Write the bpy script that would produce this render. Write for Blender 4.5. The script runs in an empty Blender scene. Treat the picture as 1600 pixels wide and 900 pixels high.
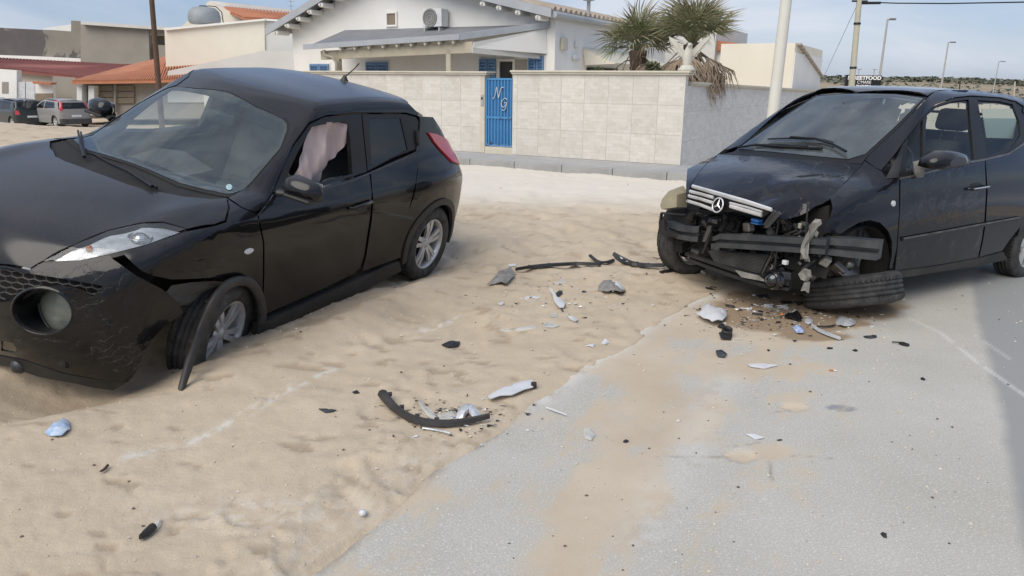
import bpy, bmesh, math, random
import numpy as np
from mathutils import Vector, Matrix, Euler, noise as mnoise
from mathutils.geometry import delaunay_2d_cdt

random.seed(7)
S = bpy.context.scene
COL = S.collection
PI = math.pi

# ------------------------------------------------------------------ camera
FOC = 1190.0; CAM_H = 1.575; TH = math.radians(15.1); RO = math.radians(0.7)
def cam_rows():
    f = np.array([0, math.cos(TH), -math.sin(TH)]); r = np.array([1.0, 0, 0]); d = np.cross(f, r)
    c, s = math.cos(RO), math.sin(RO)
    return np.array([c * r - s * d, s * r + c * d, f])
CR = cam_rows()
cam = bpy.data.cameras.new('camera'); cam_o = bpy.data.objects.new('camera', cam); COL.objects.link(cam_o)
cam.sensor_width = 36.0; cam.lens = 36.0 * FOC / 1600.0; cam.clip_start = 0.05; cam.clip_end = 5000
cam_o.matrix_world = Matrix(((CR[0][0], -CR[1][0], -CR[2][0], 0), (CR[0][1], -CR[1][1], -CR[2][1], 0), (CR[0][2], -CR[1][2], -CR[2][2], CAM_H), (0, 0, 0, 1)))
S.camera = cam_o

# ------------------------------------------------------------------ light
SUN_EL = math.radians(48); SUN_AZ = math.radians(212)      # compass style: direction the light comes from, from +Y clockwise
w = bpy.data.worlds.new('World'); S.world = w; w.use_nodes = True
nt = w.node_tree; nt.nodes.clear()
def wn(t, **k):
    n = nt.nodes.new(t)
    for a, b in k.items(): setattr(n, a, b)
    return n
sky = wn('ShaderNodeTexSky', sky_type='NISHITA', sun_disc=False, sun_elevation=SUN_EL, sun_rotation=SUN_AZ, air_density=1.0, dust_density=0.7, ozone_density=1.2)
tc = wn('ShaderNodeTexCoord'); mp = wn('ShaderNodeMapping'); mp.inputs['Scale'].default_value = (1.0, 1.0, 3.5); mp.inputs['Rotation'].default_value = (0.12, -0.16, 0.5)
nz = wn('ShaderNodeTexNoise'); nz.inputs['Scale'].default_value = 2.1; nz.inputs['Detail'].default_value = 7; nz.inputs['Roughness'].default_value = 0.55; nz.inputs['Distortion'].default_value = 0.4
rp = wn('ShaderNodeValToRGB'); rp.color_ramp.elements[0].position = 0.36; rp.color_ramp.elements[1].position = 0.68
rp.color_ramp.elements[0].color = (0.62, 0.62, 0.62, 1); rp.color_ramp.elements[1].color = (0.96, 0.96, 0.96, 1)
mx = wn('ShaderNodeMix', data_type='RGBA'); cm = wn('ShaderNodeValToRGB'); cm.color_ramp.elements[0].position = .38; cm.color_ramp.elements[1].position = .64; cm.color_ramp.elements[0].color = (.21, .315, .57, 1); cm.color_ramp.elements[1].color = (.68, .73, .83, 1)
cs = wn('ShaderNodeVectorMath', operation='SCALE'); cs.inputs['Scale'].default_value = 6.5
bg = wn('ShaderNodeBackground'); bg.inputs['Strength'].default_value = 0.10; ou = wn('ShaderNodeOutputWorld')
L = nt.links.new
L(tc.outputs['Generated'], mp.inputs[0]); L(mp.outputs[0], nz.inputs[0]); L(nz.outputs[0], rp.inputs[0]); L(rp.outputs[0], mx.inputs[0]); L(sky.outputs[0], mx.inputs[6])
L(nz.outputs[0], cm.inputs[0]); L(cm.outputs[0], cs.inputs[0]); L(cs.outputs[0], mx.inputs[7]); L(mx.outputs[2], bg.inputs[0]); L(bg.outputs[0], ou.inputs[0])
sun = bpy.data.lights.new('sun', 'SUN'); sun_o = bpy.data.objects.new('sun', sun); COL.objects.link(sun_o)
sun.energy = 2.0; sun.angle = math.radians(55); sun.color = (1.0, 0.92, 0.80)
sd = Vector((math.sin(SUN_AZ) * math.cos(SUN_EL), math.cos(SUN_AZ) * math.cos(SUN_EL), math.sin(SUN_EL)))
sun_o.rotation_euler = sd.to_track_quat('Z', 'Y').to_euler(); sun_o.location = sd * 50
S.view_settings.view_transform = 'Standard'; S.view_settings.look = 'None'; S.view_settings.exposure = 0.60; S.view_settings.gamma = 1.0
S.view_settings.use_curve_mapping = False
S.render.engine = 'CYCLES'; S.cycles.max_bounces = 8; S.cycles.transparent_max_bounces = 16
S.cycles.use_denoising = True

# ------------------------------------------------------------------ survey of the street: where sight lines meet planes of the place
CAMP = np.array([0, 0, CAM_H])
def sight(u, v):
    return CR.T @ np.array([(u - 800) / FOC, (v - 450) / FOC, 1.0])
def gp(u, v, z=0.0):
    d = sight(u, v); t = (z - CAM_H) / d[2]; return CAMP + t * d
def on_plane(u, v, p0, n):
    d = sight(u, v); n = np.asarray(n, float); t = np.dot(np.asarray(p0, float) - CAMP, n) / np.dot(d, n); return CAMP + t * d

# ------------------------------------------------------------------ object helpers
def tag(o, label=None, cat=None, group=None, kind=None):
    if label: o['label'] = label
    if cat: o['category'] = cat
    if group: o['group'] = group
    if kind: o['kind'] = kind
    return o
def empty(name, loc=(0, 0, 0), rot=(0, 0, 0), label=None, cat=None, group=None, parent=None):
    o = bpy.data.objects.new(name, None); COL.objects.link(o); o.location = loc; o.rotation_euler = rot
    o.empty_display_size = 0.2
    if parent: o.parent = parent
    return tag(o, label, cat, group)
def link(name, me, m=None, parent=None):
    o = bpy.data.objects.new(name, me); COL.objects.link(o)
    if m is not None and not me.materials:
        for mm in (m if isinstance(m, (list, tuple)) else [m]): me.materials.append(mm)
    if parent: o.parent = parent
    return o

class MB:
    """collects shapes; build() links them as one mesh object"""
    def __init__(s): s.v = []; s.f = []; s.m = []; s.s = []
    def add(s, vs, fs, mi=0, smooth=False):
        b = len(s.v); s.v += [tuple(map(float, p)) for p in vs]
        for f in fs: s.f.append([i + b for i in f]); s.m.append(mi); s.s.append(smooth)
        return s
    def box(s, c, d, R=None, mi=0, bev=0.0):
        hx, hy, hz = d[0] / 2, d[1] / 2, d[2] / 2
        if bev <= 0:
            vs = [(x * hx, y * hy, z * hz) for x in (-1, 1) for y in (-1, 1) for z in (-1, 1)]
            fs = [(0, 1, 3, 2), (4, 6, 7, 5), (0, 4, 5, 1), (2, 3, 7, 6), (0, 2, 6, 4), (1, 5, 7, 3)]
        else:
            b = min(bev, hx * .9, hy * .9, hz * .9); bm = bmesh.new(); bmesh.ops.create_cube(bm, size=1)
            for q in bm.verts: q.co = Vector((q.co.x * d[0], q.co.y * d[1], q.co.z * d[2]))
            bmesh.ops.bevel(bm, geom=bm.edges[:], offset=b, segments=2, affect='EDGES', profile=0.5)
            bm.verts.index_update(); vs = [tuple(q.co) for q in bm.verts]; fs = [[q.index for q in f.verts] for f in bm.faces]; bm.free()
        R = R if R is not None else Matrix.Identity(3)
        vs = [tuple(R @ Vector(p) + Vector(c)) for p in vs]
        return s.add(vs, fs, mi)
    def tube(s, pts, r, n=8, mi=0, cap=True, flat=1.0, smooth=True, up=None):
        P = [Vector(p) for p in pts]; k = len(P); rr = r if isinstance(r, (list, tuple)) else [r] * k
        vs = []; pu = Vector(up) if up is not None else None
        for i in range(k):
            t = (P[min(i + 1, k - 1)] - P[max(i - 1, 0)]); t = t.normalized() if t.length > 1e-9 else Vector((0, 0, 1))
            if pu is None:
                pu = Vector((0, 0, 1)) if abs(t.z) < .9 else Vector((1, 0, 0))
            a = t.cross(pu); a = a.normalized() if a.length > 1e-6 else t.orthogonal().normalized(); b = a.cross(t).normalized(); 
            if up is None: pu = b
            for j in range(n):
                an = 2 * PI * j / n; vs.append(tuple(P[i] + a * math.cos(an) * rr[i] + b * math.sin(an) * rr[i] * flat))
        fs = [(i * n + j, i * n + (j + 1) % n, (i + 1) * n + (j + 1) % n, (i + 1) * n + j) for i in range(k - 1) for j in range(n)]
        s.add(vs, fs, mi, smooth)
        if cap:
            s.add(vs[:n], [list(range(n))[::-1]], mi); s.add(vs[-n:], [list(range(n))], mi)
        return s
    def lathe(s, prof, c=(0, 0, 0), ax='y', n=48, mi=0, smooth=True, a0=0, a1=2 * PI, R=None):
        full = abs(a1 - a0 - 2 * PI) < 1e-6; m = n if full else n + 1; vs = []
        for i in range(m):
            a = a0 + (a1 - a0) * i / n
            for (r, h) in prof:
                p = (r * math.cos(a), h, r * math.sin(a)) if ax == 'y' else ((r * math.cos(a), r * math.sin(a), h) if ax == 'z' else (h, r * math.cos(a), r * math.sin(a)))
                p = Vector(p)
                if R is not None: p = R @ p
                vs.append(tuple(p + Vector(c)))
        k = len(prof); fs = [(i * k + j, ((i + 1) % m) * k + j, ((i + 1) % m) * k + j + 1, i * k + j + 1) for i in range(n) for j in range(k - 1)]
        return s.add(vs, fs, mi, smooth)
    def prism(s, poly, h0, h1, M=None, mi=0):
        """poly: 2D outline, extruded h0..h1 along z, then placed by 4x4 M"""
        M = M or Matrix.Identity(4); n = len(poly)
        vs = [tuple(M @ Vector((x, y, h0))) for x, y in poly] + [tuple(M @ Vector((x, y, h1))) for x, y in poly]
        fs = [list(range(n))[::-1], list(range(n, 2 * n))] + [(i, (i + 1) % n, n + (i + 1) % n, n + i) for i in range(n)]
        return s.add(vs, fs, mi)
    def plate(s, pts, th, mi=0):
        """3D outline (roughly flat) with thickness th along its normal"""
        P = [Vector(p) for p in pts]; n = len(P); nn = Vector((0, 0, 0)); c = sum(P, Vector()) / n
        for i in range(n): nn += (P[i] - c).cross(P[(i + 1) % n] - c)
        nn.normalize(); vs = [tuple(p) for p in P] + [tuple(p - nn * th) for p in P]
        fs = [list(range(n)), list(range(n, 2 * n))[::-1]] + [(i, n + i, n + (i + 1) % n, (i + 1) % n) for i in range(n)]
        return s.add(vs, fs, mi)
    def mesh(s, name, mats=None, fixn=False):
        me = bpy.data.meshes.new(name); me.from_pydata(s.v, [], s.f)
        if mats is not None:
            for mm in (mats if isinstance(mats, (list, tuple)) else [mats]): me.materials.append(mm)
        me.polygons.foreach_set('material_index', s.m); me.polygons.foreach_set('use_smooth', s.s); me.update()
        if fixn:
            bm = bmesh.new(); bm.from_mesh(me); bmesh.ops.recalc_face_normals(bm, faces=bm.faces); bm.to_mesh(me); bm.free()
        return me
    def build(s, name, mats=None, parent=None, fixn=True, label=None):
        o = link(name, s.mesh(name, mats, fixn), None, parent)
        if label: o["label"] = label
        return o

def jitter_mesh(o, amp, sc=3.0, seed=0):
    for q in o.data.vertices:
        p = q.co * sc + Vector((seed, seed * 1.7, 0)); q.co += Vector((mnoise.noise(p), mnoise.noise(p + Vector((31, 0, 0))), mnoise.noise(p + Vector((0, 47, 0))))) * amp
    o.data.update()
    return o

# ------------------------------------------------------------------ materials
class Mat:
    def __init__(s, name, base=(.5, .5, .5), rough=.6, metal=0.0, **k):
        s.m = bpy.data.materials.new(name); s.m.use_nodes = True; s.nt = s.m.node_tree; s.b = s.nt.nodes['Principled BSDF']; s.out = s.nt.nodes['Material Output']
        s.b.inputs['Base Color'].default_value = (*base, 1); s.b.inputs['Roughness'].default_value = rough; s.b.inputs['Metallic'].default_value = metal
        for a, v in k.items(): s.b.inputs[a.replace('_', ' ')].default_value = v
        s._tc = None
    def n(s, t, ins=None, **k):
        q = s.nt.nodes.new(t)
        for a, b in k.items(): setattr(q, a, b)
        if ins:
            for a, b in ins.items():
                if hasattr(b, 'links') or isinstance(b, bpy.types.NodeSocket): s.nt.links.new(b, q.inputs[a])
                else: q.inputs[a].default_value = b
        return q
    def coord(s, which='Object', scale=(1, 1, 1), rot=(0, 0, 0), loc=(0, 0, 0)):
        if s._tc is None: s._tc = s.n('ShaderNodeTexCoord')
        return s.n('ShaderNodeMapping', {0: s._tc.outputs[which], 'Scale': scale, 'Rotation': rot, 'Location': loc}).outputs[0]
    def pos(s, scale=(1, 1, 1), rot=(0, 0, 0), loc=(0, 0, 0)):
        g = s.n('ShaderNodeNewGeometry'); return s.n('ShaderNodeMapping', {0: g.outputs['Position'], 'Scale': scale, 'Rotation': rot, 'Location': loc}).outputs[0]
    def noise(s, vec, scale, detail=5, rough=.55, dist=0.0):
        return s.n('ShaderNodeTexNoise', {'Vector': vec, 'Scale': scale, 'Detail': detail, 'Roughness': rough, 'Distortion': dist}).outputs[0]
    def vor(s, vec, scale, feature='F1', out=0, rnd=1.0):
        return s.n('ShaderNodeTexVoronoi', {'Vector': vec, 'Scale': scale, 'Randomness': rnd}, feature=feature).outputs[out]
    def ramp(s, fac, a, b, ca=(0, 0, 0), cb=(1, 1, 1), interp='LINEAR'):
        q = s.n('ShaderNodeValToRGB', {0: fac}); e = q.color_ramp.elements; q.color_ramp.interpolation = interp
        e[0].position = a; e[1].position = b; e[0].color = (*ca, 1); e[1].color = (*cb, 1); return q.outputs[0]
    def mix(s, fac, a, b, mode='MIX'):
        q = s.n('ShaderNodeMix', data_type='RGBA', blend_type=mode)
        for i, x in ((0, fac), (6, a), (7, b)):
            if isinstance(x, bpy.types.NodeSocket): s.nt.links.new(x, q.inputs[i])
            else: q.inputs[i].default_value = (x if i == 0 else (*x, 1))
        return q.outputs[2]
    def math(s, op, a, b=0.0, clamp=False):
        q = s.n('ShaderNodeMath', operation=op); q.use_clamp = clamp
        for i, x in ((0, a), (1, b)):
            if isinstance(x, bpy.types.NodeSocket): s.nt.links.new(x, q.inputs[i])
            else: q.inputs[i].default_value = x
        return q.outputs[0]
    def xyz(s, vec):
        return s.n('ShaderNodeSeparateXYZ', {0: vec}).outputs
    def bump(s, h, strength=.3, dist=.01, nrm=None):
        ins = {'Height': h, 'Strength': strength, 'Distance': dist}
        if nrm is not None: ins['Normal'] = nrm
        return s.n('ShaderNodeBump', ins).outputs[0]
    def set(s, **k):
        for a, v in k.items():
            a = a.replace('_', ' ')
            if isinstance(v, bpy.types.NodeSocket): s.nt.links.new(v, s.b.inputs[a])
            else: s.b.inputs[a].default_value = v
        return s

def mottled(name, c1, c2, rough=.8, sc=4.0, bump=.2, bsc=60.0, bd=.004, **k):
    m = Mat(name, c1, rough, **k); v = m.coord(); n = m.noise(v, sc, 6, .6)
    m.set(Base_Color=m.mix(m.ramp(n, .3, .7), c1, c2)); m.set(Normal=m.bump(m.noise(v, bsc, 4), bump, bd)); return m.m

def paint(name, col, dust_sheen=(.16, .13, .10), low=.55, high=.02, top_dust_sheen=.5, scuff=0):
    """car paint with a clear coat, a dusty film, sky sheen painted on upward faces and fine scratches"""
    m = Mat(name, col, .30, 0.0, Coat_Weight=1.0, Coat_Roughness=.03, Specular_IOR_Level=.06, Coat_IOR=1.40); v = m.coord()
    n = m.noise(v, 2.2, 8, .62, .6); n2 = m.noise(v, 90, 3, .6); z = m.xyz(v)[2]
    grad = m.n('ShaderNodeMapRange', {0: z, 1: 0.15, 2: 1.05, 3: low, 4: high}).outputs[0]
    d = m.math('MULTIPLY', m.math('ADD', m.ramp(n, .25, .8), .35), grad, True)
    up = m.xyz(m.n('ShaderNodeNewGeometry').outputs['Normal'])[2]      # upward faces paled: a dusty layer plus painted sky sheen
    top = m.math('MULTIPLY', m.n('ShaderNodeMapRange', {0: up, 1: .25, 2: .98, 3: 0.0, 4: top_dust_sheen}).outputs[0], m.math('ADD', m.math('MULTIPLY', m.ramp(n, .25, .8), .5), .6))
    d = m.math('ADD', d, top, True)
    d = m.math('MULTIPLY', d, m.math('ADD', m.math('MULTIPLY', n2, .8), .55), True)
    m.set(Base_Color=m.mix(d, col, dust_sheen))
    rr = m.math('ADD', m.math('MULTIPLY', m.ramp(m.noise(v, 5, 6, .6), .3, .8), .05), m.math('MULTIPLY', d, .6), True)
    m.set(Coat_Roughness=m.math('ADD', rr, .015)); m.set(Coat_Weight=m.math('SUBTRACT', 1.0, m.math('MULTIPLY', d, .6)))
    m.set(Coat_Normal=m.bump(m.noise(v, 2.6, 2), .05, .03))
    if scuff:
        s2 = m.noise(m.coord('Object', (1, 1, 1), (.4, .3, .8)), 3.1, 5, .7, 1.2); fine = m.noise(m.coord('Object', (14, 14, 70), (.5, .35, .1)), 4, 5, .85, .2); mk = m.math('MULTIPLY', m.math('MULTIPLY', m.ramp(s2, .55, .66), m.ramp(fine, .52, .68)), m.n('ShaderNodeMapRange', {0: m.xyz(v)[2], 1: .92, 2: .62, 3: 0.0, 4: 1.0}).outputs[0]); thin = m.n('ShaderNodeTexWave', {0: m.coord('Object', (2, 2, 2), (.3, .9, .4)), 1: 3.0, 2: 9.0, 3: 4.0, 4: 2.0}).outputs[1]; mk = m.math('MAXIMUM', mk, m.math('MULTIPLY', m.ramp(thin, .985, .998), m.ramp(s2, .50, .62)))
        old = m.b.inputs['Base Color'].links[0].from_socket; m.set(Base_Color=m.mix(m.math('MULTIPLY', mk, scuff), old, (.36, .36, .35))); cw = m.b.inputs['Coat Weight'].links[0].from_socket; m.set(Coat_Weight=m.math('SUBTRACT', cw, m.math('MULTIPLY', mk, .6), True)); m.set(Coat_Normal=m.bump(m.math('ADD', m.noise(v, 7, 3), m.math('MULTIPLY', mk, -.5)), .22, .02))
    return m.m

def glass(name, tint=(.75, .85, .82), dust_sheen_col=(.35, .38, .37), dust_sheen=.10, rough=.02, ior=1.5):
    m = Mat(name); nt_ = m.nt; nt_.nodes.remove(m.b); v = m.coord()
    fr = m.n('ShaderNodeFresnel', {0: ior}); tr = m.n('ShaderNodeBsdfTransparent', {0: (*tint, 1)}); gl = m.n('ShaderNodeBsdfGlossy', {0: (.95, .97, 1, 1), 1: rough}); df = m.n('ShaderNodeBsdfDiffuse', {0: (*dust_sheen_col, 1)})
    m1 = m.n('ShaderNodeMixShader', {0: fr.outputs[0], 1: tr.outputs[0], 2: gl.outputs[0]})
    dn = m.math('MULTIPLY', m.math('ADD', m.ramp(m.noise(v, 2.5, 7, .65, .5), .3, .8), .25), dust_sheen, True)  # dusty film; in windshields also the mirrored sky, painted as diffuse haze
    m2 = m.n('ShaderNodeMixShader', {0: dn, 1: m1.outputs[0], 2: df.outputs[0]})
    nt_.links.new(m2.outputs[0], m.out.inputs[0]); return m.m

MT = {}
MT['black_paint'] = paint('black_paint', (.0028, .003, .0038), (.125, .125, .127), .06, .015, .36)
MT['navy_paint'] = paint('navy_paint', (.003, .004, .0065), (.12, .115, .11), .035, .01, .14)
MT['black_scuffed'] = paint('scuffed_black_paint', (.0028, .003, .0038), (.125, .122, .118), .07, .02, .26, .20)
MT['navy_scuffed'] = paint('scuffed_navy_paint', (.003, .004, .0065), (.12, .115, .11), .05, .012, .12, .26)
MT['glass'] = glass('clear_glass', (.86, .93, .93), (.30, .33, .33), .03, 0.0, 1.28)
MT['windshield'] = glass('windshield_glass', (.86, .93, .91), (.32, .39, .39), .20, .0, 1.75)  # teal haze paints in the sky mirrored by the screen
MT['windshield_pale'] = glass('pale_windshield_glass', (.90, .96, .94), (.42, .48, .48), .20, .0, 2.0)  # paler haze paints in the brighter sky mirrored by this screen
MT['dark_glass'] = glass('tinted_glass', (.10, .11, .12), (.20, .20, .20), .07)
MT['blackp'] = mottled('black_plastic', (.012, .012, .013), (.03, .029, .027), .5, 6, .15)
MT['trim'] = mottled('dusty_black_trim', (.014, .014, .015), (.05, .045, .04), .55, 5, .15)
MT['dark'] = mottled('dark_grime', (.008, .008, .008), (.022, .019, .016), .85, 8, .3)
MT['inner'] = mottled('interior_trim_dark', (.045, .048, .05), (.06, .062, .064), .8, 3, .1)
MT['seat'] = mottled('seat_cloth', (.07, .07, .072), (.10, .10, .10), .95, 5, .4, 200)
MT['rubber'] = mottled('tyre_rubber', (.012, .012, .013), (.075, .072, .068), .78, 12, .3, 80, .003)
MT['cowl'] = mottled('cowl_plastic', (.012, .012, .012), (.022, .021, .019), .85, 5, .2)
MT['grille_black'] = mottled('grille_black', (.02, .02, .021), (.045, .042, .038), .5, 9, .2)
MT['gasket'] = Mat('gasket_black', (.006, .006, .006), .45).m
MT['alloy'] = mottled('silver_alloy', (.70, .70, .69), (.50, .48, .45), .32, 8, .1, metal=.4)
MT['metal'] = mottled('bare_metal', (.26, .25, .24), (.12, .105, .09), .45, 9, .3, metal=.85)
MT['chrome'] = mottled('chrome', (.85, .85, .85), (.66, .66, .66), .22, 6, .05, metal=.8)
MT['grille_silver'] = mottled('grille_silver', (.80, .81, .82), (.60, .60, .60), .22, 9, .05, metal=.35)
MT['beam'] = mottled('painted_steel_beam', (.03, .036, .044), (.075, .078, .078), .42, 7, .2, metal=.2)
MT['greybrk'] = mottled('grey_broken_plastic', (.30, .29, .265), (.14, .13, .115), .6, 14, .4)
MT['white_plastic'] = mottled('white_plastic', (.70, .71, .72), (.52, .53, .54), .4, 6, .1)
MT['cream_plastic'] = mottled('cream_lamp_back', (.42, .38, .27), (.28, .25, .18), .55, 5, .2)
MT['silver_plastic'] = mottled('silver_reflector', (.80, .82, .84), (.50, .52, .55), .25, 16, .4, metal=.35)
MT['red'] = Mat('tail_lamp_red', (.55, .025, .04), .12, Coat_Weight=1.0).m
MT['orange'] = Mat('indicator_amber', (.5, .16, .03), .25).m
MT['cloth'] = mottled('airbag_cloth', (.60, .48, .44), (.50, .39, .36), .95, 3, .5, 300, .002)
MT['blue_bit'] = Mat('blue_plastic', (.03, .16, .45), .4).m
MT['rust'] = mottled('rusty_iron', (.09, .045, .025), (.05, .03, .02), .85, 12, .4)
def clear_plastic(name, tint, rough, alpha):
    m = Mat(name, tint, rough, 0, Coat_Weight=.6); m.set(Alpha=alpha); return m.m
MT['clearp'] = clear_plastic('clear_lens_shard', (.72, .72, .66), .2, .5)
MT['lens'] = glass('lamp_lens', (.93, .95, .95), (.6, .62, .62), .10, .02)
# ------------------------------------------------------------------ car bodies: a smooth implicit surface, panels cut out of it
def curve(pts):
    """smooth 1D curve through (t, value) knots (monotone t)"""
    pts = sorted(pts); t = np.array([p[0] for p in pts], float); y = np.array([p[1] for p in pts], float)
    h = np.diff(t); d = np.diff(y) / h; m = np.zeros(len(t)); m[0] = d[0]; m[-1] = d[-1]
    for i in range(1, len(t) - 1):
        if d[i - 1] * d[i] <= 0: m[i] = 0
        else:
            w1 = 2 * h[i] + h[i - 1]; w2 = h[i] + 2 * h[i - 1]; m[i] = (w1 + w2) / (w1 / d[i - 1] + w2 / d[i])
    tt = np.linspace(t[0], t[-1], 500); k = np.clip(np.searchsorted(t, tt) - 1, 0, len(t) - 2); s = (tt - t[k]) / h[k]
    yy = (2 * s**3 - 3 * s**2 + 1) * y[k] + (s**3 - 2 * s**2 + s) * h[k] * m[k] + (-2 * s**3 + 3 * s**2) * y[k + 1] + (s**3 - s**2) * h[k] * m[k + 1]
    # light smoothing takes the last kinks out of the reflections
    ker = np.hanning(25); ker /= ker.sum(); pad = np.concatenate([yy[0] + (yy[0] - yy[1:13])[::-1], yy, yy[-1] + (yy[-1] - yy[-13:-1])[::-1]]); yy = np.convolve(pad, ker, 'valid')
    return lambda x: np.interp(x, tt, yy)
def smin(a, b, k):
    h = np.clip(.5 + .5 * (b - a) / k, 0, 1); return b * (1 - h) + a * h - k * h * (1 - h)
def smax(a, b, k): return -smin(-a, -b, k)
def bump2(x, z, cx, cz, sx, sz): return np.exp(-((x - cx) / sx)**2 - ((z - cz) / sz)**2)

class Car:
    """frame: x forward from the front axle, y to the car's left, z up"""
    def __init__(s, name, f, loc, rot, label, cat='car'):
        s.f = f; s.root = empty(name, loc, rot, label, cat)
        s.R = np.array(Euler(rot, 'XYZ').to_matrix()); s.loc = np.array(loc, float)
    def grad(s, P, e=.004):
        g = np.stack([s.f(P + np.eye(3)[i] * e) - s.f(P - np.eye(3)[i] * e) for i in range(3)], -1)
        n = -g; return n / (np.linalg.norm(n, axis=1, keepdims=True) + 1e-12)
    def cast(s, O, D, t0, t1, n=90):
        O = np.asarray(O, float); D = np.asarray(D, float); D = np.broadcast_to(D, O.shape); ts = np.linspace(t0, t1, n); ins = np.zeros((len(O), n)); step = max(1, 60000 // n)
        for i in range(0, len(O), step):
            q = O[i:i + step, None, :] + D[i:i + step, None, :] * ts[None, :, None]; ins[i:i + step] = s.f(q.reshape(-1, 3)).reshape(-1, n)
        pos = ins > 0; hit = pos.any(1); k = np.where(hit, pos.argmax(1), np.argmax(ins, 1)); k = np.maximum(k, 1); a = ts[k - 1].copy(); b = ts[k].copy()
        for _ in range(16):
            m = (a + b) / 2; q = s.f(O + D * m[:, None]) > 0; b = np.where(q, m, b); a = np.where(q, a, m)
        return O + D * ((a + b) / 2)[:, None], hit
    def local_ray(s, u, v):
        return s.R.T @ (CAMP - s.loc), s.R.T @ sight(u, v)
    def px(s, u, v):
        """point of the body seen along a sight line, in car coordinates"""
        o, d = s.local_ray(u, v); P, h = s.cast([o], [d], 2.0, 8.0, 120); return P[0]
    def mid(s, v):
        """sighting of the centre line of the nose at image height v"""
        a, b = -200.0, 120.0
        for _ in range(14):
            m = (a + b) / 2
            if s.px(m, v)[1] < .004: a = m
            else: b = m
        return [('p', b, v)]
    def pp(s, u, v, ax, val):
        """sight line met with the car-frame plane ax = val"""
        o, d = s.local_ray(u, v); i = 'xyz'.index(ax); return o + d * (val - o[i]) / d[i]
    def dist(s, u, v, t):
        o, d = s.local_ray(u, v); return o + d * t
    CH = {'S': (1, (0, 2)), 'T': (2, (0, 1)), 'F': (0, (1, 2)), 'B': (0, (1, 2))}
    def lift(s, ch, Q):
        Q = np.asarray(Q, float); n = len(Q)
        if ch == 'C':
            o = np.tile(s.R.T @ (CAMP - s.loc), (n, 1)); d = np.array([s.R.T @ sight(*(q * 100)) for q in Q]); return s.cast(o, d, 2.2, 8.0, 96)
        ax, (i, j) = s.CH[ch]; O = np.zeros((n, 3)); O[:, i] = Q[:, 0]; O[:, j] = Q[:, 1]; D = np.zeros((n, 3))
        if ch == 'B': O[:, 0] = -5; D[:, 0] = 1; return s.cast(O, D, 0, 3.8)
        O[:, ax] = {'S': 1.3, 'T': 2.0, 'F': 1.3}[ch]; D[:, ax] = -1; return s.cast(O, D, 0, {'S': 1.25, 'T': 1.6, 'F': 1.6}[ch])
    def outline(s, ch, pts):
        """points given as ('p',u,v) sightings, or chart coordinates, → chart coordinates"""
        out = []
        for p in pts:
            if p[0] == 'p':
                if ch == 'C': out.append((p[1] / 100, p[2] / 100))
                else:
                    q = s.px(p[1], p[2]); i, j = s.CH[ch][1]; out.append((q[i], q[j]))
            else: out.append(tuple(p))
        return out
    def panel(s, name, ch, pts, mat, res=.045, thick=.012, off=0.0, gap=.003, sym=False, mirror=False, smooth=0, disp=None, parent=None, holes=(), raw=False, label=None, solid=True):
        poly = s.outline(ch, pts) if not raw else list(pts)
        if sym:
            poly = [p for p in poly if p[1] > .012]
            poly = [(poly[0][0] if sym == True else sym[0], 0.0)] + poly + [(poly[-1][0] if sym == True else sym[1], 0.0)]
            poly = poly + [(x, -y) for x, y in poly[1:-1][::-1]]
        def smoothp(pl):
            for _ in range(smooth):
                pl = [q for i in range(len(pl)) for q in ((.75 * pl[i][0] + .25 * pl[(i + 1) % len(pl)][0], .75 * pl[i][1] + .25 * pl[(i + 1) % len(pl)][1]), (.25 * pl[i][0] + .75 * pl[(i + 1) % len(pl)][0], .25 * pl[i][1] + .75 * pl[(i + 1) % len(pl)][1]))]
            return pl
        def resamp(pl, r):
            out = []
            for i in range(len(pl)):
                a = np.array(pl[i]); b = np.array(pl[(i + 1) % len(pl)]); k = max(1, int(np.ceil(np.linalg.norm(b - a) / r)))
                out += [tuple(a + (b - a) * t / k) for t in range(k)]
            return out
        def area(pl): return .5 * sum(pl[i][0] * pl[(i + 1) % len(pl)][1] - pl[(i + 1) % len(pl)][0] * pl[i][1] for i in range(len(pl)))
        def inset(pl, g):
            if g == 0: return pl
            sg = 1 if area(pl) > 0 else -1; n = len(pl); out = []
            for i in range(n):
                a = np.array(pl[i - 1]); b = np.array(pl[(i + 1) % n]); t = b - a; t = t / (np.linalg.norm(t) + 1e-9); out.append((pl[i][0] - t[1] * g * sg, pl[i][1] + t[0] * g * sg))
            return out
        if ch == 'C': res_, gap_ = res * 3.0, gap * 1.0     # hundreds of pixels per unit
        else: res_, gap_ = res, gap
        poly = inset(resamp(smoothp(poly), res_), gap_)
        hl = [inset(resamp(smoothp(s.outline(ch, h)), res_), -gap_) for h in holes]
        def inside(pts_, pl):
            x, y = pts_[:, 0], pts_[:, 1]; c = np.zeros(len(pts_), bool); n = len(pl)
            for i in range(n):
                x1, y1 = pl[i]; x2, y2 = pl[i - 1]
                if y1 == y2: continue
                c ^= ((y1 > y) != (y2 > y)) & (x < (x2 - x1) * (y - y1) / (y2 - y1) + x1)
            return c
        def bd(pts_, pl):
            A = np.array(pl); d = np.full(len(pts_), 9e9)
            for a in A: d = np.minimum(d, np.hypot(pts_[:, 0] - a[0], pts_[:, 1] - a[1]))
            return d
        A = np.array(poly); gx = np.arange(A[:, 0].min(), A[:, 0].max(), res_); gy = np.arange(A[:, 1].min(), A[:, 1].max(), res_)
        G = np.array([(x + (.5 * res_ if j % 2 else 0), y) for j, y in enumerate(gy) for x in gx]).reshape(-1, 2)
        if len(G): G = G[inside(G, poly) & (bd(G, poly) > .55 * res_)]
        for h in hl:
            if len(G): G = G[~inside(G, h) & (bd(G, h) > .55 * res_)]
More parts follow.
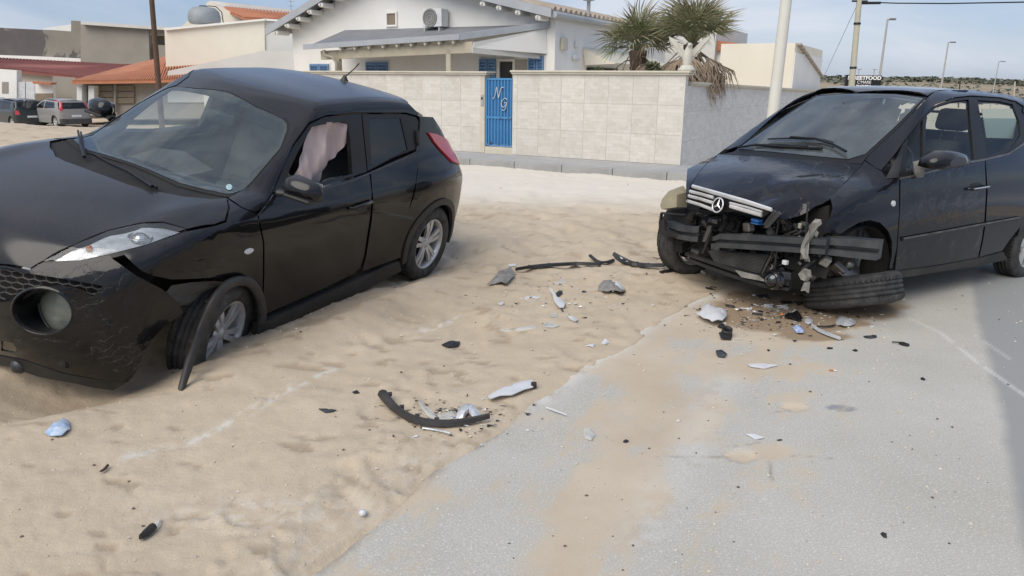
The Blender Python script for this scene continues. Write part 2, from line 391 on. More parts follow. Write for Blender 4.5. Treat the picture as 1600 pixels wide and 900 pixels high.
        V = [Vector(p) for p in poly]; faces = [list(range(len(poly)))]; 
        for h in hl: b = len(V); V += [Vector(p) for p in h]; faces.append(list(range(b, b + len(h))))
        nb = len(V); V += [Vector(p) for p in G]
        vo, eo, fo, *_ = delaunay_2d_cdt(V, [], faces, 1, 1e-7)
        Q = np.array([tuple(p) for p in vo]); T = [list(f) for f in fo]
        cen = np.array([Q[f].mean(0) for f in T]); keep = inside(cen, poly)
        for h in hl: keep &= ~inside(cen, h)
        T = [f for f, k in zip(T, keep) if k]
        P, hit = s.lift(ch, Q); N = s.grad(P)
        if disp is not None:
            P2 = disp(P.copy(), N); 
            # normals follow the dent
            e = .01; 
            P = P2; N = None
        made = []
        for mir in ((1, -1) if mirror else (1,)):
            PP = P * np.array([1, mir, 1.0]); NN = N * np.array([1, mir, 1.0]) if N is not None else None
            if NN is None:
                NN = np.zeros_like(PP)
                for f in T:
                    nn = np.cross(PP[f[1]] - PP[f[0]], PP[f[2]] - PP[f[0]]); nn *= np.sign(nn @ s.grad(PP[f[:1]])[0] + 1e-12)
                    for i in f: NN[i] += nn
                NN /= (np.linalg.norm(NN, axis=1, keepdims=True) + 1e-12)
            TT = []
            for f in T:
                nn = np.cross(PP[f[1]] - PP[f[0]], PP[f[2]] - PP[f[0]]); TT.append(f if nn @ (NN[f[0]] + NN[f[1]] + NN[f[2]]) > 0 else f[::-1])
            n = len(PP); outer = PP + NN * off; inner = PP + NN * (off - thick); edges = {}
            for f in TT:
                for i in range(len(f)):
                    a, b = f[i], f[(i + 1) % len(f)]
                    if (b, a) in edges: del edges[(b, a)]
                    else: edges[(a, b)] = 1
            F = [list(f) for f in TT]; kinds = [0] * len(TT)
            if thick > 0:
                for (a, b) in edges: F.append([a, n + a, n + b, b]); kinds.append(1)
                if solid:
                    for f in TT: F.append([n + i for i in f[::-1]]); kinds.append(2)
            vs = [tuple(p) for p in outer] + ([tuple(p) for p in inner] if thick > 0 else [])
            me = bpy.data.meshes.new(name); me.from_pydata(vs, [], F); me.polygons.foreach_set('use_smooth', [True] * len(F))
            cn = []
            for f, k in zip(F, kinds):
                if k == 0: cn += [tuple(NN[i]) for i in f]
                elif k == 2: cn += [tuple(-NN[i - n]) for i in f]
                else:
                    p = [np.array(vs[i]) for i in f]; q = np.cross(p[1] - p[0], p[2] - p[0]); q = q / (np.linalg.norm(q) + 1e-12); cn += [tuple(q)] * 4
            me.materials.append(mat); me.normals_split_custom_set(cn)
            o = bpy.data.objects.new(name, me); COL.objects.link(o); o.parent = parent or s.root
            if label: o['label'] = label
            made.append(o)
        return made if mirror else made[0]

def P_(*a):
    """list of sightings from flat u, v numbers"""
    return [('p', a[i], a[i + 1]) for i in range(0, len(a), 2)]

def wheel(parent, name, loc, R=.334, wd=.215, rim=.225, rot=(0, 0, 0), style='double', flat=0.0, side=1, treads=True, rimmat=None):
    """hub with a tyre, a rim and spokes; axis along y, outer face towards +y (side=1)"""
    h = MB(); h.lathe([(0, .03), (.05, .03), (.06, .02), (.14, .0), (.14, -.02), (0, -.02)], n=32); hub = h.build(name, MT['dark'], parent); hub.location = loc; hub.rotation_euler = rot
    hw = wd / 2; t = MB(); prof = [(rim * .97, hw * .80), (rim * 1.02, hw * .93), (rim + (R - rim) * .3, hw * 1.02), (rim + (R - rim) * .6, hw * 1.03), (R - .022, hw * .96), (R - .006, hw * .86), (R, hw * .74)]
    gr = []
    for gy in (.48, .16, -.16, -.48):
        gr += [(R + .001, (gy + .07) * hw), (R - .009, (gy + .05) * hw), (R - .009, (gy - .05) * hw), (R + .001, (gy - .07) * hw)]
    prof = prof + gr + [(r, -y) for r, y in prof[::-1]]
    t.lathe(prof, n=72)
    if treads:
        for i in range(60):
            a = 2 * PI * i / 60
            for sy in (.62, -.62):
                M = Matrix.Rotation(-a, 3, 'Y'); c = M @ Vector((R - .001, sy * hw, 0)); t.box(c, (.010, hw * .26, R * .055), M)
    ty = t.build('tyre', MT['rubber'], hub)
    if flat:
        for q in ty.data.vertices:
            zc = q.co.z
            lim = -(R - flat)
            if zc < lim: q.co.z = lim + (zc - lim) * .12; q.co.y *= 1.0 + (lim - zc) * 2.2
    sg = side
    r = MB(); r.lathe([(rim, hw * .86 * sg), (rim * .985, hw * .9 * sg), (rim * .94, hw * .84 * sg), (rim * .91, hw * .5 * sg), (rim * .88, -hw * .8 * sg), (rim * .97, -hw * .88 * sg)], n=48)
    rm = r.build('rim', rimmat or MT['alloy'], hub)
    sp = MB()
    y1 = hw * .55 * sg; y0 = hw * .72 * sg
    def spoke(a0, a1, w0, w1, r0=.045, r1=rim * .95):
        p = []
        for (rr, a, w_) in ((r0, a0, w0), (r1, a1, w1)):
            c = Vector((math.cos(a) * rr, 0, math.sin(a) * rr)); tn = Vector((-math.sin(a), 0, math.cos(a))); p += [c + tn * w_ / 2, c - tn * w_ / 2]
        q = [p[0], p[1], p[3], p[2]]; f = lambda pt, y: (pt.x, y, pt.z)
        d = .022 * sg; mid = [(a_ + b_) / 2 for a_, b_ in zip((q[0], q[1]), (q[3], q[2]))]
        vs = [f(q[0], y1 + .004 * sg), f(q[1], y1 + .004 * sg), f(mid[1], (y0 + y1) / 2 + .01 * sg), f(q[2], y0), f(q[3], y0), f(mid[0], (y0 + y1) / 2 + .01 * sg)]
        vs += [(x, y - d, z) for x, y, z in vs]
        sp.add(vs, [(0, 1, 2, 5), (5, 2, 3, 4), (6, 11, 8, 7), (11, 10, 9, 8), (0, 5, 11, 6), (5, 4, 10, 11), (1, 7, 8, 2), (2, 8, 9, 3), (0, 6, 7, 1), (4, 3, 9, 10)])
    for i in range(5):
        a = 2 * PI * i / 5 + .3
        if style == 'double':
            spoke(a - .28, a - .17, .030, .040); spoke(a + .28, a + .17, .030, .040)
        else: spoke(a, a, .05, .075)
    sp.lathe([(0, y1 + .014 * sg), (.028, y1 + .013 * sg), (.034, y1 + .004 * sg), (.066, y1 + .001 * sg), (.07, y1 - .02 * sg)], n=24)
    sp.build('spokes', rimmat or MT['alloy'], hub)
    return hub
# ------------------------------------------------------------------ the black crossover stuck in the sand
def juke_f():
    Wp = curve([(-3.4, .74), (-3.1, .83), (-2.75, .885), (-2.4, .895), (-1.9, .872), (-1.3, .868), (-.7, .872), (-.3, .885), (.1, .895), (.4, .880), (.7, .80), (1.0, .66)])
    Wz = curve([(-.2, -.07), (.15, -.035), (.3, -.015), (.5, -.012), (.7, -.002), (.84, -.005), (.94, -.03), (1.02, -.075), (1.1, -.125), (1.25, -.175), (1.4, -.225), (1.5, -.265), (1.57, -.31), (1.7, -.40)])
    Hc = curve([(-1.4, 1.12), (-.5, 1.105), (-.2, 1.085), (0, 1.07), (.2, 1.045), (.4, 1.00), (.58, .945), (.70, .88), (.80, .78), (1.1, .4)])
    Rc = curve([(-3.6, 1.05), (-3.1, 1.30), (-2.9, 1.40), (-2.6, 1.505), (-2.2, 1.565), (-1.8, 1.585), (-1.4, 1.582), (-1.1, 1.56), (-.9, 1.52), (-.6, 1.40), (0, 1.15)])
    Fx = curve([(-.2, .66), (.15, .71), (.28, .77), (.4, .80), (.55, .82), (.7, .81), (.82, .775), (.92, .71), (1.0, .60), (1.2, .3)])
    Bx = curve([(-.2, -3.0), (.2, -3.16), (.4, -3.26), (.6, -3.29), (.85, -3.27), (1.0, -3.18), (1.12, -3.07), (1.3, -2.90), (1.42, -2.78), (1.6, -2.64)])
    def f(P):
        x, y, z = P[:, 0], np.abs(P[:, 1]), P[:, 2]
        W = Wp(x) + Wz(z) + .045 * bump2(x, z, -2.62, .96, .36, .14) + .02 * bump2(x, z, -2.53, .60, .5, .28) + .022 * bump2(x, z, 0, .78, .45, .2) - .03 * bump2(x, z, -1.3, .55, .75, .22) - .012 * bump2(x, z, -1.3, .98, .8, .05)
        W = W + .035 * bump2(x, z, .05, .99, .45, .08)
        hood = Hc(x + .10 * (y / .7)**2) - .020 * (y / .6)**2 - .015 * np.clip((y - .62) / .3, 0, 2)**2 + .020 * np.exp(-((y - .70) / .10)**2) * np.exp(-((x - .15) / .4)**2)
        ws = 1.065 + .575 * (-(x + .20) - .26 * (y / .7)**2) - .02 * (x + .6)**2
        roof = Rc(x) - .028 * (y / .6)**2 - .03 * np.clip((y - .50) / .2, 0, 2)**2
        T = smax(hood, smin(ws, roof, .03), .012)
        front = Fx(z) - .24 * (y / .8)**2.6 - x
        back = x - Bx(z) - .20 * (y / .8)**2.6
        side = W - y
        g = smin(side, T - z, .045)
        g = smin(g, front, .07); g = smin(g, back, .06)
        return smin(g, z + .15, .04)
    return f
JUKE = Car('parked_crossover', juke_f(), (-2.611, 4.603, 0.0), (math.radians(-11.75), math.radians(1.17), math.radians(245.55)),
           'black crossover with torn front wheel arch and airbags out, stuck nose first in the sand', 'car')
def arch(cx, cz, r, a0, a1, n=18): return [(cx + r * math.cos(math.radians(a0 + (a1 - a0) * i / n)), cz + r * math.sin(math.radians(a0 + (a1 - a0) * i / n))) for i in range(n + 1)]
def sp(c, *a):
    """sightings → side chart points"""
    return [tuple(c.px(a[i], a[i + 1])[[0, 2]]) for i in range(0, len(a), 2)]

def wiper(C, pts_arm, pts_blade, off=.03):
    b = MB(); A = [C.px(*p) + np.array([.01, 0, .02 + .01 * i]) for i, p in enumerate(pts_arm)]; b.tube(A, [.011, .008, .006][:len(A)], 6)
    B = [C.px(*p) + np.array([.004, 0, .016]) for p in pts_blade]; b.tube(B, .007, 5); b.tube([p + np.array([-.004, 0, -.010]) for p in B], .004, 4)
    return b.build('windshield_wiper', MT['gasket'], C.root)

def rounded_block(name, c, d, mat, parent, bev=.05, rot=(0, 0, 0), sub=1, deform=None):
    b = MB(); b.box((0, 0, 0), d, None, 0, bev); o = b.build(name, mat, parent); o.location = c; o.rotation_euler = rot
    for p in o.data.polygons: p.use_smooth = True
    if deform:
        for q in o.data.vertices: q.co = Vector(deform(q.co))
    return o
def seat(C, x, y, z, wd=.50, h=.62, rake=.28):
    base = MB(); base.box((0, 0, 0), (.50, wd, .16), None, 0, .06); s = base.build('seat', MT['seat'], C.root); s.location = (x, y, z); s.rotation_euler = (0, -.1, 0)
    b = MB(); b.box((0, 0, h / 2), (.13, wd, h), None, 0, .055); k = b.build('seat_back', MT['seat'], s); k.location = (-.26, 0, .03); k.rotation_euler = (0, -rake, 0)
    hd = MB(); hd.box((0, 0, .10), (.09, .27, .18), None, 0, .042); hd.tube([(0, .06, -.09), (0, .06, .02)], .007, 6); hd.tube([(0, -.06, -.09), (0, -.06, .02)], .007, 6)
    q = hd.build('headrest', MT['seat'], s); q.location = (-.26 - math.sin(rake) * (h + .08), 0, .03 + math.cos(rake) * (h + .08)); q.rotation_euler = (0, -rake * .6, 0)
    for o in (s, k, q):
        for p in o.data.polygons: p.use_smooth = True
def steering_wheel(C, c, R=.185, tilt=.45):
    b = MB(); n = 40; b.tube([(0, math.cos(2 * PI * i / n) * R, math.sin(2 * PI * i / n) * R) for i in range(n + 1)], .014, 8, cap=False, up=(1, 0, 0))
    b.lathe([(0, .03), (.05, .03), (.075, .01), (.075, -.02), (0, -.02)], ax='x', n=24)
    for a in (PI * .03, PI * .97, PI * 1.5): b.tube([(0, math.cos(a) * .06, math.sin(a) * .06), (.0, math.cos(a) * R, math.sin(a) * R)], [.02, .013], 6, flat=.5)
    b.tube([(0, 0, 0), (.35, 0, -.05)], .04, 8)
    o = b.build('steering_wheel', MT['blackp'], C.root); o.location = c; o.rotation_euler = (0, -tilt, 0); return o

def car_interior(C, xdash, zdash, wd, xs, xr, zseat, floor=.24, xend=-2.9):
    d = MB()
    prof = [(xdash + .42, zdash - .02), (xdash + .1, zdash), (xdash - .08, zdash - .03), (xdash - .16, zdash - .12), (xdash - .13, zdash - .30), (xdash + .05, zdash - .55), (xdash + .42, zdash - .55)]
    M = Matrix(((1, 0, 0, 0), (0, 0, 1, 0), (0, 1, 0, 0), (0, 0, 0, 1)))
    d.prism(prof, -wd / 2, wd / 2, M); d.box((xdash - .10, wd * .26, zdash + .0), (.24, .36, .07), None, 0, .03); d.box((xdash - .22, 0, zdash - .35), (.35, .22, .35), None, 0, .03)
    d.build('dashboard', MT['inner'], C.root)
    f = MB(); f.box(((xdash + xend) / 2, 0, floor), (abs(xend - xdash) + .4, wd, .05)); f.box((xdash + .46, 0, (floor + zdash) / 2 - .05), (.04, wd, zdash - floor - .12)); f.build('cabin_floor', MT['inner'], C.root)
    seat(C, xs, wd * .26, zseat); seat(C, xs, -wd * .26, zseat)
    b = MB(); b.box((xr, 0, zseat + .02), (.50, wd * .92, .18), None, 0, .07); b.box((xr - .28, 0, zseat + .33), (.14, wd * .9, .60), Matrix.Rotation(-.25, 3, 'Y'), 0, .06)
    for y in (-.36, .36): b.box((xr - .40, y * wd / 1.4, zseat + .68), (.08, .26, .15), None, 0, .04)
    r = b.build('rear_seat', MT['seat'], C.root)
    m = MB(); m.box((0, 0, 0), (.03, .24, .075), None, 0, .015); m.tube([(0, 0, .03), (.03, 0, .09)], .01, 6); m.build('rear_view_mirror', MT['blackp'], C.root).location = (C.mirror_at)

def build_juke():
    J = JUKE; BP = MT['black_paint']; TR = MT['trim']
    hood_rear = P_(354, 309, 330, 311, 289, 307, 258, 301, 231, 297, 200, 288)
    hood = [(.80, 0.0)] + P_(0, 414, 46, 421, 68, 408, 117, 382, 171, 359, 220, 348, 256, 347, 293, 358, 335, 351, 352, 345, 357, 325) + hood_rear
    J.panel('hood', 'T', hood, BP, res=.045, sym=(.79, .042))
    gtop = P_(449, 193, 443, 186, 400, 167, 350, 149)
    gl = P_(279, 285, 318, 295, 352, 302, 363, 302, 394, 284, 439, 231, 449, 204) + gtop
    glp = J.outline('T', gl)
    J.panel('windshield', 'T', glp, MT['windshield'], res=.07, sym=(-.225, -.965), thick=0, off=-.002, gap=.004)
    # black border printed round the glass and the cowl in front of it
    gi = J.outline('T', P_(285, 281, 318, 290, 350, 297, 361, 295, 391, 279, 434, 229, 443, 205, 442, 196, 436, 190, 396, 172, 348, 155))
    gi = [(-.235, 0)] + [p for p in gi if p[1] > .01] + [(-.94, 0)]; gi += [(x, -y) for x, y in gi[1:-1][::-1]]
    J.panel('windshield_surround', 'T', J.outline('T', P_(277, 289, 318, 299, 352, 306, 367, 306, 397, 287, 444, 232, 454, 204, 453, 189, 446, 183, 400, 164, 350, 145)), MT['cowl'], res=.05, sym=(-.205, -.98), thick=.006, off=-.006, gap=0, holes=[gi])
    J.panel('cowl_cover', 'T', J.outline('T', hood_rear[::-1] + P_(366, 304, 352, 299, 318, 291, 285, 283)), MT['cowl'], res=.05, sym=(.055, -.24), thick=.01, off=-.014, gap=-.006)
    seam = (446, 184, 466, 169, 528, 162, 617, 159, 639, 162)
    J.panel('roof', 'T', J.outline('T', P_(350, 147, 400, 165, 441, 185, 452, 184, 466, 172, 495, 170, 528, 166.5, 570, 163.5, 617, 161.5, 640, 164)), BP, res=.06, sym=(-.975, -2.80), off=-.004, gap=0)
    frame_line = (423, 306, 457, 227, 483, 191, 510, 180, 550, 176, 634, 176, 652, 181)
    pil = P_(357, 309, 365, 305, 395, 286, 441, 233, 452, 206, 452, 194, 446, 184, *seam[2:]) + P_(655, 178) + [('p', frame_line[i], frame_line[i + 1]) for i in range(len(frame_line) - 2, -1, -2)] + P_(415, 320, 400, 332, 380, 325)
    J.panel('pillar_and_roof_rail', 'C', pil, BP, mirror=True, res=.04)
    # front door
    J.panel('front_door', 'C', P_(428, 303, 506, 293, 550, 279, 577, 269, 581, 300, 580, 325, 578, 342, 569, 400, 563, 418, 553, 428, 500, 454, 409, 494, 411, 470, 413, 430, 413, 380, 404, 336, 415, 322), BP, mirror=True)
    win = P_(489, 198, 515, 193, 538, 190, 545, 194, 548, 215, 552, 271, 496, 285, 450, 288, 452, 270, 467, 238)
    J.panel('front_door_frame', 'C', P_(428, 300, 459, 228, 485, 193, 511, 182, 550, 178, 566, 178, 575, 268, 550, 276, 506, 290), MT['gasket'], mirror=True, off=-.008, holes=[win], thick=.035)
    J.panel('rear_door_frame', 'C', P_(567, 178, 634, 178, 652, 183, 656, 190, 655, 209, 650, 233, 617, 246, 576, 267), MT['gasket'], mirror=True, off=-.008, holes=[P_(578, 186, 627, 185, 638, 234, 588, 259, 582, 255)], thick=.03)
    J.panel('rear_window', 'C', P_(577, 185, 628, 184, 640, 235, 587, 261, 581, 257), MT['dark_glass'], mirror=True, off=-.014, thick=0)
    g = J.panel('passenger_window', 'C', win, MT['glass'], mirror=True, off=-.016, thick=0); [bpy.data.objects.remove(q_) for q_ in g]   # the front panes are gone
    J.panel('belt_moulding', 'C', P_(500, 295, 550, 280, 617, 251, 652, 235, 652, 239, 617, 256, 550, 285, 500, 299), MT['beam'], mirror=True, off=.004, thick=.012, gap=.012)
    J.panel('rear_door', 'C', P_(579, 268, 617, 251, 650, 237, 654, 250, 650, 285, 640, 325, 646, 350, 636, 372, 628, 402, 600, 412, 566, 424, 572, 400, 581, 342, 583, 313), BP, mirror=True)
    # rear quarter and tail
    A = arch(-2.53, .334, .405, 168, 14)
    qp = sp(J, 655, 181, 661, 187, 666, 196)
    quarter = [tuple(qp[0]), (-2.62, 1.40)] + [(-2.76, 1.28), (-2.89, 1.14), (-3.00, 1.00), (-3.06, .85), (-3.06, .5), (-3.0, .30), (-2.935, .30)] + arch(-2.53, .334, .405, 185, 22) + sp(J, 640, 325, 650, 285, 653, 250, 650, 235, 655, 209, 656, 190)
    J.panel('rear_quarter_panel', 'S', quarter, BP, mirror=True, res=.045)
    J.panel('rear_bumper', 'S', [(-3.06, .84), (-3.06, .5), (-3.0, .30), (-3.16, .30), (-3.24, .6), (-3.19, .84)], BP, mirror=True, off=.003, res=.03)
    tl = [J.lift('S', [(-3.05, z)])[0][0] for z in (.28, .5, .7, .85, 1.0)] + [J.lift('S', [(-2.90, 1.13)])[0][0], J.lift('S', [(-2.77, 1.28)])[0][0]]
    half = [(p[1] - .01, p[2]) for p in tl]; poly = half + [(-y, z) for y, z in half[::-1]]
    J.panel('tailgate', 'B', poly, BP, res=.06, gap=0)
    J.panel('rear_windshield', 'B', [(.45, 1.12), (.40, 1.33), (-.40, 1.33), (-.45, 1.12)], MT['dark_glass'], res=.06, off=.006, thick=0, smooth=2)
    J.panel('spoiler', 'T', [(-2.78, .47), (-2.90, .40), (-2.93, 0), (-2.90, -.40), (-2.78, -.47)], BP, res=.05, thick=.03, off=.012, smooth=1)
    J.panel('tail_lamp', 'S', sp(J, 667, 207, 680, 209, 694, 216, 706, 226, 716, 240, 718, 258, 706, 254, 690, 238, 677, 223), MT['red'], mirror=True, off=.016, thick=.03, res=.03)
    # arch flares and sills
    for nm, cx, a0, a1 in (('rear_wheel_flare', -2.53, -12, 190),):
        J.panel(nm, 'S', arch(cx, .334, .372, a0, a1) + arch(cx, .334, .428, a1, a0), TR, mirror=True, off=.014, thick=.035, res=.03, gap=0)
    fl = J.panel('front_wheel_flare', 'S', arch(0, .334, .372, -5, 190) + arch(0, .334, .428, 190, -5), TR, mirror=True, off=.014, thick=.035, res=.03, gap=0); bpy.data.objects.remove(fl[0])
    J.panel('sill_trim', 'C', P_(622, 408, 600, 416, 545, 442, 470, 476, 402, 506, 400, 522, 440, 510, 545, 466, 600, 436, 626, 422), TR, mirror=True, off=.012, thick=.05, gap=0)
    # front wing, torn away above the wheel
    J.panel('front_wing', 'C', P_(356, 311, 380, 326, 402, 334, 411, 380, 411, 430, 409, 492, 404, 494, 398, 468, 388, 448, 373, 435, 355, 438, 330, 434, 300, 436, 268, 437, 240, 431, 222, 424, 208, 412, 192, 396, 231, 382, 294, 361, 335, 353, 354, 347, 359, 325), BP, thick=.01)
    right = J.panel('front_wing', 'S', J.outline('S', P_(356, 311, 402, 334, 411, 380, 411, 430)) + [(-.42, .30)] + arch(0, .334, .405, 185, 20) + [(.46, .62), (.40, .88)] + J.outline('S', P_(294, 361, 335, 353, 354, 347, 359, 325)), BP, mirror=True); bpy.data.objects.remove(right[0])
    # wheel-house liners
    for cx in (0, -2.53):
        for sy in (1, -1):
            b = MB(); yo = .86 if (cx or sy < 0) else .70; b.lathe([(.40, .0), (.40, yo - 1.16 + .14)], c=(cx, yo, .36), n=24, a0=-.25, a1=PI + .25); b.lathe([(.40, .56 - yo), (.05, .56 - yo)], c=(cx, yo, .36), n=24, a0=-.25, a1=PI + .25)
            o = b.build('wheel_house', MT['dark'], J.root, fixn=False)
            if sy < 0: o.scale = (1, -1, 1)
    b = MB()                                                     # creased splash guard showing where the wing is torn
    rows = [[(255, 462), (268, 446), (300, 441), (335, 439), (358, 441)], [(276, 478), (290, 462), (318, 452), (340, 446), (360, 446)], [(300, 476), (312, 466), (330, 457), (345, 450), (362, 449)]]
    g_ = [[J.pp(u, v, 'y', .835 - .03 * i + .012 * ((j + i) % 2)) for j, (u, v) in enumerate(r)] for i, r in enumerate(rows)]
    vs = [p for r in g_ for p in r]; fs = [(i * 5 + j, i * 5 + j + 1, i * 5 + j + 6, i * 5 + j + 5) for i in range(2) for j in range(4)]
    b.add(vs, fs, 0, False); b.build('splash_guard', mottled('grey_liner', (.13, .13, .125), (.07, .069, .066), .7, 9, .3), J.root)
    # bumper skin with its grille opening and round lamp recess
    c0, ea, eb = (67, 486), 46, 35
    ell = lambda s_, k=28: [('p', c0[0] + ea * s_ * math.cos(2 * PI * i / k) , c0[1] + eb * s_ * math.sin(2 * PI * i / k) + .06 * ea * s_ * math.cos(2 * PI * i / k)) for i in range(k)]
    gr = J.mid(417) + P_(10, 419, 44, 427, 90, 434, 162, 446, 145, 463, 124, 453, 108, 448, 89, 446, 60, 450, 40, 458, 18, 470, 6, 473) + J.mid(475)
    # the corner of the bumper has been pushed out and down, off its clips
    def sag(P, N):
        k = np.clip((P[:, 1] - .45) / .4, 0, 1)**1.5; kz = np.clip((.75 - P[:, 2]) / .4, 0, 1); P = P + N * (.02 * k)[:, None]
        for i in range(len(P)):
            q = Vector(P[i]) * 5; P[i] += N[i] * .010 * mnoise.noise(q) * k[i]
        return P
    bump_out = J.mid(412) + P_(8, 415, 46, 423, 66, 411, 124, 408, 172, 400, 178, 407, 213, 430, 250, 450, 277, 471, 281, 486, 249, 512, 232, 532, 224, 545, 216, 570, 205, 589, 190, 596, 150, 590, 100, 582, 40, 562, 12, 556) + J.mid(552)
    J.panel('front_bumper', 'C', bump_out, MT['black_scuffed'], holes=[gr, ell(1.0), P_(2, 532, 20, 536, 26, 545, 22, 552, 2, 548)], mirror=True, disp=sag, thick=.012, gap=0)
    J.panel('bumper_lip', 'C', J.mid(553) + P_(12, 558, 40, 564, 100, 584, 150, 592, 190, 597, 202, 594, 190, 602, 178, 609, 150, 606, 124, 600, 60, 588, 20, 574) + J.mid(566), MT['blackp'], mirror=True, off=.004, thick=.03, gap=0)
    b = MB(); b.box(J.px(30, 545) - np.array([.10, 0, 0]), (.06, .5, .12), None, 0, .02); b.build('bumper_undertray', MT['dark'], J.root)
    b = MB(); q0 = J.px(28, 572); b.lathe([(0, .03), (.03, .025), (.045, 0), (.04, -.03)], c=q0, ax='x', n=16); b.build('tow_eye_cover', MT['beam'], J.root)
    J.panel('grille_backing', 'C', gr, MT['dark'], mirror=True, off=-.05, thick=0, gap=-.05)
    b = MB()
    for k in range(7):
        v0 = 419 + k * 9.0
        row = []
        for u in range(-24, 166, 9):
            v = v0 + max(0, (u + 20)) * .14 + 2.5 * ((u // 9 + k) % 2)
            row.append((u, v))

        inside_px = lambda u, v: (v < (473 if u < 5 else (470 - (u - 5) * .34 if u < 60 else (449 if u < 92 else 449 + (u - 92) * .30)))) and v > (415 if u < 40 else 424 + (u - 40) * .17) and u < 160
        pts = [J.px(u, v) + np.array([-.020, 0, 0]) if inside_px(u, v) else None for u, v in row]
        for i in range(len(pts) - 1):
            if pts[i] is not None and pts[i + 1] is not None: b.tube([pts[i], pts[i + 1]], .0060, 4, cap=False)
            if pts[i] is not None and (i + k) % 2 == 0:
                u, v = row[i]
                if inside_px(u, v + 6): b.tube([pts[i], J.px(u + 2, v + 7) + np.array([-.020, 0, 0])], .0042, 4, cap=False)
    b.build('grille', MT['grille_black'], J.root)
    # recess and lamp
    ring = [J.px(p[1], p[2]) for p in ell(1.0)]; n = len(ring)
    lc, lr = (89, 484), 25.5; xl = float(np.mean([p[0] for p in ring])) - .10
    lamp = [J.pp(lc[0] + lr * 1.12 * math.cos(2 * PI * i / n), lc[1] + lr * 1.12 * math.sin(2 * PI * i / n), 'x', xl) for i in range(n)]
    b = MB(); nn = J.grad(np.array(ring)); out = [r + m * .010 for r, m in zip(ring, nn)]; far = J.px(c0[0], c0[1])
    outw = [r + (r - np.mean(ring, 0)) * .05 + m * .008 for r, m in zip(ring, nn)]; outw2 = [r + (r - np.mean(ring, 0)) * .11 - m * .001 for r, m in zip(ring, nn)]
    mid = [r * .55 + l * .45 + (np.array(r) - np.mean(ring, 0)) * .12 for r, l in zip(ring, lamp)]
    loops = [outw2, outw, out, ring, mid, lamp]; vs = [p for l in loops for p in l]
    b.add(vs, [(k * n + i, k * n + (i + 1) % n, (k + 1) * n + (i + 1) % n, (k + 1) * n + i) for k in range(len(loops) - 1) for i in range(n)], 0, True)
    b.build('lamp_recess', BP, J.root, fixn=False)
    cc = J.pp(lc[0], lc[1], 'x', xl); rad = float(np.linalg.norm(lamp[0] - cc)) / 1.12
    b = MB(); b.lathe([(0, -.06), (rad * .4, -.055), (rad * .8, -.03), (rad, 0)], ax='x', n=32); h = b.build('round_headlamp', MT['silver_plastic'], J.root); h.location = cc
    b = MB(); b.lathe([(0, .028), (rad * .4, .025), (rad * .8, .012), (rad, 0)], ax='x', n=32); b.build('lamp_lens', glass('yellowed_lens', (.62, .66, .58), (.32, .34, .29), .55, .08), h)
    b = MB(); b.lathe([(rad, -.005), (rad * 1.0, .012), (rad * 1.1, .012), (rad * 1.16, -.005)], ax='x', n=32); b.build('lamp_bezel', MT['gasket'], h)
    # upper lamp unit
    hl = P_(67, 408, 117, 382, 171, 360, 220, 349, 256, 348, 292, 358, 262, 370, 231, 380, 178, 394, 124, 406)
    for nm, mt, of, ex in (('running_light', MT['lens'], .002, {}),):
        J.panel(nm, 'C', hl, mt, mirror=True, off=of, thick=0, gap=.01)
    def dish(P, N):
        t = np.array([mnoise.noise(Vector(p) * 9) for p in P]); return P + N * (.012 * t)[:, None]
    J.panel('lamp_reflector', 'C', hl, MT['silver_plastic'], mirror=True, off=-.028, thick=0, gap=.02, disp=dish)
    J.panel('lamp_trim', 'C', P_(46, 421, 68, 409, 124, 407, 178, 395, 231, 381, 292, 359, 290, 364, 231, 386, 180, 400, 124, 411, 66, 413), MT['gasket'], mirror=True, off=-.006, thick=.02, gap=-.01)
    b = MB(); q = J.px(212, 366) - np.array([.03, 0, .02]); b.lathe([(0, .02), (.02, .018), (.045, .0), (.05, -.02)], c=q, ax='z', n=20); b.lathe([(.05, .0), (.056, .006), (.062, 0)], c=q, ax='z', n=20); b.build('lamp_projector', MT['chrome'], J.root)
    b = MB(); q = J.px(134, 386) - np.array([.02, 0, .022]); b.lathe([(0, .025), (.012, .022), (.016, .0), (.0, -.005)], c=q, ax='z', n=14); b.build('indicator_bulb', MT['orange'], J.root)
    # rear view mirrors
    for sy in (1, -1):
        b = MB(); b.box((0, 0, 0), (.17, .26, .175), None, 0, .08); o = b.build('door_mirror', BP, J.root); o.scale = (.86, .86, .86) if sy < 0 else (1, 1, 1)
        for q in o.data.vertices:
            t = (q.co.y + .12) / .24; q.co.z *= 1 - .25 * max(0, t); q.co.x += -.03 * t; q.co.x = q.co.x * (1.0 if q.co.x > -.0 else .6)
            q.co.y *= sy
        for p in o.data.polygons: p.use_smooth = True
        c = J.pp(474, 297, 'y', .975) if sy > 0 else J.pp(157, 168, 'y', -.93); o.location = c
        a = MB(); a.tube([(0.0, -.10 * sy, -.05), (.015, -.17 * sy, -.06)], [.035, .045], 8, flat=.6); a.build('mirror_arm', MT['blackp'], o)
        s_ = MB(); s_.box((0, 0.005 * sy, -.045), (.152, .20, .028), None, 0, .012); s_.build('mirror_skirt', MT['blackp'], o)
        g = MB(); g.box((-.062, 0, .0), (.006, .18, .10), None, 0, .0); g.build('mirror_glass', MT['chrome'], o)
    # handles, repeater, antenna
    for sy in (1, -1):
        for (uu, vv) in (((545, 325), (578, 313)),):
            a, c = J.px(*uu), J.px(*vv); b = MB(); mid = (a + c) / 2 + np.array([0, .035, .003]); b.tube([a + [0, .004, 0], a + [-.02, .03, 0], mid, c + [.02, .03, 0], c + [0, .004, 0]], [.012, .014, .014, .014, .012], 8, flat=.8); o = b.build('door_handle', BP, J.root)
            if sy < 0: o.scale = (1, -1, 1)
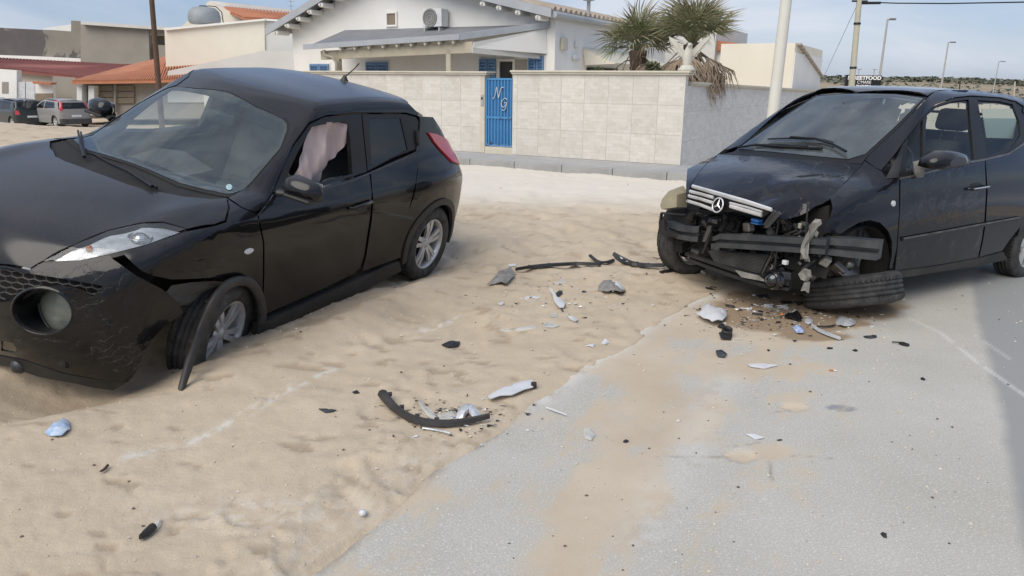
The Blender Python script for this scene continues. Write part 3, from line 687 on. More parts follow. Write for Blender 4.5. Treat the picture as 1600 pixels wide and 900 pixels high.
    J.panel('handle_cup', 'C', P_(556, 326, 562, 318, 572, 318, 575, 324, 568, 332, 560, 332), MT['gasket'], off=.001, thick=0, smooth=2, mirror=True)
    q = sp(J, 388, 392)[0]; e = [(q[0] + .040 * math.cos(t), q[1] + .019 * math.sin(t)) for t in np.linspace(0, 2 * PI, 20, endpoint=False)]
    J.panel('side_repeater', 'S', e, MT['white_plastic'], off=.010, thick=.012, res=.015, mirror=True); e2 = [(q[0] + .016 * math.cos(t), q[1] + .010 * math.sin(t)) for t in np.linspace(0, 2 * PI, 12, endpoint=False)]
    J.panel('repeater_bulb', 'S', e2, MT['silver_plastic'], off=.013, thick=.004, res=.015)
    qa, qb = sp(J, 652, 203)[0], sp(J, 655, 228)[0]
    J.panel('rear_door_handle', 'S', [(qa[0] - .01, qa[1]), (qa[0] + .02, qa[1]), (qb[0] + .03, qb[1]), (qb[0] - .01, qb[1])], MT['blackp'], off=.012, thick=.02, res=.03, mirror=True, smooth=1)
    at = J.px(538, 126); b = MB(); b.lathe([(0, .045), (.012, .042), (.022, .02), (.036, .0)], c=at, ax='z', n=16); tip = J.pp(561, 99, 'x', at[0] - .13); b.tube([at + [0, 0, .03], at * .3 + tip * .7, tip], [.006, .0045, .006], 8); b.build('roof_antenna', MT['blackp'], J.root)
    # wipers
    wiper(J, [(240, 296), (200, 273)], [(146, 244), (170, 257), (200, 271), (246, 297)]); wiper(J, [(134, 250), (128, 232), (124, 213)], [(133, 246), (130, 228), (127, 210)])
    # interior
    J.mirror_at = (-.92, 0, 1.33)
    car_interior(J, -.72, .93, 1.36, -1.30, -2.05, .52, .26, -2.75)
    J.panel('cabin_side', 'S', [(-.55, .32), (-2.15, .32), (-2.2, .80), (-2.15, 1.10), (-1.4, 1.04), (-.75, .98), (-.5, .97)], MT['inner'], mirror=True, off=-.075, thick=.01, res=.08)
    J.panel('headliner', 'T', [(-1.02, .50), (-2.7, .42), (-2.7, -.42), (-1.02, -.50)], MT['cloth'] if False else mottled('headliner_cloth', (.20, .20, .19), (.16, .16, .155), .95), off=-.045, thick=.01, res=.1)
    steering_wheel(J, (-1.0, .37, .92)); 
    # spent airbags
    def sheet(name, rows, mat, parent, wob=.02, sd=0):
        m = len(rows[0]); P = [Vector(p) for r in rows for p in r]
        nsub = 9; R_ = len(rows); vs = []; 
        U = (R_ - 1) * nsub + 1; V_ = (m - 1) * nsub + 1
        for i in range(U):
            a = min(i // nsub, R_ - 2); fa = i / nsub - a
            for j in range(V_):
                b_ = min(j // nsub, m - 2); fb = j / nsub - b_
                p = (P[a * m + b_] * (1 - fa) + P[(a + 1) * m + b_] * fa) * (1 - fb) + (P[a * m + b_ + 1] * (1 - fa) + P[(a + 1) * m + b_ + 1] * fa) * fb
                w_ = mnoise.noise(Vector((p.x * 7 + sd, p.y * 7, p.z * 3))) * wob + mnoise.noise(Vector((p.x * 18 + sd, p.y * 14, p.z * 6))) * wob * .4
                vs.append(p + Vector((w_ * .5, w_, w_ * .2)))
        b = MB(); b.add(vs, [(i * V_ + j, i * V_ + j + 1, (i + 1) * V_ + j + 1, (i + 1) * V_ + j) for i in range(U - 1) for j in range(V_ - 1)], 0, True); o = b.build(name, mat, parent, fixn=False)
        return o
    y = .60
    A = lambda u, v, yy: tuple(J.pp(u, v, 'y', yy))
    sheet('curtain_airbag', [[A(488, 194, .61), A(515, 190, .61), A(548, 188, .58)], [A(473, 232, .63), A(508, 225, .64), A(543, 215, .60)], [A(463, 260, .66), A(495, 255, .66), A(524, 245, .62)], [A(455, 283, .68), A(478, 288, .68), A(502, 268, .63)], [A(452, 292, .68), A(475, 298, .68), A(497, 292, .64)]], MT['cloth'], J.root, .075)
    sheet('seat_airbag', [[A(500, 285, .55), A(520, 277, .5), A(545, 272, .5)], [A(495, 300, .6), A(520, 295, .6), A(548, 290, .6)]], MT['white_plastic'], J.root, .03, 5)
    b = MB(); b.tube([A(546, 200, .6), A(550, 235, .62), A(550, 280, .66)], .012, 6, flat=.4); b.build('door_seal', MT['greybrk'], J.root)
    sheet('dashboard_airbag', [[(-.62, -.5, .96), (-.62, -.25, .97), (-.62, .0, .95)], [(-.85, -.5, 1.00), (-.85, -.25, 1.04), (-.85, .02, .98)], [(-.98, -.5, .90), (-1.0, -.25, .88), (-.97, 0, .85)]], MT['seat'], J.root, .04, 9)
    # sticker, bottle on the dashboard
    q = [J.px(358 + 5 * math.cos(t), 293 + 4.5 * math.sin(t)) for t in np.linspace(0, 2 * PI, 12, endpoint=False)]; n0 = J.grad(np.array(q[:1]))[0]
    b = MB(); b.plate([p + n0 * .003 for p in q], .001); b.build('round_sticker', mottled('sticker', (.45, .60, .62), (.25, .38, .42), .5, 60), J.root)
    b = MB(); c = J.px(201, 252) - np.array([.0, 0, .07]); b.tube([c + [0, .07, 0], c, c - [0, .05, 0], c - [0, .07, 0], c - [0, .09, 0]], [.022, .024, .022, .012, .012], 10); b.build('spray_bottle', MT['white_plastic'], J.root)
    # running gear
    wheel(J.root, 'wheel', (-2.53, .775, .334), flat=.035)
    wheel(J.root, 'wheel', (-2.53, -.775, .334)); wheel(J.root, 'wheel', (0, -.775, .334))
    c = J.pp(341, 521, 'y', .80); wheel(J.root, 'wheel', (c[0], .75, c[2]), rot=(math.radians(-6), .5, math.radians(12)), flat=.02)
    # torn-off arch moulding curling over the wheel
    gy = lambda u, v: float(((gp(u, v, gz(*gp(u, v)[:2])) + np.array([0, 0, .02]) - J.loc) @ J.R)[1])
    pts = [(283, 611, gy(283, 611)), (300, 560, (gy(283, 611) + .97) / 2), (315, 515, .97), (333, 475, .97), (352, 450, .95), (372, 440, .93), (392, 443, .92), (406, 462, .905), (411, 490, .895), (409, 505, .89)]
    C3 = [Vector(J.pp(u, v, 'y', yy)) for u, v, yy in pts]; C4 = []
    for i in range(len(C3) - 1):
        p0, p1, p2, p3 = C3[max(i - 1, 0)], C3[i], C3[i + 1], C3[min(i + 2, len(C3) - 1)]
        for k in range(4):
            t = k / 4; C4.append(.5 * ((2 * p1) + (-p0 + p2) * t + (2 * p0 - 5 * p1 + 4 * p2 - p3) * t * t + (-p0 + 3 * p1 - 3 * p2 + p3) * t**3))
    C4.append(C3[-1]); b = MB(); k = len(C4); vs = []
    for i, p in enumerate(C4):
        t = (C4[min(i + 1, k - 1)] - C4[max(i - 1, 0)]).normalized(); yv = Vector((0, 1, 0)); s1 = t.cross(yv).normalized(); wdt = (.030 if i > 3 else .012 + .006 * i)
        for a, h_ in ((-1, -.018), (-1, 0), (-.75, .012), (.5, .014), (.95, .004), (1, -.018)): vs.append(p + s1 * a * wdt + yv * h_)
    b.add(vs, [(i * 6 + j, i * 6 + j + 1, (i + 1) * 6 + j + 1, (i + 1) * 6 + j) for i in range(k - 1) for j in range(5)] + [(i * 6 + 5, i * 6, (i + 1) * 6, (i + 1) * 6 + 5) for i in range(k - 1)], 0, True); b.add(vs[:6], [(0, 1, 2, 3, 4, 5)]); b.add(vs[-6:], [(5, 4, 3, 2, 1, 0)])
    for i in (6, 12, 18, 24): b.box(C4[i] + Vector((0, -.03, 0)), (.012, .05, .012))
    b.build('torn_arch_moulding', TR, J.root, label='black arch moulding torn loose and hanging over the front wheel')
# ------------------------------------------------------------------ the compact car with its front end torn off
def merc_f():
    Wp = curve([(-3.1, .74), (-2.8, .80), (-2.45, .845), (-2.0, .855), (-1.3, .858), (-.6, .856), (-.2, .85), (.1, .84), (.4, .80), (.6, .72), (.9, .60)])
    Wz = curve([(-.2, -.14), (.15, -.05), (.3, -.012), (.5, .0), (.7, -.002), (.85, -.012), (.98, -.035), (1.1, -.10), (1.25, -.175), (1.4, -.255), (1.5, -.325), (1.57, -.40), (1.7, -.48)])
    Hc = curve([(-1.4, 1.08), (-.4, 1.045), (-.1, 1.02), (.1, .985), (.3, .925), (.45, .86), (.56, .80), (.66, .70), (.9, .4)])
    Rc = curve([(-3.6, 1.25), (-3.0, 1.43), (-2.7, 1.49), (-2.3, 1.545), (-1.8, 1.58), (-1.3, 1.585), (-1.0, 1.565), (-.8, 1.53), (-.5, 1.43), (0, 1.2)])
    Fx = curve([(-.2, .50), (.2, .56), (.45, .62), (.6, .63), (.72, .62), (.82, .57), (.95, .40), (1.1, .1)])
    Bx = curve([(-.2, -2.7), (.25, -2.82), (.5, -2.88), (.8, -2.87), (1.0, -2.84), (1.2, -2.78), (1.4, -2.68), (1.6, -2.55)])
    def f(P):
        x, y, z = P[:, 0], np.abs(P[:, 1]), P[:, 2]
        W = Wp(x) + Wz(z) + .012 * bump2(x, z, 0, .55, .42, .25) + .012 * bump2(x, z, -2.42, .55, .42, .25)
        hood = Hc(x + .08 * (y / .7)**2) - .045 * (y / .7)**2
        ws = 1.02 + .63 * (-(x + .06) - .16 * (y / .7)**2) - .03 * (x + .5)**2
        roof = Rc(x) - .035 * (y / .6)**2 - .03 * np.clip((y - .48) / .2, 0, 2)**2
        T = smax(hood, smin(ws, roof, .07), .012)
        front = Fx(z) - .22 * (y / .8)**2.4 - x
        back = x - Bx(z) - .16 * (y / .8)**2.6
        g = smin(W - y, T - z, .05); g = smin(g, front, .07); g = smin(g, back, .07)
        return smin(g, z + .15, .04)
    return f
MERC = Car('wrecked_compact_car', merc_f(), (1.96, 5.835, .0), (math.radians(-1.2), math.radians(0), math.radians(212.5)),
           'dark compact car with its bumper gone, bonnet buckled and front wheel folded under', 'car')
def build_merc():
    M = MERC; NP = MT['navy_paint']; TR = MT['trim']; D = MT['dark']
    rear_edge = P_(1345, 256, 1290, 252, 1240, 249)
    # bonnet: rear edge at the screen, leading edge over the grille, crumpled towards the car's left corner
    hood_px = P_(1081, 288, 1123, 300, 1167, 314, 1206, 327, 1222, 333, 1240, 325, 1257, 317, 1296, 306, 1312, 293, 1326, 279, 1347, 257, 1290, 252, 1240, 249, 1180, 244, 1123, 241, 1106, 254, 1092, 270)
    def buckle(P, N):
        k = np.clip((P[:, 1] - .0) / .55, 0, 1)**1.3 * np.clip((P[:, 0] + .12) / .5, 0, 1)
        for i in range(len(P)):
            p = P[i]; q = Vector((p[0] * 4.5, p[1] * 4.0, 1.3)); w_ = mnoise.noise(q) * .085 + abs(mnoise.noise(q * 2.0)) * .040 - .022
            r = abs(math.sin(p[0] * 9 + p[1] * 7 + 2 * mnoise.noise(q * .6))) ** .5 * .040
            P[i] = p + N[i] * (k[i] * (w_ + r - .012)) + np.array([0, 0, -.035]) * k[i]**2 + N[i] * .004 * mnoise.noise(q * .8)
        return P
    M.panel('bonnet', 'C', hood_px, MT['navy_scuffed'], disp=buckle, res=.019, thick=.014, gap=0)
    gl = P_(1152, 232, 1210, 237, 1270, 243, 1325, 248, 1352, 240, 1400, 196, 1443, 153, 1400, 147, 1351, 146, 1310, 147, 1277, 150, 1266, 156, 1210, 193)
    M.panel('windshield', 'C', gl, MT['windshield_pale'], thick=0, off=-.002, res=.06, gap=.0)
    M.panel('windshield_surround', 'C', P_(1128, 240, 1146, 236, 1210, 190, 1264, 154, 1275, 147.5, 1310, 145.5, 1351, 144.5, 1400, 145.5, 1449, 151, 1404, 198, 1356, 242, 1346, 255, 1290, 251, 1240, 248, 1180, 243), MT['gasket'], off=-.006, thick=.01, gap=0,
            holes=[P_(1158, 231, 1210, 235, 1270, 240, 1322, 245, 1349, 237, 1396, 194, 1437, 155, 1400, 149.5, 1351, 148.5, 1310, 150, 1281, 152.5, 1270, 158, 1214, 194)])
    seam = (1448, 151, 1461, 143, 1485, 140, 1517, 140, 1575, 148, 1600, 155)
    roofp = [p for p in M.outline('T', P_(1351, 144.5, 1400, 145, 1448, 150, *seam[2:]))]
    cs = M.outline('T', P_(1351, 144.5, 1448, 150)); yl = cs[1][1]
    ed = M.outline('T', P_(*seam)); ed = [p for p in ed if p[0] > -2.3]
    side_y = float(np.mean([p[1] for p in ed[1:]]))
    rp_ = [(cs[0][0], 0.0), (cs[1][0] - .005, cs[1][1] * .6), (cs[1][0] - .012, yl)] + ed[1:] + [(-2.45, side_y - .01), (-2.62, .40), (-2.66, 0)]
    M.panel('roof', 'T', rp_, NP, sym=(cs[0][0], -2.66), res=.07)
    fr = (1377, 266, 1400, 238, 1412, 221, 1443, 182, 1463, 162, 1490, 152, 1518, 149, 1563, 152, 1588, 158, 1600, 166)
    M.panel('pillar_and_roof_rail', 'C', P_(1352, 250, 1358, 242, 1406, 198, 1450, 152, *seam[2:], 1612, 160, 1612, 175) + [('p', fr[i], fr[i + 1]) for i in range(len(fr) - 2, -1, -2)] + P_(1368, 262), NP, mirror=True, res=.03, gap=0)
    M.panel('front_door_frame', 'C', P_(1385, 279, 1404, 240, 1413, 222, 1444, 183, 1464, 163, 1490, 153, 1518, 150, 1522, 150, 1533, 251, 1507, 255, 1448, 270, 1406, 278), MT['gasket'], mirror=True, off=-.008, thick=.03, gap=0,
            holes=[P_(1417, 267, 1419, 215, 1446, 183, 1467, 165, 1491, 157, 1515, 154, 1524, 248, 1490, 253, 1448, 263)])
    M.panel('rear_door_frame', 'C', P_(1522, 150, 1563, 153, 1588, 159, 1602, 166, 1612, 190, 1610, 212, 1600, 224, 1575, 240, 1539, 250, 1533, 251), MT['gasket'], mirror=True, off=-.008, thick=.03, gap=0,
            holes=[P_(1529, 155, 1563, 157, 1584, 162, 1595, 191, 1597, 210, 1585, 227, 1544, 244)])
    M.panel('side_window', 'C', P_(1416, 268, 1418, 214, 1446, 182, 1467, 163, 1491, 156, 1516, 152, 1525, 249), MT['glass'], mirror=True, off=-.018, thick=0)
    M.panel('rear_side_window', 'C', P_(1528, 154, 1563, 155, 1586, 161, 1597, 191, 1598, 211, 1586, 229, 1543, 246), MT['glass'], mirror=True, off=-.018, thick=0)
    M.panel('quarter_light_bar', 'C', P_(1443, 184, 1448, 182, 1448, 263, 1443, 264), MT['gasket'], mirror=True, off=-.006, thick=.02, gap=0)
    # doors and wing
    M.panel('front_door', 'C', P_(1407, 281, 1448, 272, 1507, 257, 1539, 251, 1541, 300, 1538, 350, 1533, 380, 1528, 403, 1470, 414, 1398, 425, 1402, 388, 1406, 329), MT['navy_scuffed'], mirror=True)
    M.panel('rear_door', 'C', P_(1540, 251, 1575, 242, 1600, 226, 1612, 214, 1616, 300, 1598, 350, 1580, 372, 1566, 392, 1530, 402, 1535, 380, 1540, 350, 1543, 300), NP, mirror=True)
    M.panel('belt_moulding', 'C', P_(1407, 277, 1448, 268.5, 1507, 253, 1539, 247.5, 1575, 239, 1600, 222, 1601, 226, 1575, 243, 1539, 251.5, 1507, 257, 1448, 272, 1407, 281), MT['metal'], mirror=True, off=.004, thick=.012, gap=.004)
    M.panel('side_moulding', 'C', P_(1409, 372, 1470, 361, 1535, 349, 1590, 339, 1590, 343, 1535, 354, 1470, 366, 1409, 377), TR, mirror=True, off=.012, thick=.014, gap=.0)
    M.panel('moulding_strip', 'C', P_(1409, 371, 1470, 360, 1535, 348, 1592, 338, 1592, 340, 1535, 350.5, 1470, 362.5, 1409, 373.5), MT['metal'], mirror=True, off=.018, thick=.01, gap=.0)
    M.panel('front_wing', 'C', P_(1352, 252, 1369, 263, 1378, 268, 1386, 280, 1405, 279, 1405, 329, 1401, 388, 1393, 424, 1388, 424, 1393, 402, 1394, 378, 1388, 361, 1375, 348, 1359, 344, 1342, 348, 1326, 357, 1314, 365, 1293, 364, 1281, 361, 1289, 350, 1297, 339, 1301, 324, 1297, 308, 1312, 294, 1326, 280), NP, thick=.012, gap=.002)
    M.panel('front_wing', 'C', P_(1072, 312, 1072, 288, 1074, 264, 1098, 252, 1121, 242, 1105, 254, 1091, 270, 1079, 289), NP, thick=.012, gap=0)
    A = arch(-2.42, .29, .345, 185, 20)
    e1 = sp(M, 1612, 214)[0]; e2 = sp(M, 1600, 166)[0]
    M.panel('rear_quarter_panel', 'S', [e1, (e2[0], e2[1]), (-2.35, 1.40), (-2.55, 1.36), (-2.68, 1.0), (-2.70, .35), (-2.765, .30)] + A + [(-2.10, .50), (-2.05, .75)], NP, mirror=True, res=.06)
    hp = [M.lift('S', [(-2.67, z)])[0][0] for z in (.30, .6, .9, 1.15)] + [M.lift('S', [(-2.56, 1.36)])[0][0]]
    half = [(p[1] - .01, p[2]) for p in hp]; M.panel('tailgate', 'B', half + [(-y, z) for y, z in half[::-1]], NP, res=.08, gap=0, holes=[[(.48, 1.02), (.42, 1.34), (-.42, 1.34), (-.48, 1.02)]])
    M.panel('rear_windshield', 'B', [(.50, 1.0), (.44, 1.36), (-.44, 1.36), (-.50, 1.0)], MT['glass'], res=.08, thick=0, off=-.01)
    M.panel('sill_trim', 'C', P_(1393, 425, 1470, 414, 1530, 403, 1566, 393, 1572, 405, 1530, 414, 1470, 423, 1396, 435), TR, mirror=True, off=.010, thick=.05, gap=0)
    M.panel('wing_vent_trim', 'C', P_(1384, 279, 1405, 277, 1405, 274, 1411, 240, 1398, 250), MT['blackp'], off=-.002, thick=.01, gap=0)
    # handle, repeater, mirror
    a, c = M.px(1512, 295), M.px(1538, 291); b = MB(); b.tube([a, a + [-.015, .03, 0], (a + c) / 2 + [0, .035, 0], c + [.015, .03, 0], c], [.010, .012, .012, .012, .010], 8); b.build('door_handle', NP, M.root)
    b = MB(); b.tube([a + [-.01, .043, .004], c + [.01, .043, .004]], .005, 6); b.build('handle_trim', MT['chrome'], M.root)
    M.panel('handle_cup', 'C', P_(1514, 295, 1517, 286, 1530, 284, 1537, 290), MT['gasket'], off=.001, thick=0, smooth=2)
    q = sp(M, 1395, 318)[0]; e = lambda k: [(q[0] + k * math.cos(t), q[1] + k * math.sin(t)) for t in np.linspace(0, 2 * PI, 18, endpoint=False)]
    M.panel('side_repeater', 'S', e(.023), MT['white_plastic'], off=.009, thick=.01, res=.012); M.panel('repeater_bulb', 'S', e(.010), MT['silver_plastic'], off=.012, thick=.004, res=.01)
    for sy in (1,):
        y = .98; pts = [(1447, 262), (1452, 248), (1467, 236), (1484, 235), (1500, 239), (1506, 247), (1504, 257), (1486, 262), (1462, 265)]
        P3 = [M.pp(u, v, 'y', y) for u, v in pts]; c = sum(P3) / len(P3); b = MB(); n = len(P3); loops = []
        for (k, dy) in ((.55, -.10), (.9, -.075), (1.0, -.02), (.97, .03), (.8, .065), (.45, .085)): loops.append([c + (p - c) * k + np.array([0, dy, 0]) for p in P3])
        vs = [p for l in loops for p in l]; b.add(vs, [(k * n + i, k * n + (i + 1) % n, (k + 1) * n + (i + 1) % n, (k + 1) * n + i) for k in range(5) for i in range(n)], 0, True); b.add(loops[0], [list(range(n))]); b.add(loops[-1], [list(range(n))])
        o = b.build('door_mirror', MT['black_paint'], M.root)
        g = MB(); A0, A1, A2 = M.pp(1436, 275, 'y', .83), M.pp(1436, 258, 'y', .84), M.pp(1452, 256, 'y', .90); g.tube([A0, A1, A2], [.035, .045, .045], 8, flat=.6); g.build('mirror_arm', MT['greybrk'] if sy > 0 else MT['blackp'], o)
        if sy < 0: o.scale = (1, -1, 1)
    # wipers
    def wp(pts, r=.010, up=.018): 
        b = MB(); b.tube([M.px(u, v) + np.array([.006, 0, up]) for u, v in pts], r, 6); b.build('windshield_wiper', MT['gasket'], M.root)
    wp([(1153, 233), (1180, 229), (1220, 229), (1262, 232)], .009, .014); wp([(1322, 243), (1300, 231), (1275, 223), (1235, 220)], .010, .03); wp([(1200, 221), (1235, 220), (1285, 222), (1302, 227)], .007, .02); wp([(1180, 228), (1220, 231), (1285, 234)], .011, .01)
    # interior
    M.mirror_at = (-.78, 0, 1.36)
    car_interior(M, -.62, .98, 1.38, -1.18, -1.95, .58, .28, -2.5)
    M.panel('cabin_side', 'S', [(-.45, .32), (-2.05, .32), (-2.1, .80), (-2.05, 1.05), (-1.4, 1.0), (-.75, .95), (-.4, .93)], MT['inner'], mirror=True, off=-.07, thick=.01, res=.09)
    M.panel('headliner', 'T', [(-.95, .48), (-2.5, .42), (-2.5, -.42), (-.95, -.48)], MT['cabin'], off=-.045, thick=.01, res=.12)
    steering_wheel(M, (-.90, .36, .99)); 
    b = MB(); b.plate([M.pp(u, v, 'y', .60) for u, v in ((1533, 170), (1580, 170), (1595, 208), (1592, 217), (1540, 215))], .006); b.build('added_window_plate', MT['pale_plate'], M.root)  # pale plate added for the bright wall glimpsed through the far window
    # ---- what the torn-off front shows
    def strip(name, pts, wd, th, mat, lab=None, ax='x', folds=0):
        """pressed steel section following sightings (u, v, depth); wd vertical, th deep, with a groove"""
        b = MB(); C_ = [Vector(M.pp(u, v, 'x', x)) for u, v, x in pts]; k = len(C_); vs = []
        prof = [(-1, 0), (-1, 1), (-.35, 1), (-.2, .55), (.05, .55), (.2, 1), (1, 1), (1, 0)]
        for i, p in enumerate(C_):
            t = (C_[min(i + 1, k - 1)] - C_[max(i - 1, 0)]).normalized(); up = Vector((0, 0, 1)); f_ = t.cross(up).normalized()
            if f_.x < 0: f_ = -f_
            w_ = wd[i] if isinstance(wd, (list, tuple)) else wd
            for a, h in prof: vs.append(p + up * a * w_ / 2 + f_ * (h - 1) * th)
        m = len(prof); b.add(vs, [(i * m + j, i * m + (j + 1) % m, (i + 1) * m + (j + 1) % m, (i + 1) * m + j) for i in range(k - 1) for j in range(m)]); b.add(vs[:m], [tuple(range(m))]); b.add(vs[-m:], [tuple(range(m))])
        return b.build(name, mat, M.root, label=lab)
    strip('bumper_beam', [(1113, 378, .50), (1124, 376, .52), (1180, 379, .52), (1257, 384, .50), (1290, 386, .46)], [.075, .105, .105, .10, .10], .07, MT['beam'])
    strip('bumper_beam', [(1280, 384, .42), (1330, 388, .34), (1371, 392, .30)], [.11, .125, .125], .09, MT['beam'], 'broken end of the bumper beam reaching across the empty wheel arch')
    strip('bumper_beam', [(1040, 355, .42), (1060, 363, .46), (1082, 366, .50), (1091, 366, .48)], [.10, .11, .115, .12], .07, MT['beam'], 'crumpled left-hand piece of the bumper beam')
    b = MB(); q = lambda u, v, x=.44: M.pp(u, v, 'x', x)
    b.tube([q(1072, 336), q(1034, 333), q(1032, 345), q(1035, 362), q(1042, 366)], [.012, .018, .018, .02, .012], 6, flat=.6); b.plate([q(1032, 345), q(1040, 343), q(1042, 360), q(1090, 372), q(1042, 369), q(1032, 364)], .02); b.build('bumper_bracket', MT['blackp'], M.root)
    b = MB()                                                     # radiator: frame and a stack of fins
    r0, r1, r2, r3 = (M.pp(1110, 392, 'x', .40), M.pp(1205, 399, 'x', .40), M.pp(1191, 427, 'x', .42), M.pp(1120, 408, 'x', .42))
    rc = lambda s_, t_: (np.array(r0) * (1 - s_) + np.array(r1) * s_) * (1 - t_) + (np.array(r3) * (1 - s_) + np.array(r2) * s_) * t_
    b.plate([rc(0, 0), rc(1, 0), rc(1, 1), rc(0, 1)], .03); b.build('radiator', MT['fins_dark'], M.root)
    b = MB()
    for i in range(12): t_ = (i + .5) / 12; b.tube([rc(.02, t_) + [.034, 0, 0], rc(.97, t_) + [.034, 0, 0]], .0045, 4, flat=.7)
    b.tube([rc(1, 0), rc(1, 1)], .014, 6); b.tube([rc(0, 0), rc(1, 0)], .010, 6); b.tube([rc(0, 1), rc(1, 1)], .010, 6); b.build('radiator_fins', MT['fins'], M.root)
    bk = MB(); bk.plate([q(1075, 325, .22), q(1215, 345, .22), q(1300, 320, .22), q(1296, 405, .22), q(1225, 430, .22), q(1080, 405, .22)], .03); bk.build('engine_block', D, M.root)
    for k, (u, v, x, dx) in enumerate(((1150, 350, .30, .16), (1235, 350, .26, .14), (1215, 412, .30, .12), (1270, 410, .26, .14), (1095, 395, .34, .10), (1260, 355, .22, .12), (1178, 352, .33, .09))):
        b = MB(); b.box((0, 0, 0), (.14, dx, dx * .8), None, 0, .02); b.tube([(.07, -dx * .3, 0), (.09, -dx * .3, -dx * .5)], dx * .13, 8); b.tube([(.08, dx * .2, dx * .1), (.085, dx * .2, -dx * .2)], dx * .16, 8); o = b.build('engine_part', (D, MT['metal'], MT['blackp'])[k % 3], M.root); o.location = M.pp(u, v, 'x', x); o.rotation_euler = (random.uniform(-.4, .4), random.uniform(-.3, .3), random.uniform(-.3, .3)); jitter_mesh(o, .02, 14, k)
    b = MB()                                                     # wheel-arch liner and rusty hub showing in the left arch
    b.lathe([(.36, .0), (.36, -.34)], c=(.0, .82, .31), n=24, a0=.1, a1=PI + .2); b.lathe([(.36, -.34), (.0, -.34)], c=(.0, .82, .31), n=24, a0=.25, a1=PI - .1); b.build('wheel_house', D, M.root, fixn=False)
    for sx, sy in ((0, -1), (-2.42, 1), (-2.42, -1)):
        b = MB(); b.lathe([(.35, .0), (.35, -.30)], c=(sx, .83, .30), n=24, a0=-.2, a1=PI + .2); b.lathe([(.35, -.30), (.0, -.30)], c=(sx, .83, .30), n=24, a0=-.2, a1=PI + .2); o = b.build('wheel_house', D, M.root, fixn=False); o.scale = (1, sy, 1)
    b = MB(); b.plate([M.pp(u, v, 'y', .66) for u, v in ((1316, 362), (1340, 351), (1367, 350), (1366, 366), (1362, 378), (1318, 378))], .01); b.tube([M.pp(u, v, 'y', .70) for u, v in ((1362, 356), (1377, 366), (1386, 385), (1388, 400))], .008, 6); b.build('liner_scrap', MT['grey_liner2'], M.root)
    b = MB(); b.lathe([(0, .012), (.10, .012), (.105, 0), (.10, -.012), (0, -.012)], n=30); b.lathe([(0, .06), (.03, .055), (.035, .012)], n=12); b.box((.07, .0, .03), (.06, .07, .10), None, 0, .01); o = b.build('brake_disc', MT['metal'], M.root); o.location = M.pp(1322, 418, 'y', .70); o.rotation_euler = (.9, .3, .2)
    b = MB(); b.tube([M.pp(u, v, 'y', .62) for u, v in ((1266, 428), (1290, 432), (1312, 446))], .016, 8); b.tube([M.pp(u, v, 'y', .55) for u, v in ((1285, 400), (1305, 425), (1330, 440))], .02, 8); b.tube([M.pp(u, v, 'y', .66) for u, v in ((1348, 372), (1345, 395), (1335, 430))], .018, 8); b.build('suspension_arm', MT['metal'], M.root)
    b = MB()
    for k in range(5): t = k / 4; b.lathe([(.055, 0), (.065, .008), (.055, .016)], c=M.pp(1336 + 3 * t, 368 + 30 * t, 'y', .62), ax='z', n=18)
    b.build('suspension_spring', MT['metal'], M.root)
    # lower cross-member
    strip('lower_crossmember', [(1070, 400, .42), (1100, 411, .46), (1150, 428, .48), (1200, 442, .48), (1232, 448, .44)], [.05, .07, .075, .08, .06], .07, MT['blackp'])
    b = MB(); b.plate([q(1150, 422, .50), q(1185, 430, .50), q(1198, 440, .50), q(1160, 433, .50)], .01); b.build('torn_air_duct', MT['greybrk'], M.root)
    # fog lamp hanging at the corner
    b = MB(); b.lathe([(0, .05), (.03, .045), (.055, .01), (.06, -.03), (0, -.06)], c=M.pp(1207, 437, 'x', .52), ax='x', n=20); b.lathe([(.055, .02), (.07, .0), (.075, -.03)], c=M.pp(1207, 437, 'x', .52), ax='x', n=20); b.build('fog_lamp', MT['gloss_dark'], M.root)
    # pale broken bracket pieces at the left corner
    def shard(name, pts, x, th, mat, lab=None, jit=.008):
        b = MB(); P = [Vector(M.pp(u, v, 'x', x + random.uniform(-.02, .02))) for u, v in pts]; c = sum(P, Vector()) / len(P); n = len(P); f_ = Vector((1, 0, 0))
        vs = P + [p * .85 + c * .15 + f_ * th for p in P] + [c + f_ * th * .5]
        fs = [tuple(range(n))] + [(i, (i + 1) % n, n + (i + 1) % n, n + i) for i in range(n)] + [(n + i, n + (i + 1) % n, 2 * n) for i in range(n)]
        b.add(vs, fs); return b.build(name, mat, M.root, label=lab)
    shard('headlamp_bracket', [(1268, 348), (1274, 342), (1283, 343), (1284, 350), (1278, 356), (1272, 368), (1262, 380), (1258, 393), (1264, 400), (1266, 410), (1258, 408), (1252, 396), (1254, 384), (1261, 368), (1268, 355)], .50, .025, MT['greybrk'], 'pale bracket torn loose at the bare corner')
    shard('headlamp_bracket', [(1250, 427), (1258, 419), (1267, 422), (1268, 432), (1262, 440), (1255, 437)], .50, .03, MT['greybrk']); shard('headlamp_bracket', [(1252, 455), (1258, 440), (1266, 440), (1264, 458), (1260, 454)], .50, .015, MT['greybrk'])
    # car's right headlamp seen from behind its cream housing
    b = MB(); o1 = [(1068, 290), (1074, 300), (1073, 324), (1044, 328), (1041, 321), (1045, 308), (1058, 293)]; P0 = [Vector(M.pp(u, v, 'x', .30)) for u, v in o1]; P1 = [p + Vector((.12, .03, .0)) for p in P0]; c = sum(P1, Vector()) / 7; P1 = [p * .8 + c * .2 for p in P1]
    b.add(P0 + P1, [tuple(range(7)), tuple(range(7, 14))] + [(i, (i + 1) % 7, 7 + (i + 1) % 7, 7 + i) for i in range(7)]); b.build('headlamp', MT['cream_plastic'], M.root)
    # chrome grille bars and the ring badge
    def G(u, v, off=.02):
        return M.px(u, v) + np.array([off, 0, 0])
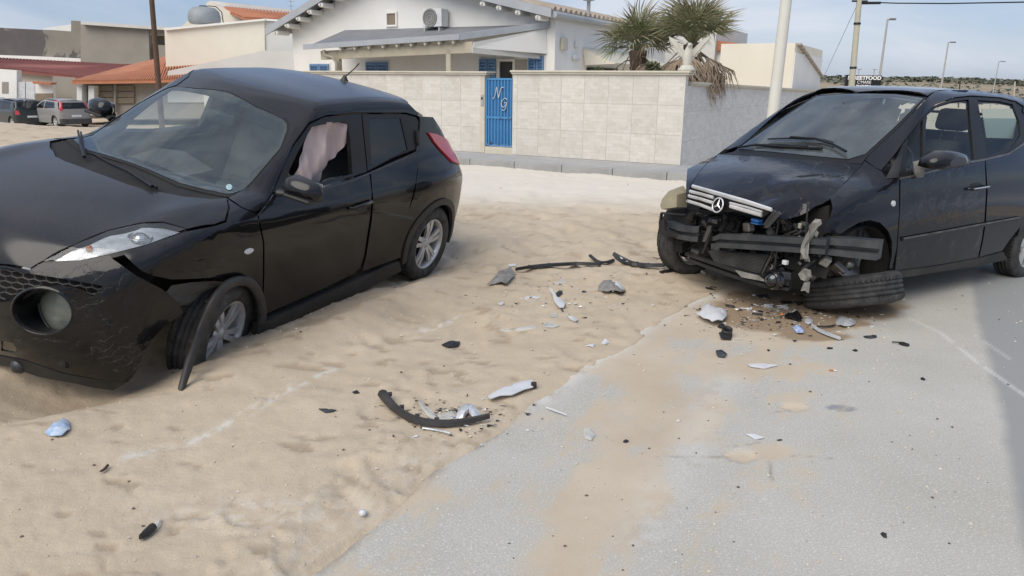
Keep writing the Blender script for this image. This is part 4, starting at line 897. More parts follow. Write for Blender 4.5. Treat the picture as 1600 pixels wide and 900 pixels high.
    xg = lambda u, v: M.pp(u, v, 'x', .575 - .22 * (abs((u - 1150) / 130.)**2) * .35)
    def bar(pts, h):
        b = MB(); C_ = [Vector(xg(u, v)) for u, v in pts]; vs = []; hh = h if isinstance(h, (list, tuple)) else [h] * len(C_)
        for p, w_ in zip(C_, hh):
            for dz, dx in ((-1, 0), (-.5, .010), (.5, .012), (1, .0), (0, -.012)): vs.append(p + Vector((dx, 0, dz * w_)))
        k = len(C_); b.add(vs, [(i * 5 + j, i * 5 + (j + 1) % 5, (i + 1) * 5 + (j + 1) % 5, (i + 1) * 5 + j) for i in range(k - 1) for j in range(5)]); b.add(vs[:5], [(0, 1, 2, 3, 4)]); b.add(vs[-5:], [(4, 3, 2, 1, 0)])
        b.build('grille_bar', MT['grille_silver'], M.root)
    bar([(1082, 291), (1123, 303), (1165, 315), (1206, 328)], [.014, .017, .017, .014]); bar([(1078, 299), (1096, 303.5), (1115, 309)], .013); bar([(1141, 317), (1165, 323), (1191, 331)], .008); bar([(1141, 322), (1165, 329), (1190, 336)], .016)
    bar([(1075, 306), (1095, 311), (1114, 317)], .013); bar([(1074, 314), (1094, 320), (1117, 329)], .013)
    b = MB(); b.plate([xg(u, v) - np.array([.025, 0, 0]) for u, v in ((1080, 288), (1206, 325), (1200, 334), (1190, 341), (1150, 331), (1118, 333), (1073, 316))], .02); b.build('grille_backing', MT['gasket'], M.root)
    c = xg(1126, 320) + np.array([.03, 0, 0]); b = MB(); Rr = .052; b.tube([(0, Rr * math.cos(t), Rr * math.sin(t)) for t in np.linspace(0, 2 * PI, 41)], .0055, 8, cap=False, up=(1, 0, 0))
    for k in range(3):
        a = PI / 2 + k * 2 * PI / 3; d = Vector((0, math.cos(a), math.sin(a))); n_ = Vector((0, -math.sin(a), math.cos(a))); vs = [n_ * .010, -n_ * .010, d * Rr, Vector((.008, 0, 0)), Vector((-.004, 0, 0))]; b.add(vs, [(0, 2, 3), (2, 1, 3), (1, 2, 4), (2, 0, 4)])
    o = b.build('star_badge', MT['grille_silver'], M.root); o.location = c; o.rotation_euler = (0, -.25, -.1)
    b = MB(); b.lathe([(0, 0), (Rr, 0)], ax='x', n=30); o = b.build('badge_ground', MT['gasket'], M.root); o.location = c - np.array([.008, 0, 0]); o.rotation_euler = (0, -.25, -.1)
    # bent grille edge strip, horn, blue connector, cables
    b = MB(); b.plate([q(1217, 330, .55), q(1222, 334, .55), q(1202, 356, .52), q(1195, 355, .52)], .012); b.plate([q(1210, 328, .54), q(1215, 331, .54), q(1198, 352, .51), q(1194, 350, .51)], .012); b.build('bent_grille_edge', MT['beam'], M.root)
    b = MB(); b.box((0, 0, 0), (.05, .075, .022), None, 0, .006); b.box((0, 0, -.022), (.05, .07, .010), None, 0, .003); o = b.build('blue_connector', MT['blue_bit'], M.root); o.location = q(1183, 344, .50); o.rotation_euler = (0, 0, -.2)
    b = MB(); b.box((0, 0, 0), (.06, .08, .07), None, 0, .012); b.box((.02, 0, -.05), (.04, .10, .02), None, 0, .005); o = b.build('horn', MT['metal'], M.root); o.location = q(1170, 355, .46); o.rotation_euler = (.2, .1, -.3)
    b = MB(); b.box((0, 0, 0), (.03, .035, .03), None, 0, .004); o = b.build('white_connector', MT['white_plastic'], M.root); o.location = q(1227, 410, .48)
    b = MB(); b.box((0, 0, 0), (.02, .022, .035), None, 0, .004); o = b.build('white_connector', MT['cream_plastic'], M.root); o.location = q(1250, 353, .40)
    rr = random.Random(5)
    b = MB()
    for k in range(34):
        u, v = rr.uniform(1080, 1290), rr.uniform(335, 430)
        if u > 1110 and u < 1250 and 366 < v < 395: v -= 30
        x0 = rr.uniform(.28, .42); pts = [M.pp(u, v, 'x', x0)]
        for _ in range(4): u += rr.uniform(-16, 16); v = min(v + rr.uniform(-6, 12), 432 - abs(u - 1240) * .15); pts.append(M.pp(u, v, 'x', x0 + rr.uniform(-.04, .04)))
        b.tube(pts, rr.choice((.004, .006, .009)), 5)
    tag(b.build('wiring_loom', MT['gasket'], M.root), kind='stuff')
    b = MB()
    for (pl, r_) in (([(1262, 320), (1260, 350), (1259, 370)], .006), ([(1218, 340), (1214, 362), (1208, 385), (1205, 400)], .008), ([(1245, 360), (1225, 368), (1215, 385), (1210, 420)], .008), ([(1100, 345), (1108, 365), (1100, 390)], .007), ([(1112, 358), (1105, 380), (1098, 396)], .012)): b.tube([q(u, v, .46) for u, v in pl], r_, 6)
    tag(b.build('hose', MT['blackp'], M.root), kind='stuff')
    b = MB(); b.plate([q(1108, 352, .46), q(1114, 353, .46), q(1104, 378, .46), q(1099, 377, .46)], .012); b.box(q(1118, 346, .45), (.03, .05, .03), None, 0, .005); b.build('latch_plate', MT['metal'], M.root)
    for k in range(64):
        u, v = rr.uniform(1080, 1300), rr.uniform(335, 436); v = max(v, 352) if u > 1190 else v; b = MB(); s_ = rr.uniform(.02, .075); b.box((0, 0, 0), (s_, s_ * rr.uniform(.5, 1.6), s_ * rr.uniform(.4, 1.2)), None, 0, .006); o = b.build('broken_fitting', rr.choice((MT['dark'], MT['blackp'], MT['metal'], MT['greybrk'], MT['gloss_dark'], MT['beam'], MT['grey_liner2'])), M.root); o.location = q(u, v, rr.uniform(.30, .40)); o.rotation_euler = [rr.uniform(-1, 1) for _ in range(3)]; jitter_mesh(o, .012, 20, k)
    # wheels
    wheel(M.root, 'wheel', (-2.42, .75, .288), R=.288, wd=.195, rim=.19, style='single'); w_ = wheel(M.root, 'wheel', (-2.42, -.75, .288), R=.288, wd=.195, rim=.19, style='single')
    c = M.pp(1076, 390, 'y', -.70); wheel(M.root, 'wheel', (c[0], -.70, .27), R=.275, wd=.195, rim=.19, style='single', rot=(0, 0, -.12), side=-1)
    # front left wheel folded flat beneath the sill
    o0 = M.R.T @ (CAMP - M.loc); d = M.R.T @ sight(1331, 453); t = (0.16 - o0[2]) / d[2]; c = o0 + d * t
    wl = wheel(M.root, 'wheel', tuple(c), R=.335, wd=.215, rim=.20, style='single'); 
    # axis leans towards the camera
    vw = Vector((M.R.T @ sight(1331, 453))).normalized(); ax = (Vector((0, 0, 1)) - vw * Vector((0, 0, 1)).dot(vw)).normalized(); ax = Matrix.Rotation(-.25, 3, vw) @ ax; ax = (ax + vw * -.04).normalized()
    wl.rotation_euler = Vector(ax).to_track_quat('Y', 'X').to_euler(); wl['label'] = 'front wheel folded flat under the car, tread to the front'
MT['cabin'] = mottled('headliner_light', (.20, .20, .19), (.16, .16, .155), .95)
MT['pale_plate'] = Mat('window_plate_pale', (.52, .56, .46), .9).m
MT['fins'] = mottled('radiator_fin', (.16, .155, .145), (.09, .085, .078), .5, 12, .2, metal=.6); MT['fins_dark'] = mottled('radiator_core', (.03, .03, .03), (.05, .048, .044), .8, 9)
MT['grey_liner2'] = mottled('grey_liner_scrap', (.06, .065, .068), (.035, .036, .037), .6, 9, .3)
MT['gloss_dark'] = Mat('glossy_black_housing', (.01, .01, .012), .15, Coat_Weight=.8).m
build_merc()
# ------------------------------------------------------------------ ground: sand, broken road, pavement
_rng = np.random.RandomState(11); _H = _rng.rand(256, 256)
def vnoise(x, y, f, oct=4, gain=.5, seed=0):
    out = 0; a = 1; tot = 0
    for o in range(oct):
        X = x * f + 17.3 * (seed + o); Y = y * f + 41.7 * (seed + 2 * o); xi = np.floor(X).astype(int); yi = np.floor(Y).astype(int); fx = X - xi; fy = Y - yi; fx = fx * fx * (3 - 2 * fx); fy = fy * fy * (3 - 2 * fy)
        h = lambda i, j: _H[(xi + i) % 256, (yi + j) % 256]
        out = out + a * ((h(0, 0) * (1 - fx) + h(1, 0) * fx) * (1 - fy) + (h(0, 1) * (1 - fx) + h(1, 1) * fx) * fy); tot += a; a *= gain; f *= 2.03
    return out / tot
def sstep(t): t = np.clip(t, 0, 1); return t * t * (3 - 2 * t)
def world2car(C, x, y): 
    v = np.stack([x - C.loc[0], y - C.loc[1], np.zeros_like(x)], -1); return v @ C.R[:, :]
EDGE = np.array([gp(u, v)[:2] for u, v in ((440, 938), (497, 888), (545, 846), (603, 803), (668, 745), (734, 703), (788, 669), (842, 622), (900, 580), (960, 546), (1010, 508), (1060, 477), (1095, 462), (1150, 440))])
EDGE = np.vstack([[EDGE[0] + (EDGE[0] - EDGE[3]) * 2.5], EDGE, [[4.0, 10.0]], [[9.0, 19.0]], [[60, 108]]])
def edge_x(y): return np.interp(y, EDGE[:, 1], EDGE[:, 0])
def terrain(x, y):
    z = .07 * (vnoise(x, y, .55, 3, .5, 3) - .5) + .026 * (vnoise(x, y, 2.3, 3, .5, 4) - .5)
    q = world2car(JUKE, x, y); lx, ly = q[..., 0], q[..., 1]
    fx = sstep((lx + 4.6) / 1.4) * sstep((2.6 - lx) / 1.6)
    z = z + (.27 * sstep((.75 - ly) / 1.5) * fx) * (1 - .3 * sstep((-1.2 - ly) / 3))
    z = z - .10 * np.exp(-((lx + 2.53) / .55)**2 - ((ly - .85) / .40)**2)
    z = z - .15 * np.exp(-((lx - .55) / .50)**2 - ((ly - .55) / .42)**2) - .07 * np.exp(-((lx - .75) / .5)**2 - ((ly + .1) / .5)**2)
    z = z + .012 * np.exp(-((lx + .05) / .32)**2 - ((ly - 1.10) / .16)**2) + .05 * np.exp(-((lx - .95) / .4)**2 - ((ly - .9) / .22)**2)
    z = z - .05 * np.exp(-((lx + 1.3) / 1.2)**2 - ((ly - .6) / .3)**2)
    # ridge at the far left and the fall of the ground towards the lower houses
    z = z + .42 * np.exp(-((x + 15.5) / 3.2)**2 - ((y - 20.5) / 3.2)**2) + .12 * np.exp(-((x + 9) / 2.5)**2 - ((y - 19) / 3.0)**2) + .07 * np.exp(-((lx + 1.2) / 1.3)**2 - ((ly - 1.25) / .16)**2) * (.5 + vnoise(x, y, 3, 2))
    z = z - .95 * sstep((y - 24) / 13) * sstep((-x - .28 * y + 3) / 4)
    z = z - .5 * sstep((y - 15) / 25) * sstep((x - .47 * y + 3) / 4) - 1.4 * sstep((y - 45) / 120) * sstep((x - 8) / 20)
    # churned sand between the cars and behind
    ch = np.exp(-((x - .6) / 2.2)**2 - ((y - 8.6) / 2.3)**2) + .5 * np.exp(-((x + 1) / 3)**2 - ((y - 7) / 3)**2)
    z = z + ch * .15 * (vnoise(x, y, 2.6, 4, .6, 8) - .5)
    return z
def ground_fields(x, y):
    """height of sand sheet, signed distance to the road edge (+ on the road)"""
    d = (x - edge_x(y)) * .86 + .09 * (vnoise(x, y, 3.2, 5, .62, 21) - .5) + .02 * (vnoise(x, y, 17, 2, .5, 22) - .5)
    flat = sstep((d + .8) / .9)                              # road side is level
    near = sstep((4.2 - y) / .8)
    zt = terrain(x, y)
    far = sstep((y - 13) / 6)
    z = zt * (1 - flat * (1 - far)) 
    det = .010 * (vnoise(x, y, 6, 4, .6, 5) - .5) + .016 * (np.abs(vnoise(x + .3 * vnoise(x, y, 2, 2), y * 2.2, 5.2, 3, .5, 6) - .5)) + .007 * (vnoise(x, y, 34, 2, .5, 7) - .5)
    # tyre and shoe marks
    u_ = x * .50 + y * .87; w_ = x * .87 - y * .50
    for (c, amp) in ((-1.35, .016), (-.55, .016), (-2.9, .016), (-2.2, .012)):
        g = np.exp(-((w_ - c + .05 * np.sin(u_ * .8)) / .10)**2); det = det - g * amp * (.6 + .5 * (np.sin(u_ * 95) > 0)) * sstep((vnoise(x, y, .7, 2, .5, 31) - .38) * 6)
    rg = 1 - np.abs(2 * vnoise(x * 1.3 + .4 * y, y, 1.9, 4, .55, 35) - 1); det = det + .012 * sstep((rg - .90) * 14) * (vnoise(x, y, .9, 2, .5, 36) > .5) - .008 * sstep((vnoise(x + y * .6, y * 1.6, 7.5, 2, .5, 37) - .70) * 12)
    fp = vnoise(x, y, 3.1, 1, .5, 33); det = det - .016 * sstep((fp - .74) * 9) * (.7 + .3 * np.sin(w_ * 140))
    z = z + det * (1 - .75 * sstep((d + .02) / .1)) * sstep((90 - y) / 40)
    # sand stops a little below the lip of the road near the camera, and laps over it further away
    lip = sstep((d + .10) / .12)
    z = z - lip * (.028 * near + .0) * (d < .06) - .10 * sstep((d - .05) / .05)
    return z, d
def fan(nx, ny, y0, y1, t0, t1):
    ys = y0 * (y1 / y0) ** (np.linspace(0, 1, ny)); t = np.linspace(t0, t1, nx); Y, T = np.meshgrid(ys, t, indexing='ij'); return Y, T
def grid_mesh(name, X, Y, Z, keep=None, mats=None, attrs=None):
    ny, nx = X.shape; idx = np.arange(ny * nx).reshape(ny, nx); f = np.stack([idx[:-1, :-1], idx[:-1, 1:], idx[1:, 1:], idx[1:, :-1]], -1).reshape(-1, 4)
    V = np.stack([X.ravel(), Y.ravel(), Z.ravel()], -1)
    if keep is not None:
        k = keep.ravel(); f = f[k[f].all(1)]
        used = np.zeros(len(V), bool); used[f.ravel()] = True; m = np.cumsum(used) - 1; V = V[used]; f = m[f]
    else: used = None
    me = bpy.data.meshes.new(name); me.vertices.add(len(V)); me.vertices.foreach_set('co', V.ravel().astype(np.float32)); me.loops.add(f.size); me.loops.foreach_set('vertex_index', f.ravel().astype(np.int32))
    me.polygons.add(len(f)); me.polygons.foreach_set('loop_start', np.arange(0, f.size, 4, dtype=np.int32)); me.polygons.foreach_set('loop_total', np.full(len(f), 4, np.int32)); me.polygons.foreach_set('use_smooth', np.ones(len(f), bool)); me.update(calc_edges=True)
    for a, v in (attrs or {}).items():
        at = me.attributes.new(a, 'FLOAT', 'POINT'); vv = v.ravel(); vv = vv[used] if used is not None else vv; at.data.foreach_set('value', vv.astype(np.float32))
    o = bpy.data.objects.new(name, me); COL.objects.link(o)
    for mm in mats or []: me.materials.append(mm)
    return o
def poly_dist(x, y, pts):
    """distance to a polyline in ground coordinates"""
    d = np.full(x.shape, 1e9)
    for (ax, ay), (bx, by) in zip(pts, pts[1:]):
        vx, vy = bx - ax, by - ay; t = np.clip(((x - ax) * vx + (y - ay) * vy) / (vx * vx + vy * vy), 0, 1); d = np.minimum(d, np.hypot(x - ax - t * vx, y - ay - t * vy))
    return d
G2 = lambda *a: [tuple(gp(a[i], a[i + 1])[:2]) for i in range(0, len(a), 2)]
def blob(x, y, u, v, ru, rv, k=1.0):
    """soft patch of surface centred at a surveyed ground point; ru along x, rv along y in metres"""
    c = gp(u, v); return np.exp(-(((x - c[0]) / ru)**2 + ((y - c[1]) / rv)**2) * k)

Y, T = fan(560, 780, 1.25, 900, -1.5, 1.5)
X = T * (Y * .92 + .35); Z, D = ground_fields(X, Y)
Z = np.where(Y > 120, Z - (Y - 120) * .004, Z)
crust = np.maximum(np.exp(-(poly_dist(X, Y, G2(200, 716, 300, 688, 352, 665, 400, 640, 460, 606, 520, 576)) / .035)**2), np.exp(-(poly_dist(X, Y, G2(648, 521, 690, 503, 716, 494)) / .05)**2))
crust = np.maximum(crust, .55 * blob(X, Y, 430, 800, .45, .12)); crust = np.maximum(crust, .35 * np.exp(-(np.abs(D + .12) / .10)**2) * (Y < 3.2))
crust *= .8 * sstep((vnoise(X, Y, 22, 5, .75, 41) - .44) * 6)
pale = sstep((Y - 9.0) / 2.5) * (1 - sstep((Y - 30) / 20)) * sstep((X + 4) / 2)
sand_dark = np.zeros_like(X)  # darker sand by the crossover's nose, wheel and sill, and in dents
for (u, v, a, b, k_) in ((120, 600, .5, .25, .6), (330, 560, .5, .3, .35), (560, 480, .8, .5, .3)): sand_dark = np.maximum(sand_dark, k_ * blob(X, Y, u, v, a, b))
sand = Mat('sand', (.5, .4, .3), .97, 0, Specular_IOR_Level=.15)
p = sand.pos(); a_cr = sand.n('ShaderNodeAttribute', attribute_name='crust').outputs['Fac']; a_pale = sand.n('ShaderNodeAttribute', attribute_name='pale').outputs['Fac']; a_sand_dark = sand.n('ShaderNodeAttribute', attribute_name='sand_dark').outputs['Fac']
c = sand.mix(sand.ramp(sand.noise(p, .9, 6, .62, .5), .3, .72), (.50, .415, .305), (.60, .51, .385))
c = sand.mix(sand.math('MULTIPLY', sand.ramp(sand.noise(p, 7, 6, .7), .42, .75), .45), c, (.42, .335, .245))
c = sand.mix(sand.math('MULTIPLY', sand.ramp(sand.noise(p, 240, 3, .7), .52, .78), .45), c, (.30, .24, .18))
c = sand.mix(sand.math('MULTIPLY', sand.ramp(sand.noise(p, 170, 3, .7, .2), .62, .75), .55), c, (.80, .72, .60))
c = sand.mix(a_sand_dark, c, (.30, .225, .155)); c = sand.mix(a_pale, c, (.68, .63, .54)); c = sand.mix(a_cr, c, (.66, .64, .58))
sand.set(Base_Color=c, Normal=sand.bump(sand.noise(p, 45, 6, .75), .65, .009, sand.bump(sand.noise(p, 260, 3, .7), .5, .002)))
tag(grid_mesh('sand_ground', X, Y, Z, None, [sand.m], {'crust': crust, 'pale': pale, 'sand_dark': np.maximum(sand_dark, .55 * sstep((vnoise(X + Y * .6, Y * 1.6, 7.5, 2, .5, 37) - .71) * 12))}), kind='structure')

# road slab with a crumbling edge
Y, T = fan(500, 700, 1.25, 70, -.75, 1.25); X = T * (Y * .92 + .35); Z0, D = ground_fields(X, Y)
Zr = .0015 * (vnoise(X, Y, 20, 3, .6, 51) - .5) + .006 * (vnoise(X, Y, 1.1, 2, .5, 52) - .5)
Zr = Zr - .03 * sstep((.012 - D) / .02) + np.where(Y > 13, -.5 * sstep((Y - 15) / 25) * sstep((X - .47 * Y + 3) / 4), 0)
pot = np.maximum(blob(X, Y, 1158, 712, .10, .075, 1.2), blob(X, Y, 1240, 636, .09, .06, 1.2)); holes = sstep((pot + .35 * (vnoise(X, Y, 16, 3, .6, 53) - .5) - .48) * 8); Zr = Zr - .012 * holes
sf = np.zeros_like(X)
def film(k, *a):
    global sf
    sf = np.maximum(sf, k * blob(X, Y, *a))
_pd = poly_dist(X, Y, G2(850, 960, 890, 870, 945, 790, 985, 715, 1010, 650, 1010, 590)); sf = np.maximum(sf, 1.0 * np.exp(-(_pd / (.13 + .05 * Y))**2)); _pd = poly_dist(X, Y, G2(1100, 900, 1130, 780, 1120, 690, 1130, 610)); sf = np.maximum(sf, .42 * np.exp(-(_pd / .25)**2)); film(.9, 1010, 640, .45, .35); film(1.0, 1000, 560, .7, .45); film(1.0, 1150, 500, 1.1, .7); film(1.0, 1130, 570, .7, .32); film(.8, 1060, 620, .5, .3); film(.8, 1090, 560, .5, .3); film(.5, 1130, 640, .5, .4); film(.45, 1190, 760, .5, .35); film(.35, 1130, 860, .5, .3); film(.7, 1260, 640, .28, .35); film(.6, 1210, 705, .3, .14)
far = sstep((Y - 5.0) / 1.2); sf = np.maximum(sf, far * sstep((2.6 + .55 * (Y - 5) - X) / 1.0))
sf = np.maximum(sf, sstep((Y - 8) / 3)); sf = np.maximum(sf, .75 * np.exp(-(D / .07)**2) * (Y > 3.4))
nn_ = vnoise(X, Y, 3.0, 5, .62, 54); nf_ = vnoise(X * 1.0 - .5 * Y, (Y + .5 * X) * .35, 9, 6, .72, 56); sf = np.maximum(sf, .42 * sstep((1.9 - D) / 1.6)); sf = np.maximum(sf, .62 * np.exp(-(D / .10)**2)); sfm = sstep((sf * .9 + .8 * (nn_ - .5) + 1.15 * (nf_ - .5) - .34) * 2.6)
white = np.zeros_like(X)                                        # scuffed paint and scrape marks
for pts, wd, k_ in ((G2(842, 622, 900, 580, 960, 546, 1010, 508, 1060, 478, 1092, 466), .07, .9), (G2(1420, 497, 1470, 520, 1515, 556, 1532, 570), .012, .8), (G2(1537, 572, 1570, 596, 1610, 624), .012, .8), (G2(1524, 524, 1580, 562), .010, .5), (G2(1000, 840, 1060, 740, 1100, 650, 1140, 590), .10, .30), (G2(1085, 455, 1115, 462), .05, .8)):
    white = np.maximum(white, k_ * np.exp(-(poly_dist(X, Y, pts) / wd)**2))
white *= sstep((vnoise(X, Y, 11, 4, .7, 55) - .30) * 5)
crk = .9 * np.exp(-(np.abs(D - .012) / .022)**2) * (Y < 3.9) * sstep((vnoise(X, Y, 6, 4, .7, 77) - .42) * 6)
for pts in (G2(1040, 712, 1090, 714, 1135, 712), G2(1185, 716, 1250, 712, 1300, 716), G2(1200, 720, 1205, 750), G2(1125, 694, 1150, 697, 1190, 690), G2(1240, 640, 1205, 645)):
    w_ = .004 + .004 * vnoise(X, Y, 20, 2); crk = np.maximum(crk, np.exp(-(poly_dist(X + .02 * (vnoise(X, Y, 9, 3) - .5), Y + .03 * (vnoise(X, Y, 12, 3, .5, 9) - .5), pts) / w_)**2))
dark = sstep((X - (1.66 + .032 * (Y - 2.2) + .24 * np.clip(Y - 4.2, 0, 1.2) + (Y > 5.4) * .2 * (Y - 5.4)) + .05 * (vnoise(X, Y, 5, 3, .6, 57) - .5)) / .09)
dark = np.where(Y < 3.2, sstep((X - (1.60 + (Y - 2.14) * .98 * .9) - .06 * (vnoise(X, Y, 5, 3, .6, 57) - .5)) / .09), dark)
_b = np.array(G2(1592, 905, 1568, 760, 1552, 640, 1535, 560, 1518, 500, 1512, 440, 1530, 400)); dark = sstep((X - np.interp(Y, _b[:, 1], _b[:, 0]) + .05 * (vnoise(X, Y, 5, 3, .6, 57) - .5)) / .08)
oil = np.maximum.reduce([1.1 * blob(X, Y, 1225, 500, .62, .36), 1.1 * blob(X, Y, 1270, 475, .75, .55), .9 * blob(X, Y, 1270, 525, .35, .14), .9 * blob(X, Y, 1330, 505, .22, .12), .8 * blob(X, Y, 1170, 478, .45, .28)]); oil = sstep((oil + .35 * (vnoise(X, Y, 5, 4, .6, 58) - .5) - .42) * 5)
grey = sstep((blob(X, Y, 1315, 638, .10, .055, 1.4) + .3 * (vnoise(X, Y, 30, 2, .5, 59) - .5) - .45) * 8)
road = Mat('road', (.4, .4, .38), .9, 0, Specular_IOR_Level=.25); p = road.pos(); A_ = lambda n: road.n('ShaderNodeAttribute', attribute_name=n).outputs['Fac']
c = road.mix(road.ramp(road.noise(p, 1.3, 6, .6, .3), .3, .7), (.44, .42, .37), (.52, .50, .45))
c = road.mix(road.math('MULTIPLY', road.ramp(road.noise(p, 150, 3, .7), .42, .7), .5), c, (.28, .27, .245)); c = road.mix(road.math('MULTIPLY', road.ramp(road.noise(p, 110, 3, .75, .3), .54, .66), .6), c, (.76, .73, .65))
c = road.mix(A_('dark'), c, road.mix(.5, (.27, .275, .27), (.33, .33, .32))); c = road.mix(A_('grey'), c, (.26, .27, .28)); c = road.mix(A_('crk'), c, (.16, .12, .08))
sfn = road.math('MULTIPLY', A_('sandf'), road.math('ADD', 1.0, road.math('MULTIPLY', road.ramp(road.noise(p, 90, 4, .7), .4, .70), -.30)), True)
c = road.mix(sfn, c, road.mix(road.ramp(road.noise(p, 2, 5, .6), .3, .7), (.48, .395, .29), (.57, .485, .37))); c = road.mix(road.math('MULTIPLY', A_('white'), .8), c, (.68, .68, .65)); c = road.mix(A_('oil'), c, (.30, .225, .15))
road.set(Base_Color=c, Normal=road.bump(road.noise(p, 130, 4, .75), .5, .004), Roughness=.92)
crackzone = crk * .55
tag(grid_mesh('road', X, Y, Zr, D > -.004, [road.m], {'sandf': np.maximum(sfm, holes), 'white': white * (1 - .15 * sfm), 'crk': crackzone, 'dark': dark * (1 - .5 * sfm), 'oil': oil, 'grey': grey}), kind='structure')
def gz(x, y):
    x_, y_ = np.array([float(x)]), np.array([float(y)]); z, d = ground_fields(x_, y_); return float(max(z[0], 0.0 if d[0] > 0 and y < 60 else -9))
build_juke()
# pebbles and shell bits
rr = random.Random(3); b = MB()
for k in range(2400):
    y = 1.9 * (13 / 1.9) ** rr.random(); x = rr.uniform(-.75, .7) * y; s_ = rr.choice((.002, .002, .003, .003, .004, .006)) * (1 + y * .12); z = gz(x, y)
    p0 = [(x + s_ * math.cos(a) * rr.uniform(.7, 1.3), y + s_ * math.sin(a) * rr.uniform(.7, 1.3), z + .001) for a in (0, 1.5, 3.1, 4.6)]; b.add(p0 + [(x, y, z + s_ * .9)], [(0, 1, 4), (1, 2, 4), (2, 3, 4), (3, 0, 4)], 0 if rr.random() < .86 else 1)
tag(b.build('gravel', [mottled('pale_grit', (.62, .57, .48), (.45, .40, .32)), mottled('dark_grit', (.14, .11, .085), (.07, .06, .05))]), kind='stuff')
# ------------------------------------------------------------------ walls, houses, poles, palms
MT['render_white'] = mottled('white_render', (.82, .81, .77), (.75, .73, .68), .9, 1.1, .25, 90, .003)
MT['render_cream'] = mottled('cream_render', (.76, .71, .60), (.70, .65, .54), .9, .8, .2)
MT['render_grey'] = mottled('grey_render', (.64, .63, .60), (.58, .57, .53), .9, .8, .2)
MT['raw'] = mottled('raw_concrete', (.27, .25, .215), (.34, .31, .265), .95, .5, .4)
MT['patch'] = mottled('dark_bitumen_patch', (.10, .092, .088), (.15, .135, .125), .95, .9, .3)
MT['coping'] = mottled('stone_coping', (.60, .56, .46), (.50, .46, .37), .8, 3, .2)
MT['blue'] = mottled('blue_gate_paint', (.05, .20, .43), (.07, .25, .47), .5, 5, .2)
MT['shutter'] = mottled('blue_shutter_paint', (.10, .20, .36), (.14, .25, .42), .6, 5, .2)
MT['fascia'] = mottled('grey_fascia', (.34, .36, .38), (.42, .44, .46), .5, 2, .1)
MT['slate'] = mottled('dark_grey_roofing', (.17, .18, .20), (.22, .23, .25), .7, 2, .2)
MT['terra'] = mottled('terracotta', (.50, .20, .10), (.38, .16, .09), .85, 1.6, .3)
MT['terra2'] = mottled('red_terracotta', (.32, .11, .085), (.24, .09, .075), .85, 1.6, .3)
MT['tilepale'] = mottled('weathered_roof_tile', (.42, .36, .29), (.30, .25, .20), .9, 2.5, .3)
MT['wood'] = mottled('weathered_board', (.27, .22, .16), (.20, .165, .12), .9, 3, .3)
MT['polewood'] = mottled('brown_pole_wood', (.12, .075, .05), (.08, .052, .035), .9, 4, .3)
MT['galv'] = mottled('galvanised_pole', (.40, .40, .37), (.33, .33, .31), .55, 3, .1)
MT['whitepole'] = mottled('white_pole_paint', (.68, .67, .60), (.60, .58, .51), .6, 2, .1)
MT['conc'] = mottled('concrete_pole', (.50, .47, .37), (.42, .40, .32), .85, 3, .2)
MT['kerb'] = mottled('grey_kerb', (.36, .36, .355), (.28, .28, .27), .9, 4, .3)
MT['pgrey'] = mottled('grey_paving', (.40, .40, .39), (.33, .33, .325), .9, 3, .2)
MT['statue'] = mottled('pale_stone', (.62, .60, .52), (.48, .46, .40), .8, 9, .3)
MT['dark_open'] = mottled('dark_opening', (.03, .03, .032), (.05, .05, .05), .9)
MT['deep'] = MT['dark_open']
# stone-effect cladding: each tile carries three courses of printed blocks
def clad(name, c1, c2, sc=1.0):
    m = Mat(name, c1, .55); v = m.coord('Object'); oi = m.n('ShaderNodeObjectInfo').outputs['Random']
    vx = m.n('ShaderNodeVectorMath', {0: v, 1: (0, 0, 0)}, operation='ADD').outputs[0]; x_, y_, z_ = m.xyz(vx)
    off = m.math('MULTIPLY', oi, 7.3); vec = m.n('ShaderNodeCombineXYZ', {0: m.math('ADD', x_, off), 1: z_, 2: off}).outputs[0]
    br = m.n('ShaderNodeTexBrick', {'Vector': vec, 'Color1': (*c1, 1), 'Color2': (*c2, 1), 'Mortar': (c1[0] * .86, c1[1] * .85, c1[2] * .83, 1), 'Scale': sc, 'Mortar Size': .004, 'Brick Width': .165, 'Row Height': .068, 'Bias': -.15})
    n = m.noise(vec, 9, 5, .65, .5); c = m.mix(m.math('MULTIPLY', m.ramp(n, .35, .7), .55), br.outputs[0], tuple(min(1, a * 1.12) for a in c1)); c = m.mix(m.math('MULTIPLY', m.ramp(m.noise(vec, 3, 4), .5, .8), .35), c, (c2[0] * .85, c2[1] * .8, c2[2] * .72))
    tv = m.math('ADD', .94, m.math('MULTIPLY', oi, .10)); c = m.mix(1.0, c, m.n('ShaderNodeCombineColor', {0: tv, 1: tv, 2: tv}).outputs[0], 'MULTIPLY')
    m.set(Base_Color=c, Normal=m.bump(m.noise(vec, 16, 4), .25, .006)); return m.m
MT['clad'] = clad('stone_effect_tile', (.63, .60, .545), (.53, .50, .435)); MT['clad_shaded'] = clad('stone_effect_tile_shaded', (.66, .65, .62), (.42, .415, .39))  # the second, greyer set carries a painted shaded-side tone
A0 = gp(1062, 258, .12); B0 = gp(748, 238, .12); e_ = A0 - B0; e_[2] = 0; e_ /= np.linalg.norm(e_); n_ = np.array([-e_[1], e_[0], 0.0]); YAW = math.atan2(e_[1], e_[0])
